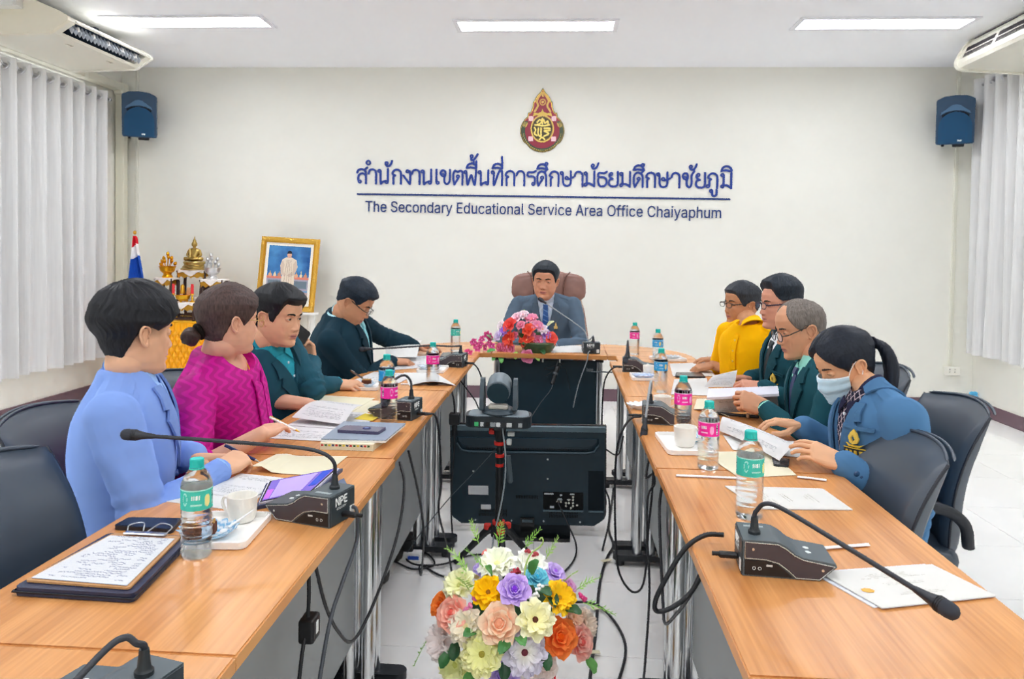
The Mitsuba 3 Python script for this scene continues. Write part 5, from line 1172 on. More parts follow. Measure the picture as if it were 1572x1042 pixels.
paper('paper_sheet', 'cream folded sheet under the printed pages beside the round glasses man', [(0.563, 3.210, 0.752), (0.681, 3.074, 0.752), (0.711, 3.312, 0.752), (0.617, 3.445, 0.752)], CREAM, bend=lambda U, V: 0.012 * np.sin(math.pi * U))
phone('black mobile phone in front of the man in the yellow shirt', [(0.609, 4.036, 0.752), (0.766, 4.040, 0.752), (0.769, 4.191, 0.752), (0.633, 4.169, 0.752)], 0.008, '#17191d')
k = thing('clip_pen', 'dark pen with metal clip lying before the masked lady and the document', 'pen')
part(k, 'barrel', cyl((0.638, 3.117, 0.758), (0.793, 3.064, 0.758), 0.006, 10), ('vc_satin', '#20222a'), 40)
part(k, 'clip', box((0.745, 3.045, 0.766), (0.012, 0.012, 0.018), 0.003), ('vc_chrome', '#c9cccf'), False)
paper('paper_sheet', 'white sheet on the head table before the seated man in a tie', [(-0.057, 4.908, 0.752), (0.158, 4.947, 0.752), (0.151, 5.327, 0.752), (-0.044, 5.290, 0.752)], WHITE)

# ------------------------------------------------------------------ trays, cups and snacks
def tray(x, y, rot, w, l, label):
    k = thing('tray', label, 'tray', 'white snack trays')
    M = TR(x, y, 0.7505) @ RZ(D(rot))
    o = rrect(w, l, 0.018)
    part(k, 'dish', xf(cat(extr(o.buffer(-0.004), 0.004), extr(o.difference(o.buffer(-0.007)), 0.014, TR(0, 0, 0.002))), M), ('vc_gloss', '#eceae6'), 30)
    return k
def cup(x, y, z, rot, label, sc=1.0):
    k = thing('coffee_cup', label, 'cup', 'white coffee cups')
    M = TR(x, y, z) @ RZ(D(rot)) @ SC(sc)
    part(k, 'bowl', xf(lathe([(0, 0.003), (0.022, 0.0), (0.026, 0.003), (0.031, 0.02), (0.0335, 0.058), (0.0325, 0.0585), (0.0305, 0.056), (0.028, 0.02), (0.022, 0.006), (0, 0.006)], 36), M), ('vc_gloss', '#efece4'), 40)
    part(k, 'handle', xf(tube([(0.031, 0, 0.046), (0.048, 0, 0.048), (0.054, 0, 0.034), (0.046, 0, 0.020), (0.030, 0, 0.016)], 0.0035, 8, 6), M), ('vc_gloss', '#efece4'), True)
    return k
def doily(x, y, rot, label, col='#b9d2e6', z=0.7555):
    k = thing('snack_wrapper', label, 'wrapper')
    r = np.random.default_rng(int(abs(x * 1000)))
    n = 28
    def fn(U, V):
        a = 2 * np.pi * U; rad = 0.026 + 0.024 * V
        rr = rad * (1 + 0.07 * np.sin(a * 14) * V)
        return rr * np.cos(a) * 1.25, rr * np.sin(a), 0.001 + 0.020 * V ** 1.5 + 0.002 * np.sin(a * 14) * V
    m, uv = grid(113, 6, fn)
    col_ = np.where((((uv[:, 0] * 28).astype(int) + (uv[:, 1] * 4).astype(int)) % 2 == 0)[:, None], lin(col), lin('#eef1f3'))
    base = cyl((0, 0, 0), (0, 0, 0.002), 0.026, 24)
    M = TR(x, y, z) @ RZ(D(rot))
    part(k, 'pleated_rim', xf(m, M), 'va_paper', True, col=col_)
    part(k, 'base', xf(base, M @ SC(1.25, 1, 1)), ('vc_paper', '#dfe7ee'), 40)
    return k
def cake(x, y, z, rot, label):
    k = thing('cake_slice', label, 'cake')
    M = TR(x, y, z) @ RZ(D(rot))
    b = rbox((0, 0, 0.014), (0.044, 0.03, 0.026), 0.004, 8)
    part(k, 'crumb', xf(b, M), ('vc_matte', '#5b3322'), 35)
    r = np.random.default_rng(3); bits = [ball((r.uniform(-.019, .019), r.uniform(-.012, .012), 0.028 + r.uniform(0, .002)), r.uniform(.0018, .0035), 0) for _ in range(60)]
    kk = part(k, 'topping', xf(cat(bits), M), ('vc_matte', '#b5894f'), False, label='crumbled pale nut topping')
    labels[kk]['kind'] = 'stuff'
    return k
tray(-0.752, 1.668, 4, 0.155, 0.20, 'white tray with cup and cake beside the nearest left bottle and microphone')
cup(-0.742, 1.735, 0.7555, 165, 'white coffee cup standing on the nearest left tray', 1.05)
doily(-0.775, 1.63, 20, 'blue and white pleated snack wrapper under the cake on nearest left tray', '#6fb2e0')
cake(-0.782, 1.633, 0.7595, 12, 'brown cake slice with nut topping on the nearest left tray')
k = thing('spoon', 'clear plastic spoon resting on the nearest left tray beside the cake', 'spoon')
part(k, 'handle', tube([(-0.735, 1.645, 0.772), (-0.70, 1.70, 0.795)], [0.003, 0.002], 6), ('vc_gloss', '#e9eaea'), True)
part(k, 'bowl', ball((-0.742, 1.634, 0.768), (0.008, 0.012, 0.004), 1), ('vc_gloss', '#e9eaea'), True)
tray(-0.915, 3.525, 4, 0.15, 0.20, 'white tray with cake in front of the man on the phone')
doily(-0.92, 3.50, 0, 'blue pleated snack wrapper on the tray before the man on the phone', '#8fb7d8')
cake(-0.905, 3.51, 0.7595, 5, 'brown cake slice on the tray before the man on the phone')
tray(-0.685, 4.07, 0, 0.15, 0.20, 'white tray beside the far left microphone base and pink bottle')
doily(-0.70, 4.06, 0, 'pale blue snack wrapper on the tray beside the far left microphone', '#a9c4dc')
tray(0.445, 3.99, 0, 0.15, 0.18, 'white tray before the far right microphone and the blue bottle')
doily(0.435, 3.95, 30, 'crumpled blue and white wrapper on the tray near far right microphone', '#7fa0d8')
cup(0.47, 4.04, 0.7555, 20, 'white coffee cup on the tray near the far right microphone', 0.95)
tray(0.66, 4.70, 10, 0.20, 0.15, 'white tray at the right corner table behind the blue bottle')
doily(0.68, 4.70, 30, 'grey and white wrapper on the corner tray near the yellow shirted man', '#9aa3ac')
cup(0.62, 4.72, 0.7555, 200, 'white coffee cup on the tray at the right corner table', 0.9)
cup(0.425, 3.16, 0.7505, 10, 'white coffee cup behind the middle right microphone base', 1.1)
doily(0.345, 3.20, 0, 'crumpled white wrapper at the aisle edge beside the middle right cup', '#dfe6ef', 0.7505)
tray(0.425, 2.60, 3, 0.155, 0.26, 'white tray with cup beside the two pink bottles, right table')
cup(0.425, 2.575, 0.7555, 15, 'white coffee cup on the tray between the two pink bottles', 1.15)
doily(0.475, 2.66, 0, 'blue and white wrapper on the tray between the two pink bottles', '#6fa6cf')
# ------------------------------------------------------------------ people
from scipy.interpolate import LinearNDInterpolator, NearestNDInterpolator
from scipy.spatial import cKDTree
def T_(tab):
    a = np.array(tab, float)
    return lambda z: np.interp(z, a[:, 0], a[:, 1])
_HW = T_([(-.118, .0), (-.1165, .020), (-.112, .032), (-.10, .0435), (-.08, .0545), (-.06, .0605), (-.03, .0675), (0, .0715), (.03, .0745), (.055, .0725), (.08, .062), (.098, .046), (.110, .028), (.116, .012), (.118, 0)])
_HF = T_([(-.118, .0), (-.1165, .066), (-.112, .079), (-.103, .0875), (-.092, .0865), (-.082, .083), (-.068, .0875), (-.055, .0885), (-.04, .088), (-.01, .0855), (.008, .0845), (.02, .0905), (.05, .0905), (.075, .080), (.095, .060), (.108, .037), (.115, .017), (.118, 0)])
_HB = T_([(-.118, .0), (-.1165, .012), (-.10, .034), (-.07, .060), (-.04, .080), (0, .0965), (.035, .101), (.065, .094), (.09, .071), (.106, .044), (.115, .018), (.118, 0)])
_NB = T_([(-.056, 0), (-.050, .001), (-.046, .006), (-.042, .0145), (-.037, .0195), (-.031, .0190), (-.022, .0145), (-.010, .0095), (.004, .0060), (.014, .0030), (.026, 0)])
_NS = T_([(-.05, .0135), (-.04, .0120), (-.03, .0095), (-.015, .0072), (.01, .0068), (.03, .008)])
def head_pts(z, t, P, off=0.0, feat=1.0):
    """surface of the head: z height (eye line 0), t angle from the front; P = per person factors"""
    w = _HW(z) * (1 + (P.get('jaw', 1.0) - 1) * np.clip((0.0 - z) / 0.06, 0, 1)) * P.get('wide', 1.0)
    f, b = _HF(z), _HB(z)
    s, c = np.sin(t), np.cos(t)
    x = w * np.sign(s) * np.abs(s) ** 0.88
    y = np.where(c > 0, f * np.abs(c) ** 0.92, -b * np.abs(c) ** 0.95)
    front = np.clip(c, 0, 1) ** 0.5 * feat
    ax = np.abs(x)
    dy = _NB(z) * P.get('nose', 1.0) * np.exp(-(x / (_NS(z) * P.get('nosew', 1.1))) ** 2)
    dy += 0.0055 * np.exp(-((ax - 0.0135) / 0.0062) ** 2 - ((z + 0.0395) / 0.0065) ** 2)      # nostril wings
    dy -= 0.0075 * np.exp(-((ax - 0.031) / 0.0145) ** 2 - ((z - 0.001) / 0.0105) ** 2)         # eye sockets
    dy += 0.0030 * np.exp(-((ax - 0.028) / 0.016) ** 2 - ((z - 0.019) / 0.0065) ** 2)          # brow
    dy += 0.0045 * np.exp(-((ax - 0.042) / 0.016) ** 2 - ((z + 0.024) / 0.016) ** 2)           # cheeks
    dy += P.get('cheek', 0.0) * np.exp(-((ax - 0.045) / 0.018) ** 2 - ((z + 0.055) / 0.022) ** 2)
    lw = np.exp(-(x / 0.0185) ** 4)
    dy += 0.0042 * lw * (np.exp(-((z + 0.0625) / 0.0048) ** 2) + 1.05 * np.exp(-((z + 0.0735) / 0.0055) ** 2))
    dy -= 0.0045 * np.exp(-(x / 0.0225) ** 6) * np.exp(-((z + 0.0678) / 0.0022) ** 2)
    dy -= 0.0022 * np.exp(-((ax - 0.0275) / 0.006) ** 2 - ((z + 0.0675) / 0.008) ** 2)
    dy += 0.0030 * np.exp(-(x / 0.018) ** 2 - ((z + 0.100) / 0.011) ** 2)
    y = y + dy * front
    # push outwards along the ring / vertical direction
    if np.any(off != 0):
        r = np.sqrt((x / .075) ** 2 + (y / .095) ** 2 + (z / .118) ** 2) + 1e-9
        nx, ny, nz = x / .075 ** 2, y / .095 ** 2, z / .118 ** 2
        nn = np.sqrt(nx * nx + ny * ny + nz * nz) + 1e-9
        x, y, z = x + off * nx / nn, y + off * ny / nn, z + off * nz / nn
    return x, y, z
def _zs(n):
    ph = np.linspace(-math.pi / 2, math.pi / 2, n)
    z = 0.118 * np.sin(ph)
    return 0.5 * z + 0.5 * np.linspace(-0.118, 0.118, n)
def _ts(n):
    u = np.linspace(-1, 1, n + 1)[:-1]
    return math.pi * (0.62 * u + 0.38 * np.sign(u) * np.abs(u) ** 2.4)
def closed_grid(X, Y, Z):
    """(rows, cols) with rows from bottom pole to top pole (poles collapsed), cols closed"""
    nr, nc = X.shape
    v = np.stack([X, Y, Z], -1).reshape(-1, 3)
    i, j = np.meshgrid(np.arange(1, nr - 2), np.arange(nc), indexing='ij')
    a = (i * nc + j).ravel(); b = (i * nc + (j + 1) % nc).ravel(); c = b + nc; d = a + nc
    f = [np.stack([a, c, b], 1), np.stack([a, d, c], 1)]
    j = np.arange(nc); k = (j + 1) % nc
    f.append(np.stack([np.full(nc, 0), nc + j, nc + k], 1)[:, [0, 1, 2]])
    f.append(np.stack([np.full(nc, (nr - 1) * nc), (nr - 2) * nc + k, (nr - 2) * nc + j], 1))
    m = trimesh.Trimesh(v, np.vstack(f), process=False)
    m.remove_unreferenced_vertices()
    if m.volume < 0: m.invert()
    return m
def head_mesh(P, nr=110, nc=104):
    z = _zs(nr); t = _ts(nc)
    Zg, Tg = np.meshgrid(z, t, indexing='ij')
    return closed_grid(*head_pts(Zg, Tg, P))
def ear_mesh(s):
    """ear at the head's side, in head space; s = +1 right (x > 0)"""
    rim = [(0.004, 0.010, -0.004), (0.008, 0.012, 0.010), (0.015, 0.004, 0.0215), (0.0195, -0.008, 0.024), (0.020, -0.017, 0.015), (0.017, -0.019, 0.0), (0.013, -0.014, -0.015), (0.008, -0.007, -0.0255), (0.004, 0.0, -0.029), (0.002, 0.004, -0.022), (0.001, 0.006, -0.012)]
    t = tube(np.array(rim), [.003, .0034, .0036, .0036, .0036, .0034, .0036, .0046, .0048, .004, .003], 8, 5)
    plate = tm(m3.Manifold.hull_points(np.array([(x * 0.72 - dx, y, z) for x, y, z in rim for dx in (0.0, 0.005)])))
    trag = ball((0.0055, 0.008, -0.006), (0.003, 0.003, 0.006), 2)
    anti = tube([(0.012, -0.012, -0.012), (0.0135, -0.012, 0.002), (0.014, -0.006, 0.012)], 0.0028, 6, 4)
    m = cat(t, plate, trag, anti)
    m.apply_transform(TR(0.0685, -0.006, -0.006) @ RX(D(8)))
    if s < 0:
        m.vertices[:, 0] *= -1; m.invert()
    return m
def limb(pts, rad, seg=18):
    ms = []
    for (a, b, ra, rb) in zip(pts[:-1], pts[1:], rad[:-1], rad[1:]):
        ms.append(m3.Manifold.batch_hull([m3.Manifold.sphere(float(ra), seg).translate(tuple(map(float, a))), m3.Manifold.sphere(float(rb), seg).translate(tuple(map(float, b)))]))
    return m3.Manifold.batch_boolean(ms, m3.OpType.Add) if len(ms) > 1 else ms[0]
def hand_man(side, curl=(0.35, 0.5, 0.35), spread=0.12, thumb=0.5, index=None, sc=1.0):
    """hand with palm towards -z, fingers to +y, wrist at the origin; side +1 right hand (thumb at -x), -1 left"""
    s = -side
    kn = [(s * 0.030, 0.082, 0.0), (s * 0.0105, 0.087, 0.002), (-s * 0.0095, 0.083, 0.001), (-s * 0.0275, 0.074, -0.002)]
    ln = [0.070, 0.078, 0.072, 0.056]; rd = [0.0088, 0.0090, 0.0085, 0.0076]
    sp = lambda p, r: m3.Manifold.sphere(r, 14).translate(tuple(float(q) for q in p))
    palm = m3.Manifold.batch_hull([sp((0.019, 0.0, 0), .0145), sp((-0.019, 0.0, 0), .0145), sp((s * 0.026, 0.035, -0.003), .0135), sp((-s * 0.026, 0.03, -0.003), .0135)] + [sp(k, .0108) for k in kn])
    parts = [palm]
    for i, (k, L, r) in enumerate(zip(kn, ln, rd)):
        c = curl if not (i == 0 and index) else index
        a = 0.0; p = np.array(k); yaw = s * spread * (1.2 - 0.8 * i) * 0.6
        pts, rr = [p], [r * 1.08]
        for seg, ang in zip((0.46, 0.30, 0.24), c):
            a += ang * (1 + 0.06 * i)
            d = np.array([math.sin(yaw) * math.cos(a), math.cos(a) * math.cos(yaw), -math.sin(a)])
            p = p + d * L * seg; pts.append(p); rr.append(r * (1 - 0.09 * len(pts)) + 0.0006)
        parts.append(limb(pts, rr, 12))
    t0 = np.array([s * 0.022, 0.022, -0.006]); t1 = t0 + np.array([s * 0.022, 0.022, -0.012 - 0.012 * thumb]); t2 = t1 + np.array([s * (0.012 - 0.014 * thumb), 0.027, -0.006 - 0.008 * thumb]); t3 = t2 + np.array([s * (0.004 - 0.016 * thumb), 0.022, -0.003])
    parts.append(limb([t0, t1, t2, t3], [0.0145, 0.0112, 0.0098, 0.0082], 12))
    m = m3.Manifold.batch_boolean(parts, m3.OpType.Add)
    m = tm(m.refine_to_length(0.0045))
    trimesh.smoothing.filter_taubin(m, 0.5, 0.53, 6)
    m.vertices *= sc
    return m
def frame(o, y, z):
    y = np.asarray(y, float); y = y / np.linalg.norm(y); z = np.asarray(z, float); z = z - y * (z @ y); z /= np.linalg.norm(z)
    M = np.eye(4); M[:3, 0] = np.cross(y, z); M[:3, 1] = y; M[:3, 2] = z; M[:3, 3] = o
    return M
def elbow(sh, wr, l1, l2, pole):
    d = wr - sh; L = np.linalg.norm(d)
    if L > (l1 + l2) * 0.995:
        l1, l2 = l1 * L / (l1 + l2) * 1.005, l2 * L / (l1 + l2) * 1.005
    a = (l1 * l1 - l2 * l2 + L * L) / (2 * L); h = math.sqrt(max(l1 * l1 - a * a, 0))
    u = d / L; p = np.asarray(pole, float); p = p - u * (p @ u); p /= np.linalg.norm(p) + 1e-9
    return sh + u * a + p * h
TORSO = [(-0.06, .120, .085), (0.0, .158, .115), (.15, .168, .122), (.35, .152, .113), (.58, .168, .120), (.76, .176, .112), (.88, .160, .090), (.955, .105, .070), (1.03, .058, .056)]
def torso_man(L, off, wide=1.0, deep=1.0, belly=0.0, n=36):
    """trunk in its own frame: origin at the hips, z along the spine (length L), y forward"""
    tab = np.array(TORSO); s = np.linspace(tab[0, 0], tab[-1, 0], 26)
    from scipy.interpolate import PchipInterpolator
    w = PchipInterpolator(tab[:, 0], tab[:, 1])(s) * wide + off; d = PchipInterpolator(tab[:, 0], tab[:, 2])(s) * deep + off
    a = np.linspace(0, 2 * math.pi, n, endpoint=False)
    rows = []
    for si, wi, di in zip(s, w, d):
        c, q = np.cos(a), np.sin(a)
        x = wi * np.sign(c) * np.abs(c) ** 0.85; y = di * np.sign(q) * np.abs(q) ** 0.9
        y = np.where(q > 0, y * (1 + belly * np.exp(-((si - 0.28) / 0.22) ** 2)), y)
        y = y - 0.015 * math.sin(si * math.pi) - 0.02 * max(si - 0.9, 0) * 10 * 0.1
        rows.append(np.stack([x, y, np.full(n, si * L)], 1))
    R = np.array(rows); lo = np.tile(R[0].mean(0), (1, n, 1)); hi = np.tile(R[-1].mean(0), (1, n, 1))
    R = np.concatenate([lo, R, hi])
    return closed_grid(R[..., 0], R[..., 1], R[..., 2])
class Surf:
    """front of a garment seen in the trunk frame: y of (x, z)"""
    def __init__(self, mesh, Minv, back=False):
        v = apply(Minv, mesh.vertices); n = np.array(mesh.vertex_normals) @ Minv[:3, :3].T
        self.sg = -1 if back else 1
        k = (n[:, 1] * self.sg > 0.05)
        self.v, self.n = v[k], n[k]
        order = np.argsort(-self.v[:, 1] * self.sg)
        self.f = LinearNDInterpolator(self.v[:, [0, 2]], self.v[:, 1]); self.g = NearestNDInterpolator(self.v[:, [0, 2]], self.v[:, 1])
    def y(self, x, z):
        r = self.f(x, z); q = np.isnan(r)
        if q.any(): r[q] = self.g(x[q], z[q])
        return r
    def patch(self, poly, off, t, M, size=0.012):
        v, f = trimesh.creation.triangulate_polygon(poly, engine='earcut')
        v = np.c_[v, np.zeros(len(v))]
        v, f = trimesh.remesh.subdivide_to_size(v, f, size)
        m = trimesh.Trimesh(v, f, process=True)
        x, z = m.vertices[:, 0], m.vertices[:, 1]
        w = np.stack([x, self.y(x, z) + off * self.sg, z], 1)
        m = trimesh.Trimesh(w, m.faces, process=False)
        if m.face_normals[:, 1].mean() * self.sg < 0: m.invert()
        return xf(thick(m, t), M)
def folds(mesh, amp, seed, lines=()):
    v = np.array(mesh.vertices); n = np.array(mesh.vertex_normals)
    q = v * np.array([7.0, 7.0, 3.2]) + seed * 3.7
    a = meshkit.noise(q, seed); b = meshkit.noise(v * np.array([16., 16., 9.]) + seed, seed + 3)
    ridge = 1 - np.abs(2 * a - 1)
    dsp = amp * (ridge ** 2.2 - 0.35) + amp * 0.45 * (b - 0.5)
    for (p, axis, rad, k, am) in lines:                       # creases round a joint
        d = v - np.asarray(p); r = np.linalg.norm(d, axis=1)
        ph = d @ np.asarray(axis) + 0.35 * meshkit.noise(v * 22.0, seed) * 0.06
        dsp = dsp + am * np.sin(ph * k) * np.exp(-(r / rad) ** 2)
    mesh.vertices = v + n * dsp[:, None]
    return mesh

def hair_mesh(P, bound, thick_, seed=0, strand=0.0025, flow='down', nr=170, nc=340, fine=None, freq=46):
    """hair over the head: bound(az deg) -> lower hairline height; thick_(x,y,z,az) -> thickness"""
    z = _zs(nr); t = np.linspace(-math.pi, math.pi, nc + 1)[:-1]
    Z, T = np.meshgrid(z, t, indexing='ij')
    az = np.degrees(T)
    zb = bound(az)
    x0, y0, z0 = head_pts(Z, T, P, 0.0, 0.0)
    th = thick_(x0, y0, z0, az)
    if flow == 'back':
        ph = np.arctan2(x0, z0 + 0.05) + 0.15 * meshkit.noise(np.stack([x0, y0, z0], -1) * 30, seed); run = y0
    else:
        ph = np.arctan2(x0, y0 + 0.035) + 0.55 * (meshkit.noise(np.stack([x0, y0, z0], -1) * 26, seed) - 0.5); run = z0 - 0.5 * np.hypot(x0, y0)
    q1 = np.stack([ph * freq / 6.28, run * 9, 0 * ph + seed], -1); q2 = np.stack([ph * freq * 4 / 6.28, run * 16, 0 * ph + seed], -1)
    s1 = 1 - np.abs(2 * meshkit.noise(q1, seed) - 1); s2 = 1 - np.abs(2 * meshkit.noise(q2, seed + 1) - 1)
    edge = np.clip((Z - zb + 0.006) / 0.02, 0, 1); edge = edge * edge * (3 - 2 * edge)
    off = edge * (th + strand * (s1 - 0.4) * np.clip(th / 0.012, 0.15, 1) + (0.0014 if fine is None else fine) * (s2 - 0.5)) - 0.006 * (1 - edge)
    X, Y, Zz = head_pts(Z, T, P, off, 0.0)
    m = closed_grid(X, Y, Zz)
    return m
def person(key_label, group=None):
    return thing('person', key_label, 'person', group)

def make_person(label, H, N, srot, head, hyaw, hpitch, hroll, wr, wl, P=None, skin='#c98f6e', top=None, hair=None, polR=(0.5, -0.3, -1), polL=(-0.5, -0.3, -1),
                handR=None, handL=None, wide=1.0, deep=1.0, belly=0.0, collar_d=0.0, arm=(0.275, 0.245), lip='#b5736a', brow='#1a1616', sh_drop=0.0, extras=None, hsc=1.0, squint=0.0, rseed=1):
    """H hips, N neck base, head = middle of the head at eye height: world metres. srot: direction the chest faces (deg, 0 = +x, 90 = +y)."""
    P = P or {}
    k = person(label)
    H, N, head = (np.array(q, float) for q in (H, N, head))
    L = np.linalg.norm(N - H)
    fwd = np.array([math.cos(D(srot)), math.sin(D(srot)), 0.0])
    Tf = np.eye(4)
    zz = (N - H) / L; yy = fwd - zz * (fwd @ zz); yy /= np.linalg.norm(yy)
    Tf[:3, 0] = np.cross(yy, zz); Tf[:3, 1] = yy; Tf[:3, 2] = zz; Tf[:3, 3] = H
    Ti = np.linalg.inv(Tf)
    # head frame
    hf = np.array([math.cos(D(hyaw)) * math.cos(D(hpitch)), math.sin(D(hyaw)) * math.cos(D(hpitch)), math.sin(D(hpitch))])
    up = np.array([0, 0, 1.0]); rt = np.cross(hf, up); rt /= np.linalg.norm(rt); up = np.cross(rt, hf)
    c, s = math.cos(D(hroll)), math.sin(D(hroll))
    rt, up = c * rt + s * up, c * up - s * rt
    Hm = np.eye(4); Hm[:3, 0] = rt * hsc; Hm[:3, 1] = hf * hsc; Hm[:3, 2] = up * hsc; Hm[:3, 3] = head
    Hi = np.linalg.inv(Hm)
    # joints
    SR, SL = apply(Tf, (0.175 * wide, -0.02, L * 0.865 - sh_drop)), apply(Tf, (-0.175 * wide, -0.02, L * 0.865 - sh_drop))
    pR = Tf[:3, :3] @ np.array(polR, float); pL = Tf[:3, :3] @ np.array(polL, float)
    wr, wl = np.array(wr, float), np.array(wl, float)
    ER, EL = elbow(SR, wr, arm[0], arm[1], pR), elbow(SL, wl, arm[0], arm[1], pL)
    sleeve = top.get('sleeve', 1.0)
    # ---- the body: one continuous surface
    hm = xf(head_mesh(P), Hm)
    ears = [mf(xf(ear_mesh(q), Hm)) for q in (1, -1)]
    nb = apply(Hm, (0, -0.018, -0.075))
    neck = limb([apply(Tf, (0, -0.01, L * 0.93)), apply(Tf, (0, -0.005, L * 1.0)), nb, apply(Hm, (0, -0.012, -0.04))], [0.066, 0.055 * P.get('neck', 1), 0.054 * P.get('neck', 1), 0.052], 28)
    tor = mf(xf(torso_man(L, -0.012, wide, deep, belly), Tf))
    ar = [limb([S, E, W], [0.050, 0.041, 0.0245] if sleeve < 1 else [0.034, 0.020, 0.0225], 20) for S, E, W in ((SR, ER, wr), (SL, EL, wl))]
    fdir = Tf[:3, 1] * 1.0; fl = np.array([fdir[0], fdir[1], 0]); fl /= np.linalg.norm(fl); rt2 = np.cross(fl, (0, 0, 1))
    hipz = H[2]
    legs = []
    LJ = []
    for sg_ in (1, -1):
        hp = H + rt2 * sg_ * 0.09 + (0, 0, -0.02); kn = np.array([*(H + fl * 0.40 + rt2 * sg_ * 0.12)[:2], min(hipz - 0.02, 0.50)]); an = np.array([*(H + fl * 0.36 + rt2 * sg_ * 0.12)[:2], 0.09])
        LJ.append((hp, kn, an)); legs.append(limb([hp, kn, an], [0.075, 0.055, 0.038], 18))
    soft = m3.Manifold.batch_boolean([neck, tor] + ar + legs, m3.OpType.Add).refine_to_length(0.013)
    soft = tm(soft); trimesh.smoothing.filter_taubin(soft, 0.5, 0.53, 12)
    hands = []
    for side, W, E, hs in ((1, wr, ER, handR), (-1, wl, EL, handL)):
        hs = hs or {}
        d = np.array(hs.get('dir', W - E), float); nrm = np.array(hs.get('back', (0, 0, 1)), float)
        hands.append(mf(xf(hand_man(side, hs.get('curl', (0.35, 0.5, 0.35)), hs.get('spread', 0.12), hs.get('thumb', 0.5), hs.get('index'), hs.get('sc', 1.0)), frame(W, d, nrm))))
    body = m3.Manifold.batch_boolean([mf(soft), mf(hm)] + ears + hands, m3.OpType.Add)
    body = tm(body)
    # skin colour by place on the head: lips, cheeks, shaved sides, scalp
    q = apply(Hi, body.vertices); sk = lin(skin)
    col = np.tile(sk, (len(q), 1)); x, y, z = q.T
    mott = meshkit.noise(body.vertices * 60.0, 4)
    col *= (0.95 + 0.1 * mott)[:, None]
    face = (y > 0.03) & (np.abs(z) < 0.118) & (np.abs(x) < 0.08)
    lipm = face * np.exp(-(np.abs(x) / 0.021) ** 6) * np.exp(-((z + 0.068) / 0.0098) ** 6)
    col = col * (1 - lipm[:, None]) + lin(lip) * lipm[:, None]
    mouth = face * np.exp(-(np.abs(x) / 0.0225) ** 6) * np.exp(-((z + 0.0678) / 0.0016) ** 2) * 0.75
    col = col * (1 - mouth[:, None] * 0.8)
    nost = face * np.exp(-((np.abs(x) - 0.007) / 0.0035) ** 2) * np.exp(-((z + 0.0475) / 0.003) ** 2)
    col = col * (1 - nost[:, None] * 0.75)
    red = face * np.exp(-((np.abs(x) - 0.04) / 0.02) ** 2 - ((z + 0.03) / 0.02) ** 2) * 0.12
    col = col * (1 - red[:, None] * np.array([0.0, 0.5, 0.5]))
    if P.get('shave'):
        zb, wd, shc, am = P['shave']
        az = np.degrees(np.arctan2(np.abs(x), y))
        on = np.clip((z - zb(az)) / wd, 0, 1) * (np.abs(z) < 0.13) * (np.sqrt(x * x + y * y) < 0.13) * (az > 42) * am * (np.abs(x) < 0.0775)
        col = col * (1 - on[:, None]) + lin(shc) * on[:, None]
    scene[k + '__body'] = shape(body, 'va_skin', True, col=col)
    labels[k + '__body'] = {'label': 'skin of face, neck, arms and hands'}
    # ---- eyes, lids, brows
    for sgn in (1, -1):
        ex = 0.0315 * sgn
        eb = ball((ex, 0.0715, 0.001), 0.0118, 3)
        v = np.array(eb.vertices); d = np.hypot(v[:, 0] - ex, v[:, 2] - 0.0005 + P.get('gaze', 0) ) ; fr = v[:, 1] > 0.0715
        et = ((d < 0.0062) & fr) * 1.0
        part(k, 'eye', shape(xf(eb, Hm), 'vc_gloss', True, grad=('#ddd6d0', '#1a100c', et)), None)
        gap = (0.0046 - 0.0034 * squint)
        sh = m3.Manifold.sphere(0.0128, 40).scale((1.12, 1, 1))
        slit = tm(m3.Manifold.hull_points(np.array([(-0.0128, y_, 0) for y_ in (0, 0.03)] + [(0.0128, y_, -0.0005) for y_ in (0, 0.03)] + [(-0.006, y_, gap * 0.75) for y_ in (0, .03)] + [(0.004, y_, gap * 0.85) for y_ in (0, .03)] + [(-0.005, y_, -gap * 0.62) for y_ in (0, .03)] + [(0.005, y_, -gap * 0.62) for y_ in (0, .03)])))
        lid = tm(sh - mf(slit)); lid.apply_transform(TR(ex, 0.0712, 0.0008) @ RY(D(-4 * sgn)))
        part(k, 'eyelid', xf(lid, Hm), ('vc_skin', skin), 40)
        lash = [(ex + dx * sgn, 0.0712 + math.sqrt(max(0.0129 ** 2 - (dx / 1.12) ** 2 - (gap * h) ** 2, 1e-9)) + 0.0004, 0.0008 + gap * h * 0.95) for dx, h in ((-0.0115, 0.15), (-0.006, 0.72), (0.0, 0.86), (0.006, 0.72), (0.0120, 0.1))]
        part(k, 'eyelash', xf(tube(lash, [.0005, .0009, .001, .001, .0006], 6, 5), Hm), ('vc_matte', '#161010'), True)
        bx = np.linspace(0.013, 0.047, 9); bz = 0.0175 + 0.0055 * np.sin((bx - 0.013) / 0.034 * 2.4) - 0.002 * (bx - 0.013) / 0.034 + P.get('browz', 0)
        def ysurf(xq, zq):
            w = _HW(zq) * P.get('wide', 1.0); s_ = np.clip(np.abs(xq) / w, 0, 1) ** (1 / 0.88); t_ = np.arcsin(s_)
            return head_pts(zq, t_, P)[1]
        bp = np.stack([bx * sgn, ysurf(bx, bz) + 0.0008, bz], 1)
        part(k, 'eyebrow', xf(tube(bp, [.0016, .0026, .0029, .0029, .0027, .0025, .002, .0016, .0009], 8, 2, flat=(0.55, 1.25)), Hm), ('vc_matte', brow), True)
    # ---- hair
    if hair: hair(k, Hm, P)
    # ---- lower garments
    trs = m3.Manifold.batch_boolean([limb(j, [0.088, 0.068, 0.055], 18) for j in LJ] + [m3.Manifold.sphere(0.14, 24).scale((1.15, 0.9, 0.8)).rotate((0, 0, srot - 90)).translate(tuple(H + (0, 0, 0.0)))], m3.OpType.Add).refine_to_length(0.03)
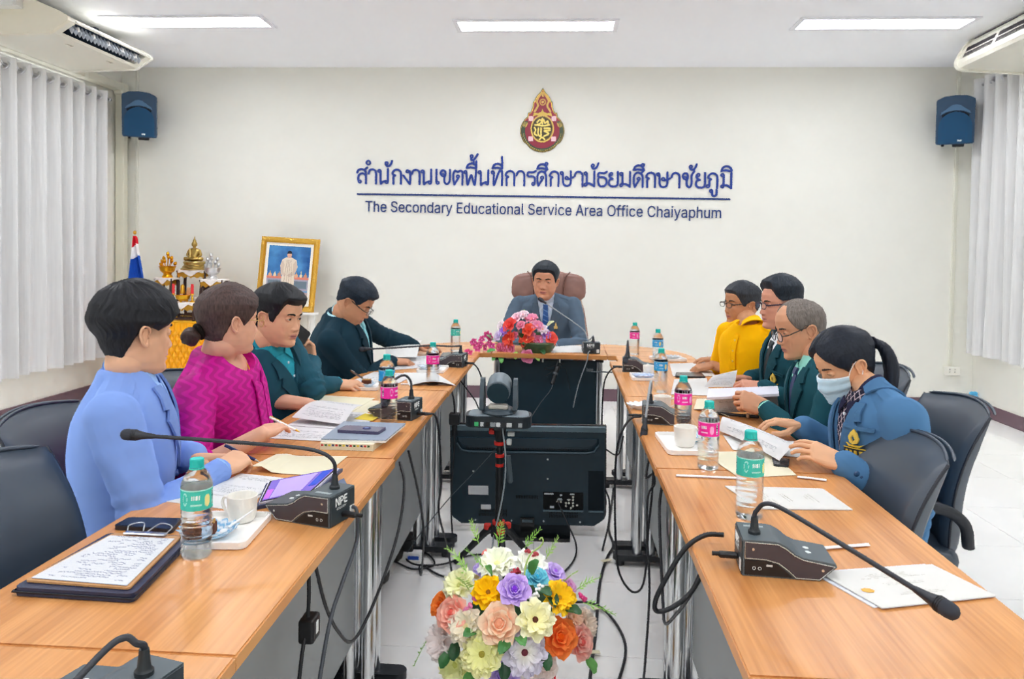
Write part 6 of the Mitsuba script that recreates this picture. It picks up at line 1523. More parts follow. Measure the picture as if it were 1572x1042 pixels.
    trs = tm(trs); trimesh.smoothing.filter_taubin(trs, 0.5, 0.53, 8)
    part(k, 'trousers', trs, ('vc_cloth', top.get('trousers', '#1c2026')), True)
    for j in LJ:
        part(k, 'shoe', xf(rbox((0.045, 0, -0.045), (0.25, 0.085, 0.085), 0.035, 12), TR(*j[2]) @ RZ(math.atan2(fl[1], fl[0]))), ('vc_satin', '#15130f'), 40)
    # ---- upper garment
    off = top.get('off', 0.014)
    sleeves = []
    for S, E, W in ((SR, ER, wr), (SL, EL, wl)):
        e2 = E + (W - E) * max(sleeve - 0.0, 0) if sleeve <= 1 else W
        if sleeve > 0.5:
            u = (sleeve - 0.5) * 2; end = E + (W - E) * u * 0.93
            sleeves.append(limb([S, S + (E - S) * 0.5, E, E + (end - E) * 0.5, end], [0.068, 0.060, 0.055, 0.049, 0.039 + 0.014 * (1 - u)], 24))
        else:
            u = sleeve * 2; end = S + (E - S) * u
            sleeves.append(limb([S, end], [0.066, 0.062], 24))
    pads = [m3.Manifold.batch_hull([m3.Manifold.sphere(0.058, 20).translate(tuple(S)), m3.Manifold.sphere(0.05, 20).translate(tuple(apply(Tf, (0.06 * q, -0.01, L * 0.945))))]) for S, q in ((SR, 1), (SL, -1))]
    tout = mf(xf(torso_man(L, off, wide, deep, belly), Tf))
    g = m3.Manifold.batch_boolean([tout] + sleeves + pads, m3.OpType.Add).refine_to_length(0.0125)
    gm = tm(g); trimesh.smoothing.filter_taubin(gm, 0.5, 0.53, 14)
    flat0 = np.array(gm.vertices)
    ax1 = (ER - SR) / np.linalg.norm(ER - SR); ax2 = (EL - SL) / np.linalg.norm(EL - SL)
    folds(gm, top.get('fold', 0.0055) * 1.9, rseed, [(ER, ax1, 0.10, 150, 0.007), (EL, ax2, 0.10, 150, 0.007), (SR + (ER - SR) * .3, ax1, 0.09, 110, 0.0022), (SL + (EL - SL) * .3, ax2, 0.09, 110, 0.0022)])
    qf = apply(Ti, flat0)
    def sd(A, B):
        d_ = B - A; t_ = np.clip(((flat0 - A) @ d_) / (d_ @ d_), 0, 1); return np.linalg.norm(flat0 - A - t_[:, None] * d_, axis=1)
    near_arm = np.minimum(np.minimum(sd(SR, ER), sd(ER, wr)), np.minimum(sd(SL, EL), sd(EL, wl)))
    wgt = np.where((qf[:, 1] > 0.02) & (near_arm > 0.072), 0.25, 1.0)[:, None]
    gm.vertices = flat0 * (1 - wgt) + np.array(gm.vertices) * wgt
    def inT(man): return man.transform(Tf[:3, :4])
    g = mf(gm)
    nk = inT(m3.Manifold.cylinder(0.25, 0.062 + collar_d, 0.075 + collar_d, 32).rotate((-20, 0, 0)).translate((0, 0.0, L * top.get('neckz', 0.975))))
    cut = nk
    kind = top['kind']
    if kind == 'jacket':
        za = L * top.get('vz', 0.42); wv = top.get('vw', 0.058)
        pts = [(0.0, y_, za) for y_ in (0.0, 0.20 * deep)] + [(sx * wv, y_, L * 0.96) for sx in (-1, 1) for y_ in (-0.005, 0.20 * deep)] + [(sx * wv * 1.2, y_, L * 1.2) for sx in (-1, 1) for y_ in (-0.005, 0.20 * deep)]
        arms_ = m3.Manifold.batch_boolean([limb([S + (E - S) * 0.35, E, W], [0.074, 0.072, 0.064], 16) for S, E, W in ((SR, ER, wr), (SL, EL, wl))], m3.OpType.Add)
        cut = cut + (inT(m3.Manifold.hull_points(np.array(pts))) - arms_)
    elif kind == 'blouse':
        cut = cut + inT(m3.Manifold.sphere(0.085, 32).scale((1.0, 1.0, 0.8)).translate((0, 0.055, L * 0.985)))
    g = g - cut
    gm2 = tm(g)
    mat = top.get('mat', ('vc_cloth', top['color']))
    nm = top.get('name', 'jacket')
    if isinstance(mat, tuple): jk = part(k, nm, gm2, mat, 50)
    else: jk = part(k, nm, gm2, mat, 50)
    tr_ = tm(mf(xf(torso_man(L, off + 0.004, wide, deep, belly), Tf)).refine_to_length(0.015))
    S_ = Surf(tr_, Ti)
    dark = tuple(np.array(lin(top['color'])) * 0.82)
    if kind == 'jacket':
        sm = tm(m3.Manifold.batch_boolean([mf(xf(torso_man(L, off - 0.009, wide, deep, belly), Tf))], m3.OpType.Add).refine_to_length(0.02))
        sm = tm(mf(sm) - inT(m3.Manifold.cylinder(0.25, 0.058, 0.07, 32).translate((0, 0.0, L * 0.985))))
        part(k, 'shirt', sm, top.get('shirt_mat', ('vc_cloth', top.get('shirt', '#cfdcee'))), 50)
        Ss = Surf(sm, Ti)
        for sgn in (1, -1):
            lap = sg.Polygon([(sgn * 0.002, za - 0.005), (sgn * (wv + 0.003), L * 0.955), (sgn * (wv + 0.030), L * 0.955), (sgn * (wv + 0.050), L * 0.845), (sgn * (wv + 0.030), L * 0.838), (sgn * (wv + 0.052), L * 0.79), (sgn * 0.035, za + 0.05)])
            part(k, 'lapel', S_.patch(lap, 0.005, 0.007, Tf), ('vc_cloth', dark), 40)
            band = []
        No = apply(Tf, (0, -0.004, L * 0.985)); nd = nb - No; nd /= np.linalg.norm(nd); nz_ = Tf[:3, 2] * 0.35 + nd * 0.65; nz_ /= np.linalg.norm(nz_)
        Mn = frame(No, Tf[:3, 1], nz_); Mn = frame(No, Tf[:3, 1] - nz_ * (Tf[:3, 1] @ nz_), nz_)
        sc_ = top.get('shirt', '#cfdcee')
        def coll(U, V):
            a = (U - 0.5) * 2 * 2.30
            bk = (1 + np.cos(a)) / 2
            r1 = 0.0605 * (0.4 + 0.6 * P.get('neck', 1)) + (0.012 + 0.022 * bk) * V ** 1.6 + 0.003 * np.sin(V * 3.0)
            return r1 * np.sin(a), -r1 * 0.97 * np.cos(a) + 0.004, -0.024 + 0.060 * bk ** 0.8 - (0.030 + 0.062 * bk) * V
        cm, _ = grid(49, 7, coll)
        part(k, 'collar', xf(thick(cm, 0.006), Mn), ('vc_cloth', dark), 40)
        def coll2(U, V):
            a = (U - 0.5) * 2 * 2.8
            bk = (1 + np.cos(a)) / 2
            r1 = 0.0575 * (0.4 + 0.6 * P.get('neck', 1)) + 0.004 * V
            return r1 * np.sin(a), -r1 * 0.97 * np.cos(a) + 0.004, -0.010 + 0.060 * bk ** 0.8 - 0.036 * V
        cm, _ = grid(49, 5, coll2)
        part(k, 'shirt_collar', xf(thick(cm, 0.004), Mn), ('vc_cloth', sc_), 40)
        for sgn in (1, -1):
            tip = sg.Polygon([(sgn * 0.006, L * 0.935), (sgn * 0.052, L * 0.965), (sgn * 0.054, L * 0.93), (sgn * 0.034, L * 0.852)])
            part(k, 'collar_point', Ss.patch(tip, 0.007, 0.004, Tf), ('vc_cloth', sc_), 40)
        if top.get('tie'):
            part(k, 'tie', Ss.patch(sg.Polygon([(-0.016, L * 0.90), (0.016, L * 0.90), (0.036, za - 0.04), (0, za - 0.08), (-0.036, za - 0.04)]), 0.008, 0.006, Tf), ('vc_satin', top['tie']), 40)
            part(k, 'tie_knot', Ss.patch(sg.Polygon([(-0.020, L * 0.935), (0.020, L * 0.935), (0.013, L * 0.885), (-0.013, L * 0.885)]), 0.013, 0.012, Tf), ('vc_satin', top['tie']), 40)
            if top.get('tie_stripe'):
                for i in range(7):
                    z0 = L * 0.87 - i * 0.035
                    w_ = 0.017 + 0.004 * i * 0.62
                    part(k, 'tie_stripe', Ss.patch(sg.Polygon([(-w_, z0 - 0.020), (w_, z0), (w_, z0 + 0.008), (-w_, z0 - 0.012)]), 0.0118, 0.001, Tf), ('vc_satin', top['tie_stripe']), 40)
        else:
            for i in range(4):
                z0 = L * 0.86 - i * 0.065
                if z0 < za: continue
                xx = np.array([0.0]); yv = Ss.y(xx, np.array([z0]))[0]
                part(k, 'shirt_button', xf(cyl((0, yv, z0), (0, yv + 0.004, z0), 0.0055, 12), Tf), ('vc_satin', '#dfe7ee'), 40)
        for (W, E) in ((wr, ER), (wl, EL)) if top.get('cuff', True) else ():
            d = (W - E) / np.linalg.norm(W - E); Mc = frame(E + (W - E) * 0.955, np.cross(d, (0.3, 0.1, 1)), d)
            part(k, 'shirt_cuff', xf(lathe([(0.027, -0.02), (0.0325, -0.02), (0.033, 0.014), (0.028, 0.014), (0.027, -0.02)], 24), Mc), ('vc_cloth', sc_), 40)
        z0 = za - 0.02
        for i in range(2):
            yv = S_.y(np.array([0.012]), np.array([z0 - 0.10 * i]))[0]
            part(k, 'jacket_button', xf(cyl((0.012, yv - 0.002, z0 - 0.10 * i), (0.012, yv + 0.005, z0 - 0.10 * i), 0.009, 14), Tf), ('vc_satin', top.get('button', '#161c22')), 40)
        if top.get('emblem'):
            ex, ez = top.get('ex', -0.105), L * top.get('ez', 0.66)
            pocket = sg.Polygon([(ex - 0.05, ez + 0.035), (ex + 0.05, ez + 0.04), (ex + 0.05, ez + 0.028), (ex - 0.05, ez + 0.023)])
            part(k, 'pocket_welt', S_.patch(pocket, 0.009, 0.008, Tf), ('vc_cloth', dark), 40)
            part(k, 'emblem', S_.patch(sg.Polygon([(ex - .036, ez - .028), (ex + .036, ez - .028), (ex + .042, ez - .058), (ex - .042, ez - .058)]), 0.010, 0.008, Tf), ('vc_satin', '#1d2126'), 40, label='embroidered gold flame and dark banner')
            for (a0, b0, a1, b1) in ((-.036, -.028, .036, -.031), (-.041, -.055, .042, -.058)):
                part(k, 'emblem_gold', S_.patch(sg.box(ex + a0, ez + b1, ex + a1, ez + b0), 0.0150, 0.002, Tf), ('vc_satin', '#d8b23c'), 40)
            part(k, 'emblem_gold', S_.patch(sg.Polygon([(ex - .030, ez - .016), (ex - .018, ez - .026), (ex + .018, ez - .026), (ex + .030, ez - .016), (ex + .016, ez - .021), (ex - .016, ez - .021)]), 0.011, 0.006, Tf), ('vc_satin', '#d8b23c'), 40)
            fl_ = sg.Polygon([(ex, ez + .026), (ex + .010, ez + .014), (ex + .017, ez + .002), (ex + .013, ez - .012), (ex + .002, ez - .017), (ex - .010, ez - .013), (ex - .015, ez - .002), (ex - .010, ez + .010)]).buffer(0.002)
            part(k, 'emblem_gold', S_.patch(fl_.difference(sg.Polygon([(ex + .002, ez + .010), (ex + .009, ez), (ex + .003, ez - .011), (ex - .005, ez - .004)])), 0.011, 0.006, Tf, 0.006), ('vc_satin', '#e0bf52'), 40)
            for i in range(4):
                part(k, 'emblem_gold', S_.patch(sg.box(ex - .028 + i * .0155, ez - .051, ex - .019 + i * .0155, ez - .036), 0.0150, 0.002, Tf), ('vc_satin', '#cfa93a'), 40)
    elif kind == 'polo':
        No = apply(Tf, (0, -0.004, L * 0.985)); nd = nb - No; nd /= np.linalg.norm(nd); nz_ = Tf[:3, 2] * 0.35 + nd * 0.65; nz_ /= np.linalg.norm(nz_)
        Mn = frame(No, Tf[:3, 1] - nz_ * (Tf[:3, 1] @ nz_), nz_)
        def coll(U, V):
            a = (U - 0.5) * 2 * 2.8; bk = (1 + np.cos(a)) / 2
            r1 = 0.060 + (0.020 + 0.016 * bk) * V ** 1.5
            return r1 * np.sin(a), -r1 * 0.97 * np.cos(a) + 0.006, -0.012 + 0.058 * bk ** 0.8 - (0.045 + 0.045 * bk) * V
        cm, _ = grid(49, 7, coll)
        part(k, 'collar', xf(thick(cm, 0.005), Mn), ('vc_cloth', top['color']), 40)
        part(k, 'placket', S_.patch(sg.box(-0.016, L * 0.60, 0.016, L * 0.93), 0.002, 0.004, Tf), ('vc_cloth', top['color']), 40)
        for i in range(3):
            z0 = L * (0.88 - 0.1 * i); yv = S_.y(np.array([0.0]), np.array([z0]))[0]
            part(k, 'button', xf(cyl((0, yv, z0), (0, yv + 0.006, z0), 0.0055, 12), Tf), ('vc_satin', '#e9cf6a'), 40)
        for S, E in ((SR, ER), (SL, EL)):
            end = S + (E - S) * sleeve * 2; d = (E - S) / np.linalg.norm(E - S)
            part(k, 'sleeve_hem', tm(limb([end - d * 0.012, end + d * 0.004], [0.066, 0.0655], 24)), ('vc_cloth', top['color']), 50)
    elif kind == 'blouse':
        for sgn in (1, -1):
            part(k, 'front_panel', S_.patch(sg.Polygon([(sgn * 0.004, L * 0.12), (sgn * 0.004, L * 0.80), (sgn * 0.055, L * 0.86), (sgn * 0.06, L * 0.7), (sgn * 0.055, L * 0.12)]), 0.003, 0.005, Tf), mat if not isinstance(mat, tuple) else mat, 40)
    ctx = dict(k=k, Tf=Tf, Ti=Ti, L=L, Hm=Hm, Hi=Hi, S=S_, ER=ER, EL=EL, wr=wr, wl=wl, SR=SR, SL=SL, P=P)
    if extras: extras(ctx)
    return ctx

# ---- accessories
def glasses(c, col='#1b171a', shape_='rect', w=0.050, h=0.030, metal=False, thickr=0.0016, dz=0.0):
    k, Hm = c['k'], c['Hm']
    mt = ('vc_metal', col) if metal else ('vc_satin', col)
    g = part(k, 'glasses', xf(tube([(-0.009, 0.1032, 0.006 + dz), (0, 0.1065, 0.008 + dz), (0.009, 0.1032, 0.006 + dz)], thickr, 8, 4), Hm), mt, True)
    for s in (1, -1):
        e = 2.6 if shape_ == 'rect' else 2.0
        a = np.linspace(0, 2 * math.pi, 33)
        x = w / 2 * np.sign(np.cos(a)) * np.abs(np.cos(a)) ** (2 / e); z = h / 2 * np.sign(np.sin(a)) * np.abs(np.sin(a)) ** (2 / e)
        cx = s * (0.0085 + w / 2)
        yy = 0.1035 - 0.16 * np.abs(cx + x) ** 1.6
        rim = np.stack([cx + x, yy, z - 0.002 + dz], 1)
        part(g, 'rim', xf(tube(rim, thickr, 7, caps=False), Hm), mt, True)
        lens = trimesh.Trimesh(np.vstack([[cx, 0.1035 - 0.16 * abs(cx) ** 1.6, -0.002 + dz], rim[:-1]]), [(0, i + 1, (i + 1) % 32 + 1) for i in range(32)], process=False)
        part(g, 'lens', xf(lens, Hm), 'clear_plastic', False)
        xo = s * (0.0085 + w); yo = 0.1035 - 0.16 * abs(xo) ** 1.6
        part(g, 'temple', xf(tube([(xo, yo, 0.002 + dz), (s * 0.072, yo - 0.02, 0.004 + dz), (s * 0.0765, 0.03, 0.008), (s * 0.0775, -0.008, 0.014), (s * 0.074, -0.028, 0.002)], thickr * 1.1, 7, 6, flat=(0.8, 1.6 if shape_ == 'rect' else 1.0)), Hm), mt, True)
def bnd(tab):
    a = np.array(tab, float)
    return lambda az: np.interp(np.abs(az), a[:, 0], a[:, 1])
HB_SHORT = bnd([(0, .066), (25, .064), (42, .055), (52, .034), (60, .014), (70, -.016), (80, -.012), (84, .012), (95, .016), (108, .004), (120, -.030), (140, -.060), (180, -.068)])
def hair_part(k, m, Hm, col, mat='vc_hair', name='hair'):
    v = np.array(m.vertices)
    nz = meshkit.noise(v * np.array([260., 260., 60.]), 3)
    c = lin(col)
    return part(k, name, shape(xf(m, Hm), mat, True, grad=(c * 0.6, c * 1.4, nz)), None)
# ---- the nine people
def ss(a, b, x):
    t = np.clip((x - a) / (b - a), 0, 1); return t * t * (3 - 2 * t)
def hair_blue(k, Hm, P):
    b = bnd([(0, .040), (22, .036), (38, .034), (50, .026), (60, .012), (70, .004), (84, .014), (100, .000), (118, -.045), (140, -.078), (180, -.090)])
    m = hair_mesh(P, b, lambda x, y, z, az: 0.0025 + 0.019 * ss(-.02, 0.03, z) + 0.008 * ss(.05, .1, z), 11, 0.005, 'mix', freq=40, fine=0.002)
    hair_part(k, m, Hm, '#15171d')
def hair_woman(k, Hm, P):
    b = bnd([(0, .064), (25, .060), (42, .046), (55, .022), (66, -.004), (76, -.016), (84, .004), (98, .006), (112, -.034), (130, -.066), (180, -.082)])
    m = hair_mesh(P, b, lambda x, y, z, az: 0.008 + 0.008 * ss(-.02, .06, z), 12, 0.0022, 'back', freq=40)
    hair_part(k, m, Hm, '#463532')
    bun = ball((0, 0, 0), (0.036, 0.030, 0.031), 4)
    v = np.array(bun.vertices); a = np.arctan2(v[:, 2], v[:, 0]); bun.vertices = v * (1 + 0.07 * np.sin(a * 3 + v[:, 1:2].ravel() * 120))[:, None]
    hair_part(k, xf(bun, TR(0, -0.128, -0.052) @ RX(0.5)), Hm, '#3a2a26', name='hair_bun')
    part(k, 'hair_tie', xf(xf(trimesh.creation.torus(0.021, 0.009, major_sections=26, minor_sections=10), RX(D(90 + 25))), Hm @ TR(0, -0.101, -0.036)), ('vc_cloth', '#17120f'), True)
def hair_phone(k, Hm, P):
    b = bnd([(0, .056), (20, .058), (36, .062), (46, .050), (54, .026), (62, .004), (70, -.020), (79, -.016), (84, .012), (98, .014), (112, -.008), (128, -.050), (180, -.070)])
    m = hair_mesh(P, b, lambda x, y, z, az: 0.007 + 0.015 * ss(0.02, 0.07, z) + 0.007 * ss(.04, .09, y) * ss(.04, .07, z), 13, 0.0042, 'mix', freq=26)
    hair_part(k, m, Hm, '#101318')
def hair_suit(k, Hm, P):
    b = bnd([(0, .058), (25, .060), (40, .056), (50, .036), (58, .012), (66, .000), (84, .016), (100, .012), (118, -.014), (140, -.036), (180, -.044)])
    m = hair_mesh(P, b, lambda x, y, z, az: 0.004 + 0.018 * ss(0.02, 0.07, z), 14, 0.0022, 'back', freq=30)
    hair_part(k, m, Hm, '#13202e')
def hair_director(k, Hm, P):
    b = bnd([(0, .060), (22, .062), (36, .058), (46, .046), (55, .026), (64, .004), (72, -.012), (84, .010), (100, .008), (120, -.03), (180, -.064)])
    m = hair_mesh(P, b, lambda x, y, z, az: 0.006 + 0.013 * ss(0.02, 0.07, z), 15, 0.003, 'mix', freq=26)
    hair_part(k, m, Hm, '#1a232c')
def hair_yellow(k, Hm, P):
    b = bnd([(0, .060), (25, .060), (40, .054), (50, .034), (58, .012), (66, -.010), (76, -.014), (84, .010), (100, .006), (120, -.03), (180, -.062)])
    m = hair_mesh(P, b, lambda x, y, z, az: 0.004 + 0.010 * ss(0.03, 0.07, z), 16, 0.0018, 'mix', freq=30)
    hair_part(k, m, Hm, '#2b2f36')
def hair_m2(k, Hm, P):
    b = bnd([(0, .080), (20, .080), (34, .078), (44, .066), (54, .046), (64, .026), (76, .018), (90, .022), (100, .012), (120, -.028), (180, -.062)])
    m = hair_mesh(P, b, lambda x, y, z, az: 0.003 + 0.024 * ss(0.04, 0.09, z) * ss(-.09, .02, y + .04) + .008 * ss(.03, .08, z), 17, 0.004, 'mix', freq=26)
    hair_part(k, m, Hm, '#1d2630')
def hair_m3(k, Hm, P):
    b = bnd([(0, .100), (22, .099), (34, .090), (44, .060), (54, .034), (64, .010), (74, -.004), (84, .012), (100, .008), (120, -.03), (180, -.060)])
    m = hair_mesh(P, b, lambda x, y, z, az: 0.0042 + 0 * z, 18, 0.0012, 'mix', freq=40)
    hair_part(k, m, Hm, '#6d655f')
def hair_lady(k, Hm, P):
    b = bnd([(0, .078), (10, .070), (25, .056), (40, .040), (52, .020), (62, .004), (72, -.012), (80, .000), (86, .014), (100, .004), (118, -.040), (145, -.072), (180, -.080)])
    m = hair_mesh(P, b, lambda x, y, z, az: 0.009 + 0.008 * ss(-.02, .06, z) - 0.006 * np.exp(-(x / .005) ** 2) * ss(.0, .03, y), 19, 0.0018, 'back', freq=44)
    hair_part(k, m, Hm, '#141b27')

P_BLUE = dict(jaw=.98, shave=(bnd([(40, .01), (60, -.015), (84, -.02), (110, -.045), (150, -.075), (180, -.085)]), .045, '#3a2a26', .85))
def ex_blue(c):
    d = (c['wr'] - c['ER']) / np.linalg.norm(c['wr'] - c['ER'])
    for i in range(3):
        p = c['ER'] + (c['wr'] - c['ER']) * (0.78 + 0.05 * i)
        part(c['k'], 'cuff_button', ball(p + np.array([0.0, -0.043, 0.004]), (0.007, 0.004, 0.007), 2), ('vc_gloss', '#232a6a'), True)
    p = c['ER'] + (c['wr'] - c['ER']) * 0.5
make_person('young man in light blue blazer seen from behind, writing at the near left table',
    (-1.20, 2.06, 0.50), (-1.190, 2.019, 1.050), 26, (-1.165, 2.011, 1.163), 55, -4, 3,
    (-0.935, 2.049, 0.783), (-1.073, 2.173, 0.776), P_BLUE, '#dcab8a',
    dict(kind='jacket', color='#7c9ada', shirt='#8fb4e6', vz=0.50, trousers='#2b3a66', fold=0.006, button='#3a4e86'), hair_blue, polR=(0.75, -0.5, -1), polL=(-0.5, 0.2, -1),
    handR=dict(dir=np.array((-0.902, 2.162, 0.800)) - np.array((-0.935, 2.049, 0.783)), back=(0.1, -0.5, 0.9), curl=(0.75, 0.9, 0.5), thumb=1.0), handL=dict(dir=(0.9, 0.25, -0.05), back=(-.2, 0.2, 1), curl=(0.3, 0.4, 0.3)), wide=0.97, arm=(0.29, 0.25), extras=ex_blue, rseed=1)
def ex_woman(c):
    Tf, L = c['Tf'], c['L']
    pts = [apply(c['Hm'], q) for q in ((-0.055, -0.045, -0.105),)]
    a = np.linspace(-2.9, 2.9, 40)
    ch = np.stack([0.064 * np.sin(a), -0.060 * np.cos(a) + 0.014 + 0.02 * (1 - np.cos(a)) / 2, L * 1.02 + 0.022 * np.cos(a) - 0.06 * (1 - np.cos(a)) / 2], 1)
    part(c['k'], 'gold_necklace', xf(tube(ch, 0.0028, 7), Tf), ('vc_metal', '#d7a54a'), True)
    glasses(c, '#c9a868', 'round', 0.046, 0.040, True, 0.0012)
def _mag(p, n, uv):
    z = dr.sin((p.y + p.x) * 120.0 + 2.2 * dr.sin(p.z * 150.0))
    t = smoothstep(-0.2, 0.6, z)
    return mix((0.38, 0.0, 0.175), (0.57, 0.004, 0.285), t * 0.75 + 0.25 * fbm(p.x * 20.0, p.y * 20.0, p.z * 20.0, 2))
bsdf('magenta_silk', prin(base_color=proc(_mag), roughness=0.6, specular=0.25))
make_person('woman in magenta blouse with low hair bun and necklace, holding a pen, left side',
    (-1.19, 2.68, 0.50), (-1.180, 2.568, 1.033), 6, (-1.140, 2.545, 1.148), 48, -2, 0,
    (-0.931, 2.321, 0.815), (-1.00, 2.98, 0.775), dict(jaw=1.06, wide=1.02, cheek=.003, neck=1.08), '#dda88c',
    dict(kind='blouse', color='#c2007c', mat='magenta_silk', name='blouse', sleeve=0.62, off=0.020, neckz=1.0, trousers='#3a0a2a', fold=0.004), hair_woman, polR=(0.8, -0.35, -1), polL=(-0.6, 0, -1),
    handR=dict(dir=np.array((-0.903, 2.600, 0.827)) - np.array((-0.931, 2.321, 0.815)), back=(-.1, -0.45, 0.9), curl=(0.15, 0.35, 0.25), thumb=0.9), handL=dict(dir=(1, .1, -.05), curl=(.3, .4, .3)), wide=1.04, deep=1.10, belly=0.22, arm=(0.27, 0.24), lip='#b4615e', extras=ex_woman, rseed=2)
make_person('man in dark teal jacket holding a phone to his ear at left table, facing right',
    (-1.22, 3.24, 0.50), (-1.200, 2.980, 1.015), -4, (-1.130, 2.978, 1.127), -17, -7, 2,
    (-1.025, 3.447, 0.776), (-1.113, 3.330, 0.891), dict(jaw=1.08, wide=1.04, cheek=.004, neck=1.1), '#d6a483',
    dict(kind='jacket', color='#245060', shirt='#2b93a6', vz=0.45, trousers='#16242c', fold=0.006), hair_phone, polR=(0.6, -0.4, -1), polL=(-0.3, 0.6, -1),
    handR=dict(dir=(0.95, -0.1, -0.02), back=(0, -0.3, 1), curl=(0.45, 0.6, 0.4), thumb=0.7), handL=dict(dir=(-0.12, 0.0, 1), back=(0.5, 0.86, 0.0), curl=(0.6, 0.8, 0.5), thumb=0.3, spread=0.1), wide=1.05, deep=1.1, belly=0.2, arm=(0.29, 0.26), brow='#14110f', rseed=3)
k = thing('mobile_phone', 'black mobile phone held at the ear of the man in the teal jacket', 'phone')
pc, pa, pb = np.array((-1.146, 3.250, 1.036)), np.array((-1.166, 3.250, 1.075)), np.array((-1.116, 3.250, 0.991))
ya = (pb - pa) / np.linalg.norm(pb - pa) + np.array([0.25, 0.75, 0]); ya /= np.linalg.norm(ya)
Mp = frame(pc, ya, (0.8, -0.6, 0.1))
part(k, 'case', xf(extr(rrect(0.064, 0.115, 0.010), 0.008, TR(0, 0, -0.004)), Mp), ('vc_satin', '#0d0f14'), 30)
part(k, 'screen', xf(extr(rrect(0.060, 0.111, 0.008), 0.001, TR(0, 0, 0.004)), Mp), ('vc_gloss', '#08090d'), False)
def ex_suit(c):
    glasses(c, '#2a2422', 'rect', 0.046, 0.028, False, 0.0013, -0.004)
    W, E = c['wr'], c['ER']
make_person('heavy man in black suit and glasses bent over papers, farthest on the left side',
    (-1.20, 4.12, 0.50), (-1.165, 3.988, 1.049), 4, (-1.090, 3.958, 1.122), -2, -30, 0,
    (-0.933, 4.190, 0.778), (-0.891, 4.684, 0.790), dict(jaw=1.12, wide=1.05, cheek=.006, neck=1.15), '#c48d6d',
    dict(kind='jacket', neckz=1.0, color='#17313e', shirt='#a9d3dc', vz=0.48, trousers='#0d1a20', fold=0.007, tie='#8ad0d8'), hair_suit, polR=(0.7, -0.1, -1), polL=(-0.8, 0.1, -0.8),
    handR=dict(dir=(0.9, 0.25, -0.06), back=(0, -0.1, 1), curl=(0.5, 0.6, 0.4)), handL=dict(dir=(0.9, 0.1, 0.1), back=(0, 0.3, 1), curl=(0.3, 0.4, 0.3)), wide=1.16, deep=1.22, belly=0.25, arm=(0.31, 0.27), extras=ex_suit, squint=0.6, rseed=4)
def ex_dir(c):
    S, Tf, L = c['S'], c['Tf'], c['L']
    x, z = -0.075, L * 0.66
    part(c['k'], 'gold_pin', S.patch(sg.Polygon([(x - .012, z - .02), (x + .012, z - .02), (x + .016, z - .004), (x + .006, z + .004), (x + .006, z + .016), (x, z + .03), (x - .006, z + .016), (x - .006, z + .004), (x - .016, z - .004)]), 0.011, 0.004, Tf), ('vc_satin', '#dcc07a'), 40)
make_person('man in grey suit and blue striped tie seated in the brown executive chair',
    (-0.105, 5.70, 0.54), (-0.110, 5.580, 1.075), -90, (-0.115, 5.490, 1.193), -97, -4, 2,
    (-0.243, 5.260, 0.747), (-0.044, 5.260, 0.751), dict(jaw=1.12, wide=1.04, cheek=.003, neck=1.05), '#cb9174',
    dict(kind='jacket', color='#56687a', shirt='#c9dcf0', vz=0.40, trousers='#2a333b', fold=0.004, tie='#1e4f94', tie_stripe='#5d86bb'), hair_director, polR=(1.0, -0.2, -0.9), polL=(-1.0, -0.2, -0.9),
    handR=dict(dir=(0.9, -0.25, 0), back=(0, 0, 1), curl=(0.4, 0.5, 0.3)), handL=dict(dir=(-0.9, -0.25, 0), back=(0, 0, 1), curl=(0.4, 0.5, 0.3)), wide=1.12, arm=(0.31, 0.28), hsc=1.10, extras=ex_dir, squint=0.55, rseed=5)
def ex_yellow(c): glasses(c, '#16161a', 'rect', 0.049, 0.027)
make_person('man in yellow polo shirt and glasses with crossed hands at the far right table',
    (1.04, 4.12, 0.50), (1.000, 4.077, 1.032), 212, (1.000, 4.276, 1.132), 200, -2, 2,
    (0.924, 4.607, 0.776), (0.838, 4.226, 0.795), dict(jaw=1.06, wide=1.02, cheek=.003), '#bb8562',
    dict(kind='polo', color='#f0b400', name='polo_shirt', sleeve=0.46, off=0.016, trousers='#22262c', fold=0.006), hair_yellow, polR=(0.6, -0.2, -1), polL=(-1.0, -0.6, -0.6),
    handR=dict(dir=(-0.9, -0.25, -0.02), back=(0, 0, 1), curl=(0.3, 0.4, 0.3), spread=.12), handL=dict(dir=(-0.85, 0.15, -0.22), back=(-.2, -0.2, 1), curl=(0.4, 0.6, 0.4), spread=.12), wide=1.06, deep=1.05, belly=0.1, arm=(0.30, 0.26), extras=ex_yellow, squint=0.3, rseed=6)
def ex_m2(c): glasses(c, '#2a1530', 'rect', 0.050, 0.029, thickr=0.0019)
make_person('man in dark green blazer and rectangular glasses sitting next to yellow shirted man',
    (1.10, 3.72, 0.50), (1.085, 3.637, 1.036), 184, (1.055, 3.723, 1.164), 190, -1, 0,
    (0.941, 3.838, 0.790), (0.923, 3.522, 0.800), dict(jaw=1.08, wide=1.0, cheek=.003, shave=(bnd([(0, .1), (45, .07), (55, .04), (70, .0), (84, .0), (120, -.04), (180, -.07)]), .02, '#4a3c3a', .7)), '#cf937a',
    dict(kind='jacket', color='#1d4955', shirt='#eef1f3', vz=0.44, trousers='#16242a', fold=0.006, tie='#15262c', emblem=True), hair_m2, polR=(0.5, -0.2, -1), polL=(-0.6, -0.4, -1),
    handR=dict(dir=(-0.9, -0.2, 0), back=(0, 0, 1)), handL=dict(dir=(-0.95, -0.1, 0.05), back=(-.1, -0.5, .8), curl=(0.6, 0.8, 0.4), thumb=.8), wide=1.02, arm=(0.29, 0.26), extras=ex_m2, rseed=7)
def ex_m3(c): glasses(c, '#141416', 'round', 0.048, 0.040, thickr=0.0017, dz=-0.006)
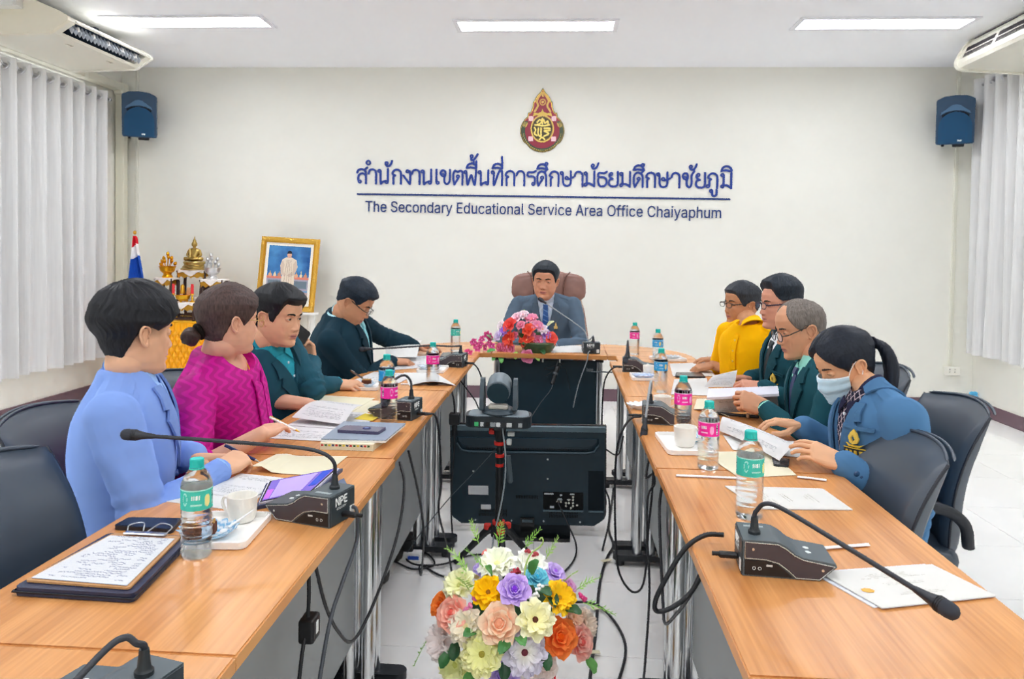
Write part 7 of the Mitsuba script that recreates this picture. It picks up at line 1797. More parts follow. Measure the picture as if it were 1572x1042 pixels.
make_person('older man with shaved grey hair and round glasses in green blazer reading a document',
    (1.05, 3.04, 0.50), (1.020, 3.050, 0.999), 180, (0.965, 3.125, 1.109), 186, -14, 0,
    (0.946, 3.391, 0.795), (0.790, 2.988, 0.815), dict(jaw=1.06, wide=1.03, cheek=.002, neck=1.05, shave=(bnd([(0, .1), (45, .06), (55, .03), (84, .0), (120, -.04), (180, -.07)]), .02, '#8a6b58', .5)), '#cf9877',
    dict(kind='jacket', color='#1e4d58', shirt='#8fd2c4', vz=0.42, trousers='#16242a', fold=0.007, tie='#27355c'), hair_m3, polR=(0.5, -0.2, -1), polL=(-0.7, -0.3, -1), brow='#3a302c',
    handR=dict(dir=(-0.9, -0.15, 0.2), back=(0.3, 0, 1)), handL=dict(dir=(-0.85, 0.0, 0.25), back=(0.2, -0.85, 0.4), curl=(0.85, 1.0, 0.6), thumb=1.0), wide=1.05, arm=(0.30, 0.26), extras=ex_m3, squint=0.45, rseed=8)
def ex_lady(c):
    k, Hm, Tf, L, P = c['k'], c['Hm'], c['Tf'], c['L'], c['P']
    # surgical mask
    def fn(U, V):
        a = (U - 0.5) * 2 * 1.22
        z = -0.020 - 0.088 * V + 0.012 * np.cos(a) * (1 - V) * 1.0 - 0.006 * (1 - np.cos(a))
        zc = np.clip(z, -0.113, 0.0)
        t = a
        x, y, z2 = head_pts(zc, t, P, 0.0, 0.25)
        bulge = 0.009 + 0.016 * np.cos(a) ** 2 * np.exp(-((V - 0.35) / 0.4) ** 2) + 0.0022 * np.sin(V * 19.0)
        r = np.sqrt(x * x + y * y) + 1e-9
        x, y = x + x / r * bulge * 0.8, y + y / r * bulge + 0.012 * V * np.cos(a)
        return x, y, z
    m, uv = grid(41, 33, fn)
    mk = part(k, 'face_mask', xf(thick(m, 0.002), Hm), ('vc_cloth', '#bcd9ea'), 50)
    part(mk, 'nose_band', xf(tube([np.array(fn(np.array(u), np.array(0.02))) + (0, 0.001, 0) for u in np.linspace(0.0, 1.0, 15)], 0.0022, 6), Hm), ('vc_cloth', '#e6eff5'), True)
    for s, u in ((1, 1.0), (-1, 0.0)):
        for v0, zz in ((0.03, 0.020), (0.97, -0.034)):
            a = np.array(fn(np.array(u), np.array(v0)))
            part(mk, 'ear_loop', xf(tube([a, (s * 0.0755, 0.025, (a[2] + zz) / 2), (s * 0.079, -0.004, zz * 0.95), (s * 0.075, -0.016, zz * 0.5)], 0.0014, 6, 5), Hm), ('vc_cloth', '#f2f4f5'), True)
    # ponytail, hangs down under its own weight
    root = apply(Hm, (0, -0.108, 0.030))
    pts = [root, root + (0.026, -0.008, -0.004), root + (0.050, -0.018, -0.028), root + (0.066, -0.026, -0.080), root + (0.064, -0.030, -0.140), root + (0.052, -0.030, -0.195)]
    m = tube(pts, [.014, .017, .026, .030, .027, .012], 64, 16, flat=(1.15, 0.8))
    v = np.array(m.vertices); n = np.array(m.vertex_normals)
    q = (v - root); aa = np.arctan2(q[:, 1], q[:, 0] + 0.001)
    m.vertices = v + n * (0.0022 * (meshkit.noise(v * np.array([330., 330., 8.]), 4) - 0.5))[:, None]
    cc = lin('#141b27')
    part(k, 'ponytail', shape(m, 'vc_hair', True, grad=(cc * 0.6, cc * 1.4, meshkit.noise(v * np.array([200., 200., 14.]), 5))), None)
    e = root + np.array([0.018, -0.005, -0.002])
    part(k, 'hair_tie', xf(trimesh.creation.torus(0.0165, 0.005, major_sections=22, minor_sections=8), frame(e, (0, 1, 0), (0.95, -0.2, 0.3))), ('vc_cloth', '#131722'), True)
    for i in range(3):
        part(k, 'sleeve_button', ball(c['EL'] + (c['wl'] - c['EL']) * (0.70 + 0.075 * i) + np.array([0.0, -0.045, 0.0]), (0.009, 0.004, 0.009), 2), ('vc_gloss', '#2a4a70'), True)
def _plaid(p, n, uv):
    u1 = (p.y + p.z * 0.9) * 38.0; u2 = (p.y - p.z * 0.9) * 38.0
    a = dr.abs(u1 - dr.floor(u1) - 0.5); b = dr.abs(u2 - dr.floor(u2) - 0.5)
    t = dr.select((a < 0.10) | (b < 0.10), 1.0, 0.0)
    return mix((0.012, 0.012, 0.03), (0.40, 0.33, 0.37), t)
bsdf('plaid_cloth', prin(base_color=proc(_plaid), roughness=0.8, specular=0.2))
make_person('lady with black ponytail and blue face mask in blue blazer reading a sheet',
    (1.02, 2.46, 0.50), (0.990, 2.480, 0.972), 182, (0.945, 2.585, 1.047), 190, -26, 0,
    (0.856, 2.750, 0.800), (0.843, 2.319, 0.786), dict(jaw=.95, wide=.98, neck=.88), '#dba883',
    dict(kind='jacket', color='#4b749c', shirt='#24243c', shirt_mat='plaid_cloth', vz=0.36, vw=0.062, cuff=False, ez=0.74, trousers='#1a2436', fold=0.005, emblem=True, button='#27466b'), hair_lady, polR=(0.5, -0.3, -1), polL=(-0.15, -0.7, -1), brow='#30221f',
    handR=dict(dir=(-0.9, 0.1, 0.1), back=(0.2, 0, 1)), handL=dict(dir=(-0.80, 0.28, 0.28), back=(-0.1, -0.55, 0.8), curl=(0.25, 0.4, 0.3), thumb=.6, spread=0.05, sc=0.95), wide=0.90, deep=0.92, arm=(0.27, 0.245), extras=ex_lady, squint=0.95, lip='#c48a80', hsc=0.96, rseed=9)
# ------------------------------------------------------------------ big flower arrangement in the aisle
def petal(w, l, cup, curl, ruf, seed, nu=7, nv=6, tipw=0.35):
    """petal from the origin outwards along +y, face up (+z)"""
    r = np.random.default_rng(seed); ph = r.uniform(0, 6.28, 4)
    def fn(U, V):
        u = 2 * U - 1
        wid = w * np.sqrt(np.clip(1 - ((V - 0.60) / 0.66) ** 2, 0.02, 1)) * (1 + 0.05 * np.sin(V * 9 + ph[2]))
        x = u * wid
        y = l * V - 0.24 * l * u * u * V ** 1.5 + 0.03 * l * V * np.sin(u * 8 + ph[3])
        z = cup * l * (V ** 1.6) + 0.35 * w * u * u * (0.5 + V) - curl * l * V ** 4 + ruf * V ** 2 * np.sin(u * 6 + ph[0]) * 0.6 + ruf * V * np.sin(u * 11 + ph[1]) * 0.4
        return x, y, z
    return thick(grid(nu, nv, fn)[0], 0.0012)
def along(n):
    """frame whose z is n"""
    n = np.asarray(n, float); n = n / np.linalg.norm(n)
    x = np.cross([0, 0, 1], n)
    if np.linalg.norm(x) < 1e-3: x = np.array([1.0, 0, 0])
    x /= np.linalg.norm(x); y = np.cross(n, x)
    M = np.eye(4); M[:3, 0], M[:3, 1], M[:3, 2] = x, y, n
    return M
def pcol(m, c0, c1, r):
    d = np.clip(np.linalg.norm(np.asarray(m.vertices), axis=1) / r, 0, 1)[:, None]
    return (c0, c1, d[:, 0])
def rose(par, p, n, R, c_in, c_out, seed, name='rose', label=None, whorls=((3, .28, 1.05, .0), (4, .45, .85, .05), (5, .68, .62, .14), (6, .95, .32, .22))):
    rr = np.random.default_rng(seed)
    M = TR(*p) @ along(n) @ RZ(rr.uniform(0, 6))
    fk = numbered(par + '__' + name)
    core = lathe([(0, 0), (R * .16, R * .1), (R * .2, R * .38), (R * .1, R * .52), (0, R * .50)], 12)
    scene[fk] = shape(xf(core, M), ('vc_cloth', c_in), 40)
    if label: labels[fk] = {'label': label}
    for wi, (cnt, rad, up_, curl) in enumerate(whorls):
        for i in range(cnt):
            a = 2 * math.pi * (i + 0.5 * wi) / cnt + rr.uniform(-.15, .15)
            pm = petal(R * rad * 0.58, R * rad, 0.28 * up_, curl * 1.2, R * 0.06, seed * 31 + wi * 7 + i)
            tilt = math.atan(up_ * 1.25)
            col = pcol(pm, c_in, c_out, R * rad)
            Mp = M @ RZ(a) @ TR(0, R * 0.06, R * 0.06 * (3 - wi)) @ RX(tilt)
            part(fk, 'petal', xf(pm, Mp), 'vc_cloth', True, grad=col)
    return fk
def daisy(par, p, n, R, c_in, c_out, c_eye, seed, cnt=9, layers=2, ruf=.10, name='daisy', label=None, cup=0.35):
    rr = np.random.default_rng(seed)
    M = TR(*p) @ along(n) @ RZ(rr.uniform(0, 6))
    fk = numbered(par + '__' + name)
    scene[fk] = shape(xf(lathe([(0, -0.01), (R * .13, -0.004), (R * .15, R * .10), (R * .10, R * .15), (0, R * .15)], 14), M), ('vc_matte', c_eye), 40)
    if label: labels[fk] = {'label': label}
    for L_ in range(layers):
        for i in range(cnt - L_):
            a = 2 * math.pi * (i + 0.5 * L_) / (cnt - L_) + rr.uniform(-.12, .12)
            pm = petal(R * (0.36 - 0.04 * L_), R * (1 - 0.22 * L_), cup * (0.6 + 0.5 * L_), 0.10 + rr.uniform(0, .12), R * ruf, seed * 17 + L_ * 19 + i)
            Mp = M @ RZ(a) @ TR(0, R * 0.06, 0.002 * L_) @ RX(rr.uniform(-.1, .12) + 0.18 * L_)
            part(fk, 'petal', xf(pm, Mp), 'vc_cloth', True, grad=pcol(pm, c_in, c_out, R))
    return fk
def leafy(par, p, n, L, col, seed, name='fern_sprig', rows=9):
    rr = np.random.default_rng(seed); n = np.asarray(n, float) / np.linalg.norm(n)
    side = np.cross(n, [0, 0, 1]); side /= np.linalg.norm(side) + 1e-9; upv = np.cross(side, n)
    pts = [np.asarray(p) + n * L * t + np.array([0, 0, -0.22]) * L * t * t for t in np.linspace(0, 1, rows)]
    ms = [tube(pts, 0.0011, 5)]
    for i, q in enumerate(pts[1:]):
        for s in (-1, 1):
            l = 0.30 * L * (1 - 0.7 * i / rows)
            e = np.asarray(q) + (side * s + n * 0.55 + upv * rr.uniform(-.3, .3)) * l
            w = n * l * 0.16
            v = [q, (q + e) / 2 + w, e, (q + e) / 2 - w]
            ms.append(trimesh.Trimesh(np.array(v), [(0, 1, 2), (0, 2, 3)], process=False))
    return part(par, name, cat(ms), ('vc_satin', col), False)
def leaf(par, p, n, L, W, col, seed, name='leaf'):
    m = petal(W / 2, L, 0.12, 0.25, 0.002, seed)
    n = np.asarray(n, float); M = TR(*p) @ along((0.2 * n[0], 0.2 * n[1], 1.0)) ; d = n / np.linalg.norm(n)
    Mf = frame(p, d, (0.1, -0.5, 1.0))
    return part(par, name, xf(m, Mf), ('vc_satin', col), True)
fa_ = thing('flower_arrangement', 'large colourful arrangement of artificial roses and daisies on a stand in the aisle', 'flowers')
FC = np.array([-0.128, 2.13, 0.375])
def fl(px, py, Y):
    return None
F_ = [  # kind, position, radius, colours
 ('rose', (-0.107, 1.950, 0.527), .047, '#7a35c9', '#d6b8ee', 'violet'), ('daisy', (-0.180, 1.970, 0.508), .045, '#f2b400', '#ffd31a', '#8a5a10'), ('rose', (-0.143, 1.910, 0.451), .058, '#f0a07c', '#fbe0c0', 'peach'),
 ('daisy', (-0.049, 1.910, 0.467), .052, '#f6f0a6', '#fbf8d8', '#5a3020'), ('daisy', (-0.075, 1.900, 0.383), .058, '#f6f3e2', '#e2dcf2', '#6a2f3a'), ('daisy', (-0.188, 1.900, 0.373), .056, '#eff09a', '#f8f6c0', '#9a8f3a'),
 ('rose', (0.017, 1.950, 0.403), .055, '#e8530e', '#f98a45', 'orange'), ('daisy', (0.015, 1.990, 0.492), .047, '#f4bf10', '#ffd832', '#b98a10'), ('rose', (-0.280, 1.970, 0.444), .050, '#f0645a', '#fbc0ac', 'coral'),
 ('rose', (-0.321, 2.030, 0.441), .040, '#e2550f', '#f58a3c', 'orange'), ('daisy', (-0.268, 2.030, 0.497), .050, '#f1f2a8', '#fbfbe0', '#c7c97a'), ('daisy', (-0.166, 2.080, 0.543), .055, '#eef4c8', '#fdfdf6', '#d9dc9a'),
 ('daisy', (-0.071, 2.100, 0.536), .050, '#f4f7da', '#ffffff', '#e4e6b8'), ('rose', (-0.049, 2.050, 0.523), .036, '#39a9cc', '#7fd3e4', 'blue'), ('rose', (0.002, 2.100, 0.518), .036, '#9a5fd6', '#d9c2f2', 'lilac'),
 ('rose', (-0.211, 2.100, 0.522), .032, '#5fb6d4', '#c9a8e6', 'blue and lilac'), ('rose', (0.077, 2.020, 0.357), .050, '#ee6a64', '#fbc6b8', 'coral'), ('daisy', (-0.237, 1.940, 0.426), .050, '#f7eccb', '#fbf4e4', '#e9d9a0'),
 ('daisy', (-0.315, 2.000, 0.348), .052, '#f2e4e2', '#f8f1ef', '#e6d6d0'), ('daisy', (-0.269, 1.970, 0.301), .055, '#e8ec98', '#f3f4c4', '#c9cc70'), ('rose', (-0.138, 1.950, 0.291), .050, '#8f6fd0', '#cbb8ec', 'lilac'),
 ('rose', (-0.026, 1.950, 0.318), .045, '#f1dcd4', '#faf0ea', 'white'), ('daisy', (0.057, 2.050, 0.413), .034, '#f3c0a0', '#f9dcc6', '#d09a70'), ('rose', (0.048, 2.120, 0.475), .026, '#c76aa8', '#e6b4dc', 'mauve'),
 ('rose', (-0.120, 2.160, 0.516), .026, '#3fb1c9', '#a6dfe6', 'blue'), ('rose', (-0.201, 2.140, 0.555), .018, '#d8434a', '#f08a80', 'red'), ('daisy', (0.095, 2.100, 0.372), .040, '#efd9c4', '#f8ece0', '#d8bfa0'),
 ('rose', (-0.05, 2.30, 0.42), .045, '#e8a0a0', '#f4d0c8', 'pink'), ('rose', (-0.22, 2.30, 0.42), .045, '#e8c050', '#f4e0a0', 'yellow'), ('rose', (-0.13, 2.34, 0.36), .05, '#c060a0', '#e6b0d0', 'pink')]
for i, f in enumerate(F_):
    kind, p, R = f[0], np.array(f[1]), f[2]
    n = p - (FC + np.array([0, 0.02, -0.10])); n = n / np.linalg.norm(n) + np.array([0, -0.25, 0.1])
    if kind == 'rose': rose(fa_, p - n * 0.02, n, R, f[3], f[4], 100 + i, 'rose', f'{f[5]} rose')
    else: daisy(fa_, p - n * 0.012, n, R, f[3], f[4], f[5], 200 + i, 8 + i % 3, 2, .12 if i % 2 else .2, 'daisy')
for i, (p, d) in enumerate([((-0.235, 2.050, 0.499), (-.5, .1, 1)), ((-0.198, 2.040, 0.540), (-.5, -.1, .7)), ((-0.222, 2.140, 0.564), (-.3, .1, 1)), ((-0.166, 2.140, 0.560), (.1, .1, 1)), ((-0.092, 2.150, 0.552), (.5, .1, .8)), ((-0.030, 2.140, 0.528), (.4, .1, .9)), ((0.057, 2.100, 0.462), (.7, 0, .6)), ((0.074, 2.050, 0.449), (.9, -.1, -.05)), ((0.012, 2.050, 0.495), (.4, -.2, .6)), ((-0.232, 2.000, 0.494), (-.2, -.4, .6)), ((-0.349, 2.080, 0.324), (-.5, 0, -.8)), ((-0.251, 2.080, 0.522), (-.6, .1, .7))]):
    leafy(fa_, p, d, 0.085, ['#8fc456', '#7fb54a', '#a6d06a'][i % 3], i)
for i, (p, d, c) in enumerate([((-0.068, 2.020, 0.537), (.3, -.2, .8), '#3f7a3a'), ((-0.044, 2.000, 0.502), (.5, -.5, .1), '#2f5d35'), ((-0.014, 2.000, 0.495), (.2, -.6, -.2), '#1f4a2c'), ((-0.209, 1.930, 0.415), (-.3, -.6, .2), '#3f7f3f'), ((-0.094, 1.900, 0.423), (.3, -.7, .1), '#4f9148'), ((-0.119, 1.900, 0.410), (-.3, -.7, -.1), '#3c7a3c'), ((-0.261, 1.970, 0.366), (-.1, -.5, -.7), '#24512e'), ((-0.126, 1.900, 0.359), (.0, -.5, -.9), '#1d4528'), ((-0.217, 1.930, 0.312), (-.1, -.6, -.6), '#5a9a50'), ((-0.026, 1.930, 0.373), (.2, -.6, -.6), '#2c5c34'), ((0.029, 1.980, 0.463), (.6, -.4, .1), '#235029'), ((0.085, 2.030, 0.308), (.6, -.2, -.7), '#6aa85a'), ((-0.278, 1.970, 0.339), (-.4, -.4, -.6), '#336b38'), ((-0.173, 2.020, 0.523), (-.2, -.4, .7), '#4f8f3f')]):
    leaf(fa_, p, d, 0.045, 0.030, c, 60 + i)
part(fa_, 'curled_tendril', tube([(-0.085, 2.020, 0.522), (-0.083, 2.040, 0.549), (-0.070, 2.060, 0.574), (-0.047, 2.070, 0.589), (-0.037, 2.070, 0.604), (-0.041, 2.070, 0.616), (-0.048, 2.070, 0.610)], 0.0022, 7, 5), ('vc_satin', '#a9c46a'), True)
for i, (p, c) in enumerate([((-0.223, 1.960, 0.472), '#e07aa8'), ((-0.233, 1.960, 0.462), '#e58ab5'), ((-0.211, 1.970, 0.482), '#d76a9c'), ((-0.102, 2.030, 0.538), '#a3283a'), ((-0.112, 2.030, 0.536), '#b23044'), ((-0.078, 2.120, 0.557), '#a8323f'), ((-0.059, 2.120, 0.550), '#b4404a'), ((0.071, 2.080, 0.455), '#e0408c'), ((0.078, 2.070, 0.449), '#d63a80'), ((-0.053, 1.960, 0.506), '#f1f4ee'), ((-0.059, 1.950, 0.502), '#eef2ea'), ((-0.043, 1.980, 0.520), '#f4f6f0')]):
    part(fa_, 'berry_cluster', cat([ball(np.array(p) + rng.normal(0, 0.004, 3), 0.0045, 1) for _ in range(7)]), ('vc_satin', c), True); labels[[q for q in scene][-1]] = {'kind': 'stuff'}
part(fa_, 'foam_core', ball(FC + (0, 0.04, -0.06), (0.13, 0.12, 0.13), 3), ('vc_matte', '#2d4a2c'), True)
part(fa_, 'vase', xf(lathe([(0, 0.0), (0.06, 0.0), (0.075, 0.01), (0.06, 0.05), (0.045, 0.12), (0.075, 0.21), (0.085, 0.25), (0.075, 0.25), (0.035, 0.12), (0, 0.1)], 28), TR(-0.12, 2.15, 0.05)), ('vc_gloss', '#e9e4dc'), 35)
k = thing('plant_stand', 'low stand with red and gold legs under the big flower arrangement', 'stand')
part(k, 'top', cyl((-0.12, 2.15, 0.03), (-0.12, 2.15, 0.05), 0.13, 32), ('vc_satin', '#b9954f'), 40)
for i in range(3):
    a = 2 * math.pi * i / 3 + 0.4
    part(k, 'leg', cyl((-0.12 + 0.1 * math.cos(a), 2.15 + 0.1 * math.sin(a), 0.0), (-0.12 + 0.1 * math.cos(a), 2.15 + 0.1 * math.sin(a), 0.035), 0.014, 12), ('vc_satin', '#b02430'), 40)
single('ribbon', 'red ribbon end hanging beneath the big flower arrangement', 'ribbon', cat(box((-0.011, 1.990, 0.290), (0.014, 0.003, 0.07)), box(np.array((0.001, 1.990, 0.290)), (0.006, 0.003, 0.07))), ('vc_satin', '#c3242c'), False)

# ------------------------------------------------------------------ table flowers before the seated man
tf = thing('flower_arrangement', 'pink and red artificial flower arrangement with orchids on the head table', 'flowers')
TC = np.array([-0.145, 4.96, 0.78])
part(tf, 'basket', xf(lathe([(0, 0), (0.09, 0), (0.11, 0.03), (0.12, 0.06), (0.10, 0.065), (0, 0.06)], 24), TR(TC[0], TC[1], 0.7505)), ('vc_satin', '#3f5a3c'), 40)
part(tf, 'foam_core', ball(TC + (0, 0.03, 0.03), (0.11, 0.05, 0.065), 3), ('vc_matte', '#34502f'), True)
S_in = ((3, .35, 1.0, .0), (4, .65, .7, .08), (5, 1.0, .35, .2))
TF = [(-0.322, 4.912, 0.919, '#e23a30', '#f0605a', 0.040), (-0.203, 4.909, 0.892, '#e2402e', '#f26a52', 0.036), (-0.329, 4.913, 0.830, '#e6402c', '#f4705c', 0.042), (-0.214, 4.907, 0.829, '#e03a2c', '#f07058', 0.040), (-0.063, 4.933, 0.838, '#d93232', '#f06a5c', 0.036), (-0.253, 4.900, 0.922, '#d63a6a', '#f2a6c0', 0.026), (-0.282, 4.954, 0.963, '#e9a6bf', '#f8dbe6', 0.034), (-0.189, 4.962, 0.960, '#e77aa6', '#f6bcd3', 0.034), (-0.149, 4.918, 0.922, '#dd6a9c', '#f3b6cf', 0.030), (-0.358, 4.918, 0.773, '#d94a84', '#f29cc0', 0.030), (-0.311, 4.910, 0.767, '#dd5a90', '#f4a8c8', 0.032), (-0.388, 4.923, 0.776, '#cf3a72', '#ef92b6', 0.024), (-0.295, 4.907, 0.856, '#cc3a68', '#f08fb0', 0.022), (-0.190, 4.911, 0.863, '#cf4070', '#f09ab8', 0.024), (-0.143, 4.919, 0.829, '#c2365f', '#ee86aa', 0.026), (-0.197, 4.909, 0.782, '#dd6f9f', '#f2b2cc', 0.030), (-0.202, 4.863, 0.733, '#d64f8c', '#f09cc2', 0.036), (-0.079, 4.930, 0.787, '#d95a88', '#f2a4bf', 0.030), (-0.364, 4.919, 0.883, '#8d4fc8', '#c79ae6', 0.028), (-0.093, 4.928, 0.863, '#8a4cc4', '#c59be2', 0.028), (-0.117, 4.923, 0.812, '#b9a4e0', '#e6dcf6', 0.030), (-0.398, 4.925, 0.848, '#c3a8e4', '#eee4f8', 0.028), (-0.115, 4.924, 0.897, '#ecd9e4', '#fbf2f6', 0.028), (-0.244, 4.952, 0.985, '#f0d2de', '#fbeef3', 0.030), (-0.386, 4.972, 0.916, '#f0e2ea', '#faf3f6', 0.026)]
for i, (x, y, z, c0, c1, R) in enumerate(TF):
    p = np.array((x, y, z)); n = p - (TC + (0, 0.05, 0.0)); n = n / np.linalg.norm(n) + (0, -0.5, 0.15)
    n = n / np.linalg.norm(n); R = R * 1.35; p = p + n * 0.012
    if i % 5 in (2, 3): daisy(tf, p - n * 0.01, n, R, c0, c1, '#f4a070', 400 + i, 8, 2, .15, 'flower')
    else: rose(tf, p - n * 0.015, n, R, c0, c1, 300 + i, 'rose', None, S_in)

for i, p in enumerate([(-0.475, 4.930, 0.854), (-0.457, 4.920, 0.813), (-0.509, 4.930, 0.824), (-0.515, 4.910, 0.792), (-0.480, 4.900, 0.777), (-0.545, 4.910, 0.787), (-0.563, 4.920, 0.806), (-0.442, 4.900, 0.786), (-0.530, 4.900, 0.771), (-0.454, 4.930, 0.842)]):
    p = np.array(p); n = (np.array((-0.5, -0.7, 0.35)) + rng.normal(0, 0.25, 3))
    daisy(tf, p, n, 0.027, '#a01a5c', '#e86aa8', '#f4d6e4', 500 + i, 5, 1, .1, 'orchid')
part(tf, 'orchid_stem', tube([(-0.24, 4.97, 0.80), (-0.458, 4.940, 0.794), (-0.517, 4.930, 0.776), (-0.567, 4.920, 0.785), (-0.584, 4.920, 0.785)], 0.0025, 6, 5), ('vc_satin', '#5f7a45'), True)
for i, (p, d, c) in enumerate([((-0.408, 4.860, 0.741), (-.3, -.5, -.5), '#5fa858'), ((-0.382, 4.850, 0.735), (.2, -.5, -.7), '#6fbc62'), ((-0.417, 4.870, 0.765), (-.7, -.3, -.1), '#4c9a4a'), ((-0.282, 4.860, 0.757), (0, -.6, -.6), '#9ac25a'), ((-0.258, 4.860, 0.804), (.3, -.5, .2), '#2d5c30'), ((-0.251, 4.870, 0.849), (0, -.5, .5), '#254f2c'), ((-0.124, 4.870, 0.772), (.3, -.5, -.2), '#2c5a32'), ((-0.435, 4.920, 0.822), (-.5, -.2, .5), '#7a8f6a'), ((-0.237, 4.980, 0.966), (0, -.1, 1), '#7fae5c'), ((-0.086, 4.980, 0.917), (.7, 0, .6), '#c6cda0'), ((-0.164, 4.850, 0.740), (.5, -.5, -.4), '#8fb85a')]):
    leaf(tf, p, d, 0.055, 0.034, c, 90 + i)
of = thing('fallen_orchid', 'single pink orchid blossom lying on the left corner table by the arrangement', 'flower')
daisy(of, np.array((-0.574, 4.738, 0.762)), (0.1, -0.6, 0.8), 0.028, '#b01a4a', '#e25a90', '#f4c6d4', 555, 5, 1, .1, 'blossom')
part(of, 'stem', tube([(-0.579, 4.775, 0.757), (-0.620, 4.744, 0.756)], 0.0018, 5), ('vc_satin', '#8aa04a'), True)
# ------------------------------------------------------------------ altar in the far left corner
GOLD = ('vc_metal', '#d9a441'); PALEGOLD = ('vc_metal', '#b9a063'); DARKW = ('vc_satin', '#35211f'); LACE = ('vc_cloth', '#ece6e2')
def ax_(px, y=6.7): return (-3.648 + (px - 245) * 0.00609) * y / 6.7
def az_(py, y=6.7): return 1.4 + (1.031 + (440 - py) * 0.00575 - 1.4) * y / 6.7
k = thing('altar_table', 'altar table draped in yellow satin with diamond smocking in the far left corner', 'table')
tx0, tx1, ty0, ty1, tz = ax_(234, 6.5), ax_(352, 6.5), 6.40, 7.06, 0.748
part(k, 'top', box(((tx0 + tx1) / 2, (ty0 + ty1) / 2, tz - 0.012), (tx1 - tx0, ty1 - ty0, 0.024), 0.004), ('vc_satin', '#f0b21c'), False)
def drape(U, V):
    x = tx0 + (tx1 - tx0) * U; z = 0.02 + (tz - 0.03) * V
    a = U * 13.0 + V * 7.5; b = U * 13.0 - V * 7.5
    dm = np.minimum(np.abs(a - np.round(a)), np.abs(b - np.round(b))) * 2
    up = np.clip((V - 0.30) / 0.08, 0, 1) * np.clip((0.93 - V) / 0.06, 0, 1)
    pl = np.sin(U * 26 * math.pi)
    y = ty0 - 0.012 - up * 0.030 * np.sqrt(np.clip(dm, 0, 1)) - (1 - up) * (0.012 + 0.012 * pl) - 0.03 * (1 - V)
    return x, y, z
m, uv = grid(241, 121, drape)
part(k, 'smocked_cloth', m, ('vc_satin', '#f3ac12'), True)
for xx in (tx0, tx1):
    def dside(U, V):
        return xx + (0.014 + 0.010 * np.sin(U * 24 * math.pi)) * (1 if xx > (tx0 + tx1) / 2 else -1), ty0 + (ty1 - ty0) * U, 0.02 + (tz - 0.03) * V
    part(k, 'side_cloth', grid(97, 4, dside)[0], ('vc_satin', '#e9a510'), True)
def altar_stand(label, x0, x1, yc, zt, zb, d=0.16, fringe=True):
    k = thing('altar_stand', label, 'stand', 'carved altar stands')
    w = x1 - x0; xc = (x0 + x1) / 2
    part(k, 'top', box((xc, yc, zt - 0.010), (w, d, 0.02), 0.004), DARKW, False)
    for sx in (-1, 1):
        for sy in (-1, 1):
            X, Y = xc + sx * (w / 2 - 0.016), yc + sy * (d / 2 - 0.016)
            part(k, 'leg', tube([(X, Y, zt - 0.02), (X + sx * 0.006, Y, (zt + zb) / 2), (X - sx * 0.002, Y, zb + 0.02), (X + sx * 0.010, Y, zb + 0.002)], [.014, .016, .012, .014], 8, 4), DARKW, True)
    h = min(0.052, (zt - zb) * 0.36)
    for sy in (-1, 1):
        pts = [(-w / 2 + .012, 0), (w / 2 - .012, 0), (w / 2 - .012, -h), (w * .34, -h * .62), (w * .22, -h * .95), (w * .08, -h * .6), (0, -h), (-w * .08, -h * .6), (-w * .22, -h * .95), (-w * .34, -h * .62), (-w / 2 + .012, -h)]
        m = extr(sg.Polygon(pts).buffer(0.001), 0.008, TR(xc, yc + sy * (d / 2 - 0.006) + 0.004, zt - 0.02) @ np.array([[1, 0, 0, 0], [0, 0, -1, 0], [0, 1, 0, 0], [0, 0, 0, 1.0]]))
        part(k, 'gilt_apron', m, GOLD, False)
    part(k, 'lower_rail', cat(box((xc, yc - d / 2 + 0.016, zb + 0.02), (w - .03, .012, .02)), box((xc, yc + d / 2 - 0.016, zb + 0.02), (w - .03, .012, .02))), DARKW, False)
    if fringe:
        def fn(U, V):
            a = 2 * math.pi * U
            c, s = np.cos(a), np.sin(a)
            bx = np.sign(c) * np.abs(c) ** 0.25 * (w / 2 + 0.004); by = np.sign(s) * np.abs(s) ** 0.25 * (d / 2 + 0.004)
            drop = (0.012 + 0.014 * np.abs(np.sin(a * 4))) * V
            return xc + bx, yc + by, zt + 0.003 - drop
        part(k, 'lace_edge', grid(97, 4, fn)[0], LACE, True)
        dr_ = sg.Polygon([(-w * .40, 0), (w * .40, 0), (w * .22, -.022), (w * .1, -.045), (0, -.058), (-w * .1, -.045), (-w * .22, -.022)])
        part(k, 'lace_drape', extr(dr_, 0.003, TR(xc, yc - d / 2 - 0.004, zt + 0.002) @ np.array([[1, 0, 0, 0], [0, 0, -1, 0], [0, 1, 0, 0], [0, 0, 0, 1.0]])), LACE, False)
        part(k, 'lace_cloth', box((xc, yc, zt + 0.002), (w + .004, d + .004, .004)), LACE, False)
    return k
altar_stand('small dark altar stand under the golden flower bowl, left of the statue', ax_(243, 6.76), ax_(270, 6.76), 6.76, az_(426, 6.76), tz)
altar_stand('dark altar stand under the golden Buddha statue, at the back', ax_(277, 6.9), ax_(321, 6.9), 6.90, az_(413, 6.9), tz)
altar_stand('small dark altar stand under the silver flower bowl, right of the statue', ax_(312, 6.74), ax_(347, 6.74), 6.74, az_(427, 6.74), tz)
altar_stand('low dark altar stand in front carrying the candles and incense bowl', ax_(266, 6.52), ax_(305, 6.52), 6.52, az_(464, 6.52), tz)
altar_stand('low dark altar stand at the front right beside the candle stand', ax_(304, 6.6), ax_(328, 6.6), 6.60, az_(456, 6.6), tz)
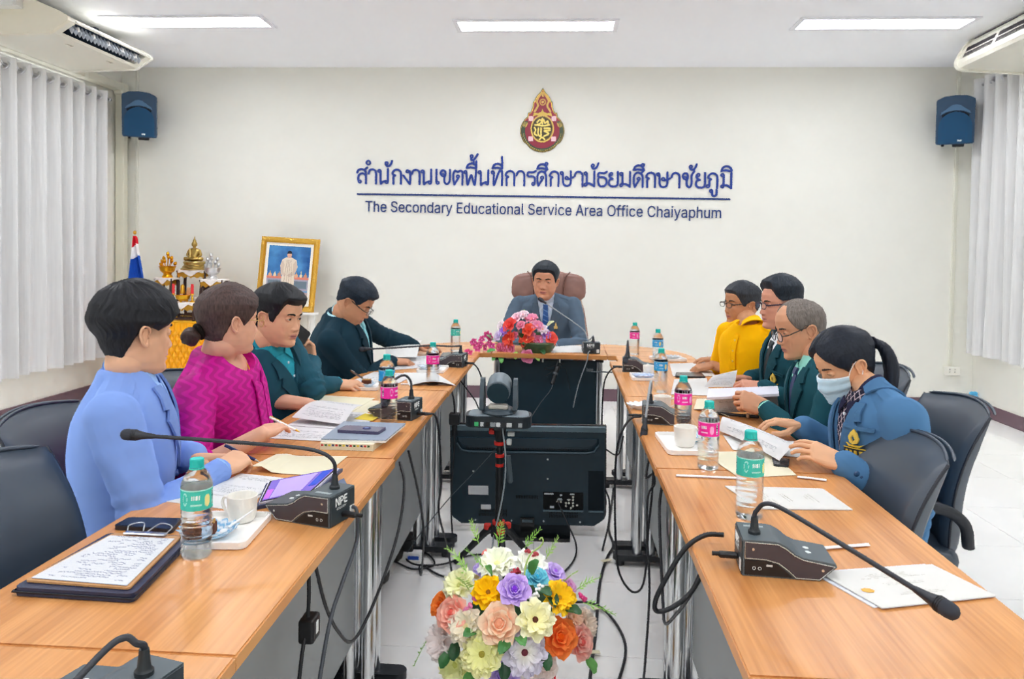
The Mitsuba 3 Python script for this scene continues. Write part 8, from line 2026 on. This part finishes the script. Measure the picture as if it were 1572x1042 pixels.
# statue
k = thing('buddha_statue', 'golden seated Buddha statue on a tiered base, on the rear altar stand', 'statue')
bx, by, bz = ax_(298.5, 6.9), 6.90, az_(413, 6.9) + 0.003
prof = []
part(k, 'tiered_base', xf(lathe([(0, 0), (0.125, 0.0), (0.128, 0.012), (0.108, 0.024), (0.110, 0.034), (0.094, 0.046), (0.098, 0.058), (0.104, 0.070), (0.094, 0.082), (0.0, 0.084)], 36), TR(bx, by, bz) @ SC(1, 0.75, 1)), PALEGOLD, 30)
fig = [m3.Manifold.sphere(1, 32).scale((.082, .056, .022)).translate((0, -.012, .022)), limb([(-.075, -.02, .022), (.02, -.055, .020)], [.020, .014]), limb([(.075, -.02, .022), (-.02, -.05, .026)], [.020, .014]),
       m3.Manifold.batch_hull([m3.Manifold.sphere(.038, 24).translate((0, 0, .03)), m3.Manifold.sphere(.030, 24).scale((1, .8, 1)).translate((-.022, 0, .092)), m3.Manifold.sphere(.030, 24).scale((1, .8, 1)).translate((.022, 0, .092))]),
       limb([(.048, 0, .098), (.064, -.005, .058), (.055, -.045, .034)], [.0145, .0125, .009]), limb([(-.048, 0, .098), (-.066, -.005, .058), (-.02, -.05, .040)], [.0145, .0125, .009]),
       limb([(0, 0, .115), (0, 0, .140)], [.014, .013]), m3.Manifold.sphere(1, 28).scale((.024, .026, .031)).translate((0, 0, .160)), m3.Manifold.sphere(1, 24).scale((.016, .016, .014)).translate((0, 0.002, .190)),
       limb([(0, 0.002, .198), (0, .002, .212), (0, .002, .232)], [.007, .005, .0015]), limb([(.0245, 0, .165), (.0255, 0, .145)], [.004, .003]), limb([(-.0245, 0, .165), (-.0255, 0, .145)], [.004, .003])]
fm = tm(m3.Manifold.batch_boolean(fig, m3.OpType.Add).refine_to_length(0.006)); trimesh.smoothing.filter_taubin(fm, .5, .53, 5)
part(k, 'figure', xf(fm, TR(bx, by, bz + 0.082)), ('vc_metal', '#b79a58'), True)
part(k, 'robe_sash', xf(tube([(-.030, -.030, .118), (-.024, -.036, .095), (-.020, -.040, .06), (-.012, -.045, .04)], [.006, .007, .007, .005], 8, 4, flat=(1.3, .5)), TR(bx, by, bz + 0.082)), ('vc_metal', '#c8ad6a'), True)
# flower bowls
def flower_bowl(label, px, py, col, mat='vc_metal', y=6.76):
    k = thing('flower_bowl', label, 'bowl')
    M = TR(ax_(px, y), y, az_(py, y) + 0.004)
    part(k, 'bowl', xf(lathe([(0, 0), (.044, 0), (.046, .012), (.034, .03), (.036, .04), (.062, .062), (.068, .090), (.076, .104), (.07, .106), (.04, .07), (0, .06)], 28), M), (mat, col), 30)
    r = np.random.default_rng(int(px))
    for (x, z, t) in [(0, .215, 0), (-.040, .175, -.3), (.040, .178, .3), (-.058, .145, -.5), (.030, .150, .25), (-.020, .150, -.2), (.062, .128, .6), (-.060, .118, -.8), (.0, .185, 0)]:
        yb = r.uniform(-.03, .02)
        p = part(k, 'lotus_bud', xf(lathe([(0, -.020), (.010, -.012), (.0155, .002), (.010, .016), (0, .026)], 14), M @ TR(x, yb, z) @ RY(t)), (mat, col), 40)
        part(p, 'stem', xf(tube([(x * .3, yb * .3, .08), (x * .8, yb, z - .03), (x, yb, z - .018)], .003, 6, 3), M), (mat, col), True)
flower_bowl('golden bowl of golden lotus buds left of the Buddha statue', 257, 426, '#e0a224')
flower_bowl('silver bowl of silver lotus buds right of the Buddha statue', 326, 427, '#dfe0e2', y=6.74)
for px, lab in ((268, 'red candle in a gold candlestick, left of the incense bowl'), (297, 'red candle in a gold candlestick, right of the incense bowl')):
    k = thing('candle', lab, 'candle', 'altar candles')
    M = TR(ax_(px, 6.52), 6.50, az_(464, 6.52) + 0.004)
    part(k, 'candlestick', xf(lathe([(0, 0), (.022, 0), (.023, .006), (.010, .014), (.008, .03), (.013, .038), (.007, .046), (.008, .062), (.016, .070), (.014, .075), (0, .075)], 20), M), ('vc_metal', '#e3b63e'), 35)
    part(k, 'wax', xf(lathe([(0, .072), (.0125, .072), (.0125, .155), (.010, .160), (0, .159)], 18), M), ('vc_satin', '#d62b32'), 35)
k = thing('incense_bowl', 'golden incense bowl with small statues between the two red candles', 'bowl')
M = TR(ax_(282.5, 6.52), 6.50, az_(464, 6.52) + 0.004)
part(k, 'bowl', xf(lathe([(0, .014), (.03, .012), (.055, .03), (.06, .05), (.066, .062), (.058, .062), (.045, .045), (0, .04)], 28), M), ('vc_metal', '#eab52e'), 35)
for i in range(3):
    a = 2.1 * i + .5
    part(k, 'foot', xf(ball((.035 * math.cos(a), .035 * math.sin(a), .010), (.010, .010, .012), 1), M), ('vc_metal', '#d9a52a'), True)
part(k, 'small_figure', xf(lathe([(0, .05), (.022, .05), (.024, .07), (.016, .10), (.018, .115), (.012, .13), (0, .135)], 16), M @ TR(-.028, .05, 0.02)), ('vc_metal', '#d8a83a'), 40)
part(k, 'small_figure', xf(lathe([(0, .05), (.02, .05), (.02, .085), (.014, .10), (.012, .115), (0, .12)], 16), M @ TR(.028, .05, 0.01)), ('vc_satin', '#c58e63'), 40)
single('offering_glass', 'small glass of water standing before the statue behind the incense bowl', 'glass', lathe([(0, 0), (.018, 0), (.022, .05), (.020, .05), (.0165, .004), (0, .004)], 20), ('vc_gloss', '#dfe6ea'), 35, M=TR(ax_(290, 6.57), 6.57, az_(464, 6.52) + 0.004))

# ------------------------------------------------------------------ flag
k = thing('flag', 'red white and blue striped flag drooping from a pole in the far left corner', 'flag')
def fpt(px, py, y):                      # crop pixels of the study sheet -> metres on the plane of the pole
    return (ax_(190 + px / 6.13, y), y, az_(350 + py / 6.13, y))
Rv = np.array([[0, 99], [.06, 112], [.14, 120], [.29, 135], [.55, 180], [.8, 228], [1, 262]])
def flag_pt(u, v):
    ly, lx = 62 + 690 * v, 97 - 52 * v
    ry, rx = ly - 45 * np.clip(v / .1, 0, 1), np.interp(v, Rv[:, 0], Rv[:, 1])
    return lx + (rx - lx) * u, ly + (ry - ly) * u
for name_, v0, v1, c in (('red_stripe', 0, 1 / 6, '#d4202f'), ('white_stripe', 1 / 6, 2 / 6, '#f1eff0'), ('blue_stripe', 2 / 6, 4 / 6, '#1f4fb0'), ('white_stripe', 4 / 6, 5 / 6, '#f1eff0'), ('red_stripe', 5 / 6, 1, '#d8283a')):
    def fn(U, V):
        v = v0 + (v1 - v0) * V
        x, yv = flag_pt(U, v)
        dy = 0.035 * np.sin(U * 6.0 + v * 2) * (0.3 + v) + 0.02 * np.sin(U * 13 + 1)
        a = np.array(fpt(0, 0, 0)); 
        return ax_(190 + x / 6.13, 6.5), 6.50 - dy, az_(350 + yv / 6.13, 6.5)
    part(k, name_, grid(33, 15, fn)[0], ('vc_cloth', c), True)
p0, p1 = np.array(fpt(101, 45, 6.52)), np.array(fpt(60, 830, 6.52))
dd = (p1 - p0) / (p0[2] - p1[2])
part(k, 'pole', cyl(p0, p0 + dd * (p0[2] - 0.02), 0.010, 12), ('vc_satin', '#cfc6b4'), 40)
part(k, 'finial', ball(p0 + (0, 0, 0.012), (0.014, 0.014, 0.02), 2), GOLD, True)
e_ = p0 + dd * p0[2]
part(k, 'pole_base', xf(lathe([(0, 0), (.10, 0), (.10, .02), (.04, .04), (.02, .09), (0, .09)], 24), TR(e_[0], e_[1], 0)), ('vc_satin', '#6b4a34'), 35)
# red back edge of the folded cloth
def fb(U, V):
    v = 0.10 + 0.45 * V
    x, yv = flag_pt(0 * U, v)
    return ax_(190 + (x - 14 * U * np.sin(V * math.pi)) / 6.13, 6.52), 6.52 + 0.02 * U, az_(350 + yv / 6.13, 6.52)
part(k, 'folded_edge', grid(7, 15, fb)[0], ('vc_cloth', '#c8284a'), True)

# ------------------------------------------------------------------ framed portrait on an easel
k = thing('framed_portrait', 'gilt framed portrait of a standing figure in pale robes on a white easel', 'picture')
Mq = TR(-2.538, 6.93, 1.158) @ RX(D(-7)) @ np.array([[1, 0, 0, 0], [0, 0, -1, 0], [0, 1, 0, 0], [0, 0, 0, 1.0]]) @ RZ(D(-2.6))
FW, FH = 0.555, 0.680
ring_ = lambda a, b: sg.box(-FW / 2 + a, -FH / 2 + a, FW / 2 - a, FH / 2 - a).difference(sg.box(-FW / 2 + b, -FH / 2 + b, FW / 2 - b, FH / 2 - b))
def pp(poly, z, h, mat, name, smooth=False): return part(k, name, extr(poly, h, Mq @ TR(0, 0, z)), mat, smooth)
pp(sg.box(-FW / 2 + .01, -FH / 2 + .01, FW / 2 - .01, FH / 2 - .01), -0.012, 0.012, ('vc_matte', '#6a5232'), 'backing_board')
GF = ('vc_metal', '#dcae4c')
pp(ring_(0, .050), 0, 0.014, GF, 'frame'); pp(ring_(.006, .034), 0.014, 0.010, GF, 'frame_moulding'); pp(ring_(.040, .050), 0.010, 0.010, ('vc_metal', '#c08f35'), 'frame_bead')
rr = np.random.default_rng(8)
orn = []
for (cx_, cy_, ax, n_) in [(-FW / 2 + .02, 0, 1, 46), (FW / 2 - .02, 0, 1, 46), (0, FH / 2 - .02, 0, 38), (0, -FH / 2 + .02, 0, 38)]:
    for i in range(n_):
        t = (i / (n_ - 1) - .5) * ((FH if ax else FW) - .04)
        big = min(abs(t), abs(abs(t) - ((FH if ax else FW) / 2 - .03))) < .06
        if not big and i % 2: continue
        x, y = (cx_, t) if ax else (t, cy_)
        s_ = .012 if big else .006
        orn.append(xf(ball((0, 0, 0), (s_ * rr.uniform(.7, 1.2), s_ * rr.uniform(.6, 1.1), .007), 1), Mq @ TR(x + rr.normal(0, .004), y + rr.normal(0, .004), 0.023) @ RZ(rr.uniform(0, 3))))
part(k, 'carved_ornament', cat(orn), ('vc_metal', '#e2b95c'), True); labels[k + '__carved_ornament'] = {'kind': 'stuff', 'label': 'carved gilt leaf ornament'}
pp(ring_(.050, .078), 0, 0.008, ('vc_matte', '#f2efe4'), 'mount')
W2, H2 = FW / 2 - .078, FH / 2 - .078
def _pbg(p, n, uv):
    t = fbm(p.x * 9.0, p.z * 9.0, 4.0, 4)
    return mix((0.012, 0.085, 0.30), (0.10, 0.34, 0.66), dr.clip(t * 1.3 - 0.2, 0, 1))
bsdf('painted_blue', prin(base_color=proc(_pbg), roughness=0.5, specular=0.3))
pp(sg.box(-W2, -H2, W2, H2), 0, 0.003, 'painted_blue', 'canvas')
pt = ('vc_matte',)
def paint(poly, z, c, nm): return pp(poly.intersection(sg.box(-W2, -H2, W2, H2)), z, 0.0006, ('vc_matte', c), nm)
paint(sg.box(-W2, -H2, W2, -0.16), 0.003, '#b9a3a6', 'painted_floor')
for s in (-1, 1):
    paint(sg.box(s * .125 - .085, -.15, s * .125 + .085, -.03), 0.0034, '#a9a3b4', 'painted_table')
    paint(sg.box(s * .125 - .088, -.045, s * .125 + .088, -.022), 0.0040, '#d9826f', 'painted_tablecloth')
    paint(sg.box(s * .125 - .06, -.13, s * .125 + .06, -.06), 0.0040, '#6f7f8c', 'painted_panel')
    for q, (dx, w_, h_) in enumerate(((-.045, .022, .035), (0.0, .018, .028), (.042, .022, .032))):
        paint(sg.Point(s * .125 + dx, -.012).buffer(w_ * .8).union(sg.box(s * .125 + dx - .004, -.012, s * .125 + dx + .004, -.012 + h_ * (1.6 if q == 1 and s > 0 else 1))), 0.0046, ['#d7a98a', '#e6d3b4', '#c88f78'][q], 'painted_vessel')
paint(sg.Polygon([(-.075, .075), (-.06, .13), (-.025, .15), (.025, .15), (.065, .13), (.08, .07), (.055, -.01), (.062, -.17), (.03, -.20), (-.045, -.20), (-.058, -.15), (-.052, -.01)]).buffer(.006), 0.0052, '#e4d6c4', 'painted_robe')
paint(sg.Polygon([(-.075, .075), (-.06, .12), (-.045, .09), (-.05, .02), (-.02, -.005), (-.03, -.02), (-.065, .0)]).buffer(.004), 0.0058, '#d3bfae', 'painted_sleeve')
paint(sg.Polygon([(.08, .07), (.065, .12), (.045, .09), (.05, .02), (.0, -.01), (.01, -.025), (.06, -.0)]).buffer(.004), 0.0058, '#d0bcab', 'painted_sleeve')
for x in (-.03, -.008, .012, .034):
    paint(sg.LineString([(x * .6, .13), (x, -.02), (x * 1.25, -.19)]).buffer(.0022), 0.0062, '#b8a18f', 'painted_fold')
paint(sa.scale(sg.Point(0, .178).buffer(.022), 1, 1.25), 0.0058, '#d9ab96', 'painted_face')
paint(sg.Point(0, .197).buffer(.0215).intersection(sg.box(-.03, .192, .03, .23)), 0.0064, '#1d2230', 'painted_hair')
paint(sg.box(-.03, -.215, -.008, -.195).union(sg.box(.0, -.215, .022, -.195)), 0.0052, '#caa890', 'painted_feet')
k = thing('easel', 'white easel holding the gilt framed portrait', 'easel')
EW = ('vc_satin', '#eeeeea')
for sx in (-1, 1):
    part(k, 'leg', tube([(-2.54 + sx * 0.30, 6.86, 0.0), (-2.54 + sx * 0.13, 7.02, 1.25)], 0.016, 8), EW, True)
part(k, 'leg', tube([(-2.54, 7.16, 0.0), (-2.54, 7.06, 1.30)], 0.016, 8), EW, True)
part(k, 'ledge', box((-2.56, 6.90, 0.795), (0.62, 0.10, 0.022), 0.004), EW, False)
part(k, 'centre_post', box((-2.30, 6.93, 0.62), (0.04, 0.025, 0.36), 0.004), EW, False)

# ------------------------------------------------------------------ pens in hands
def pen(label, a, b, col, tip='#d9d9d9'):
    a, b = np.array(a, float), np.array(b, float)
    k = thing('pen', label, 'pen')
    part(k, 'barrel', tube([a, b], [0.0046, 0.0046], 10), ('vc_gloss', col), True)
    d = (a - b) / np.linalg.norm(a - b)
    part(k, 'tip', tube([a, a + d * 0.016], [0.0042, 0.0010], 8), ('vc_metal', tip), True)
    part(k, 'clip', tube([b + d * 0.004 + (0, 0, .006), b + d * 0.04 + (0, 0, .006)], 0.0014, 6), ('vc_metal', tip), True)
pen('dark blue pen in the writing hand of the young man in blue', (-0.904, 2.205, 0.765), (-1.012, 2.240, 0.796), '#232c5c')
pen('white and gold pen in the hand of the woman in magenta', (-0.886, 2.500, 0.787), (-0.976, 2.500, 0.828), '#f3f1ec', '#d9a640')
pen('brown pen in the writing hand of the man on the phone', (-0.980, 3.716, 0.760), (-1.013, 3.620, 0.810), '#4a3528')
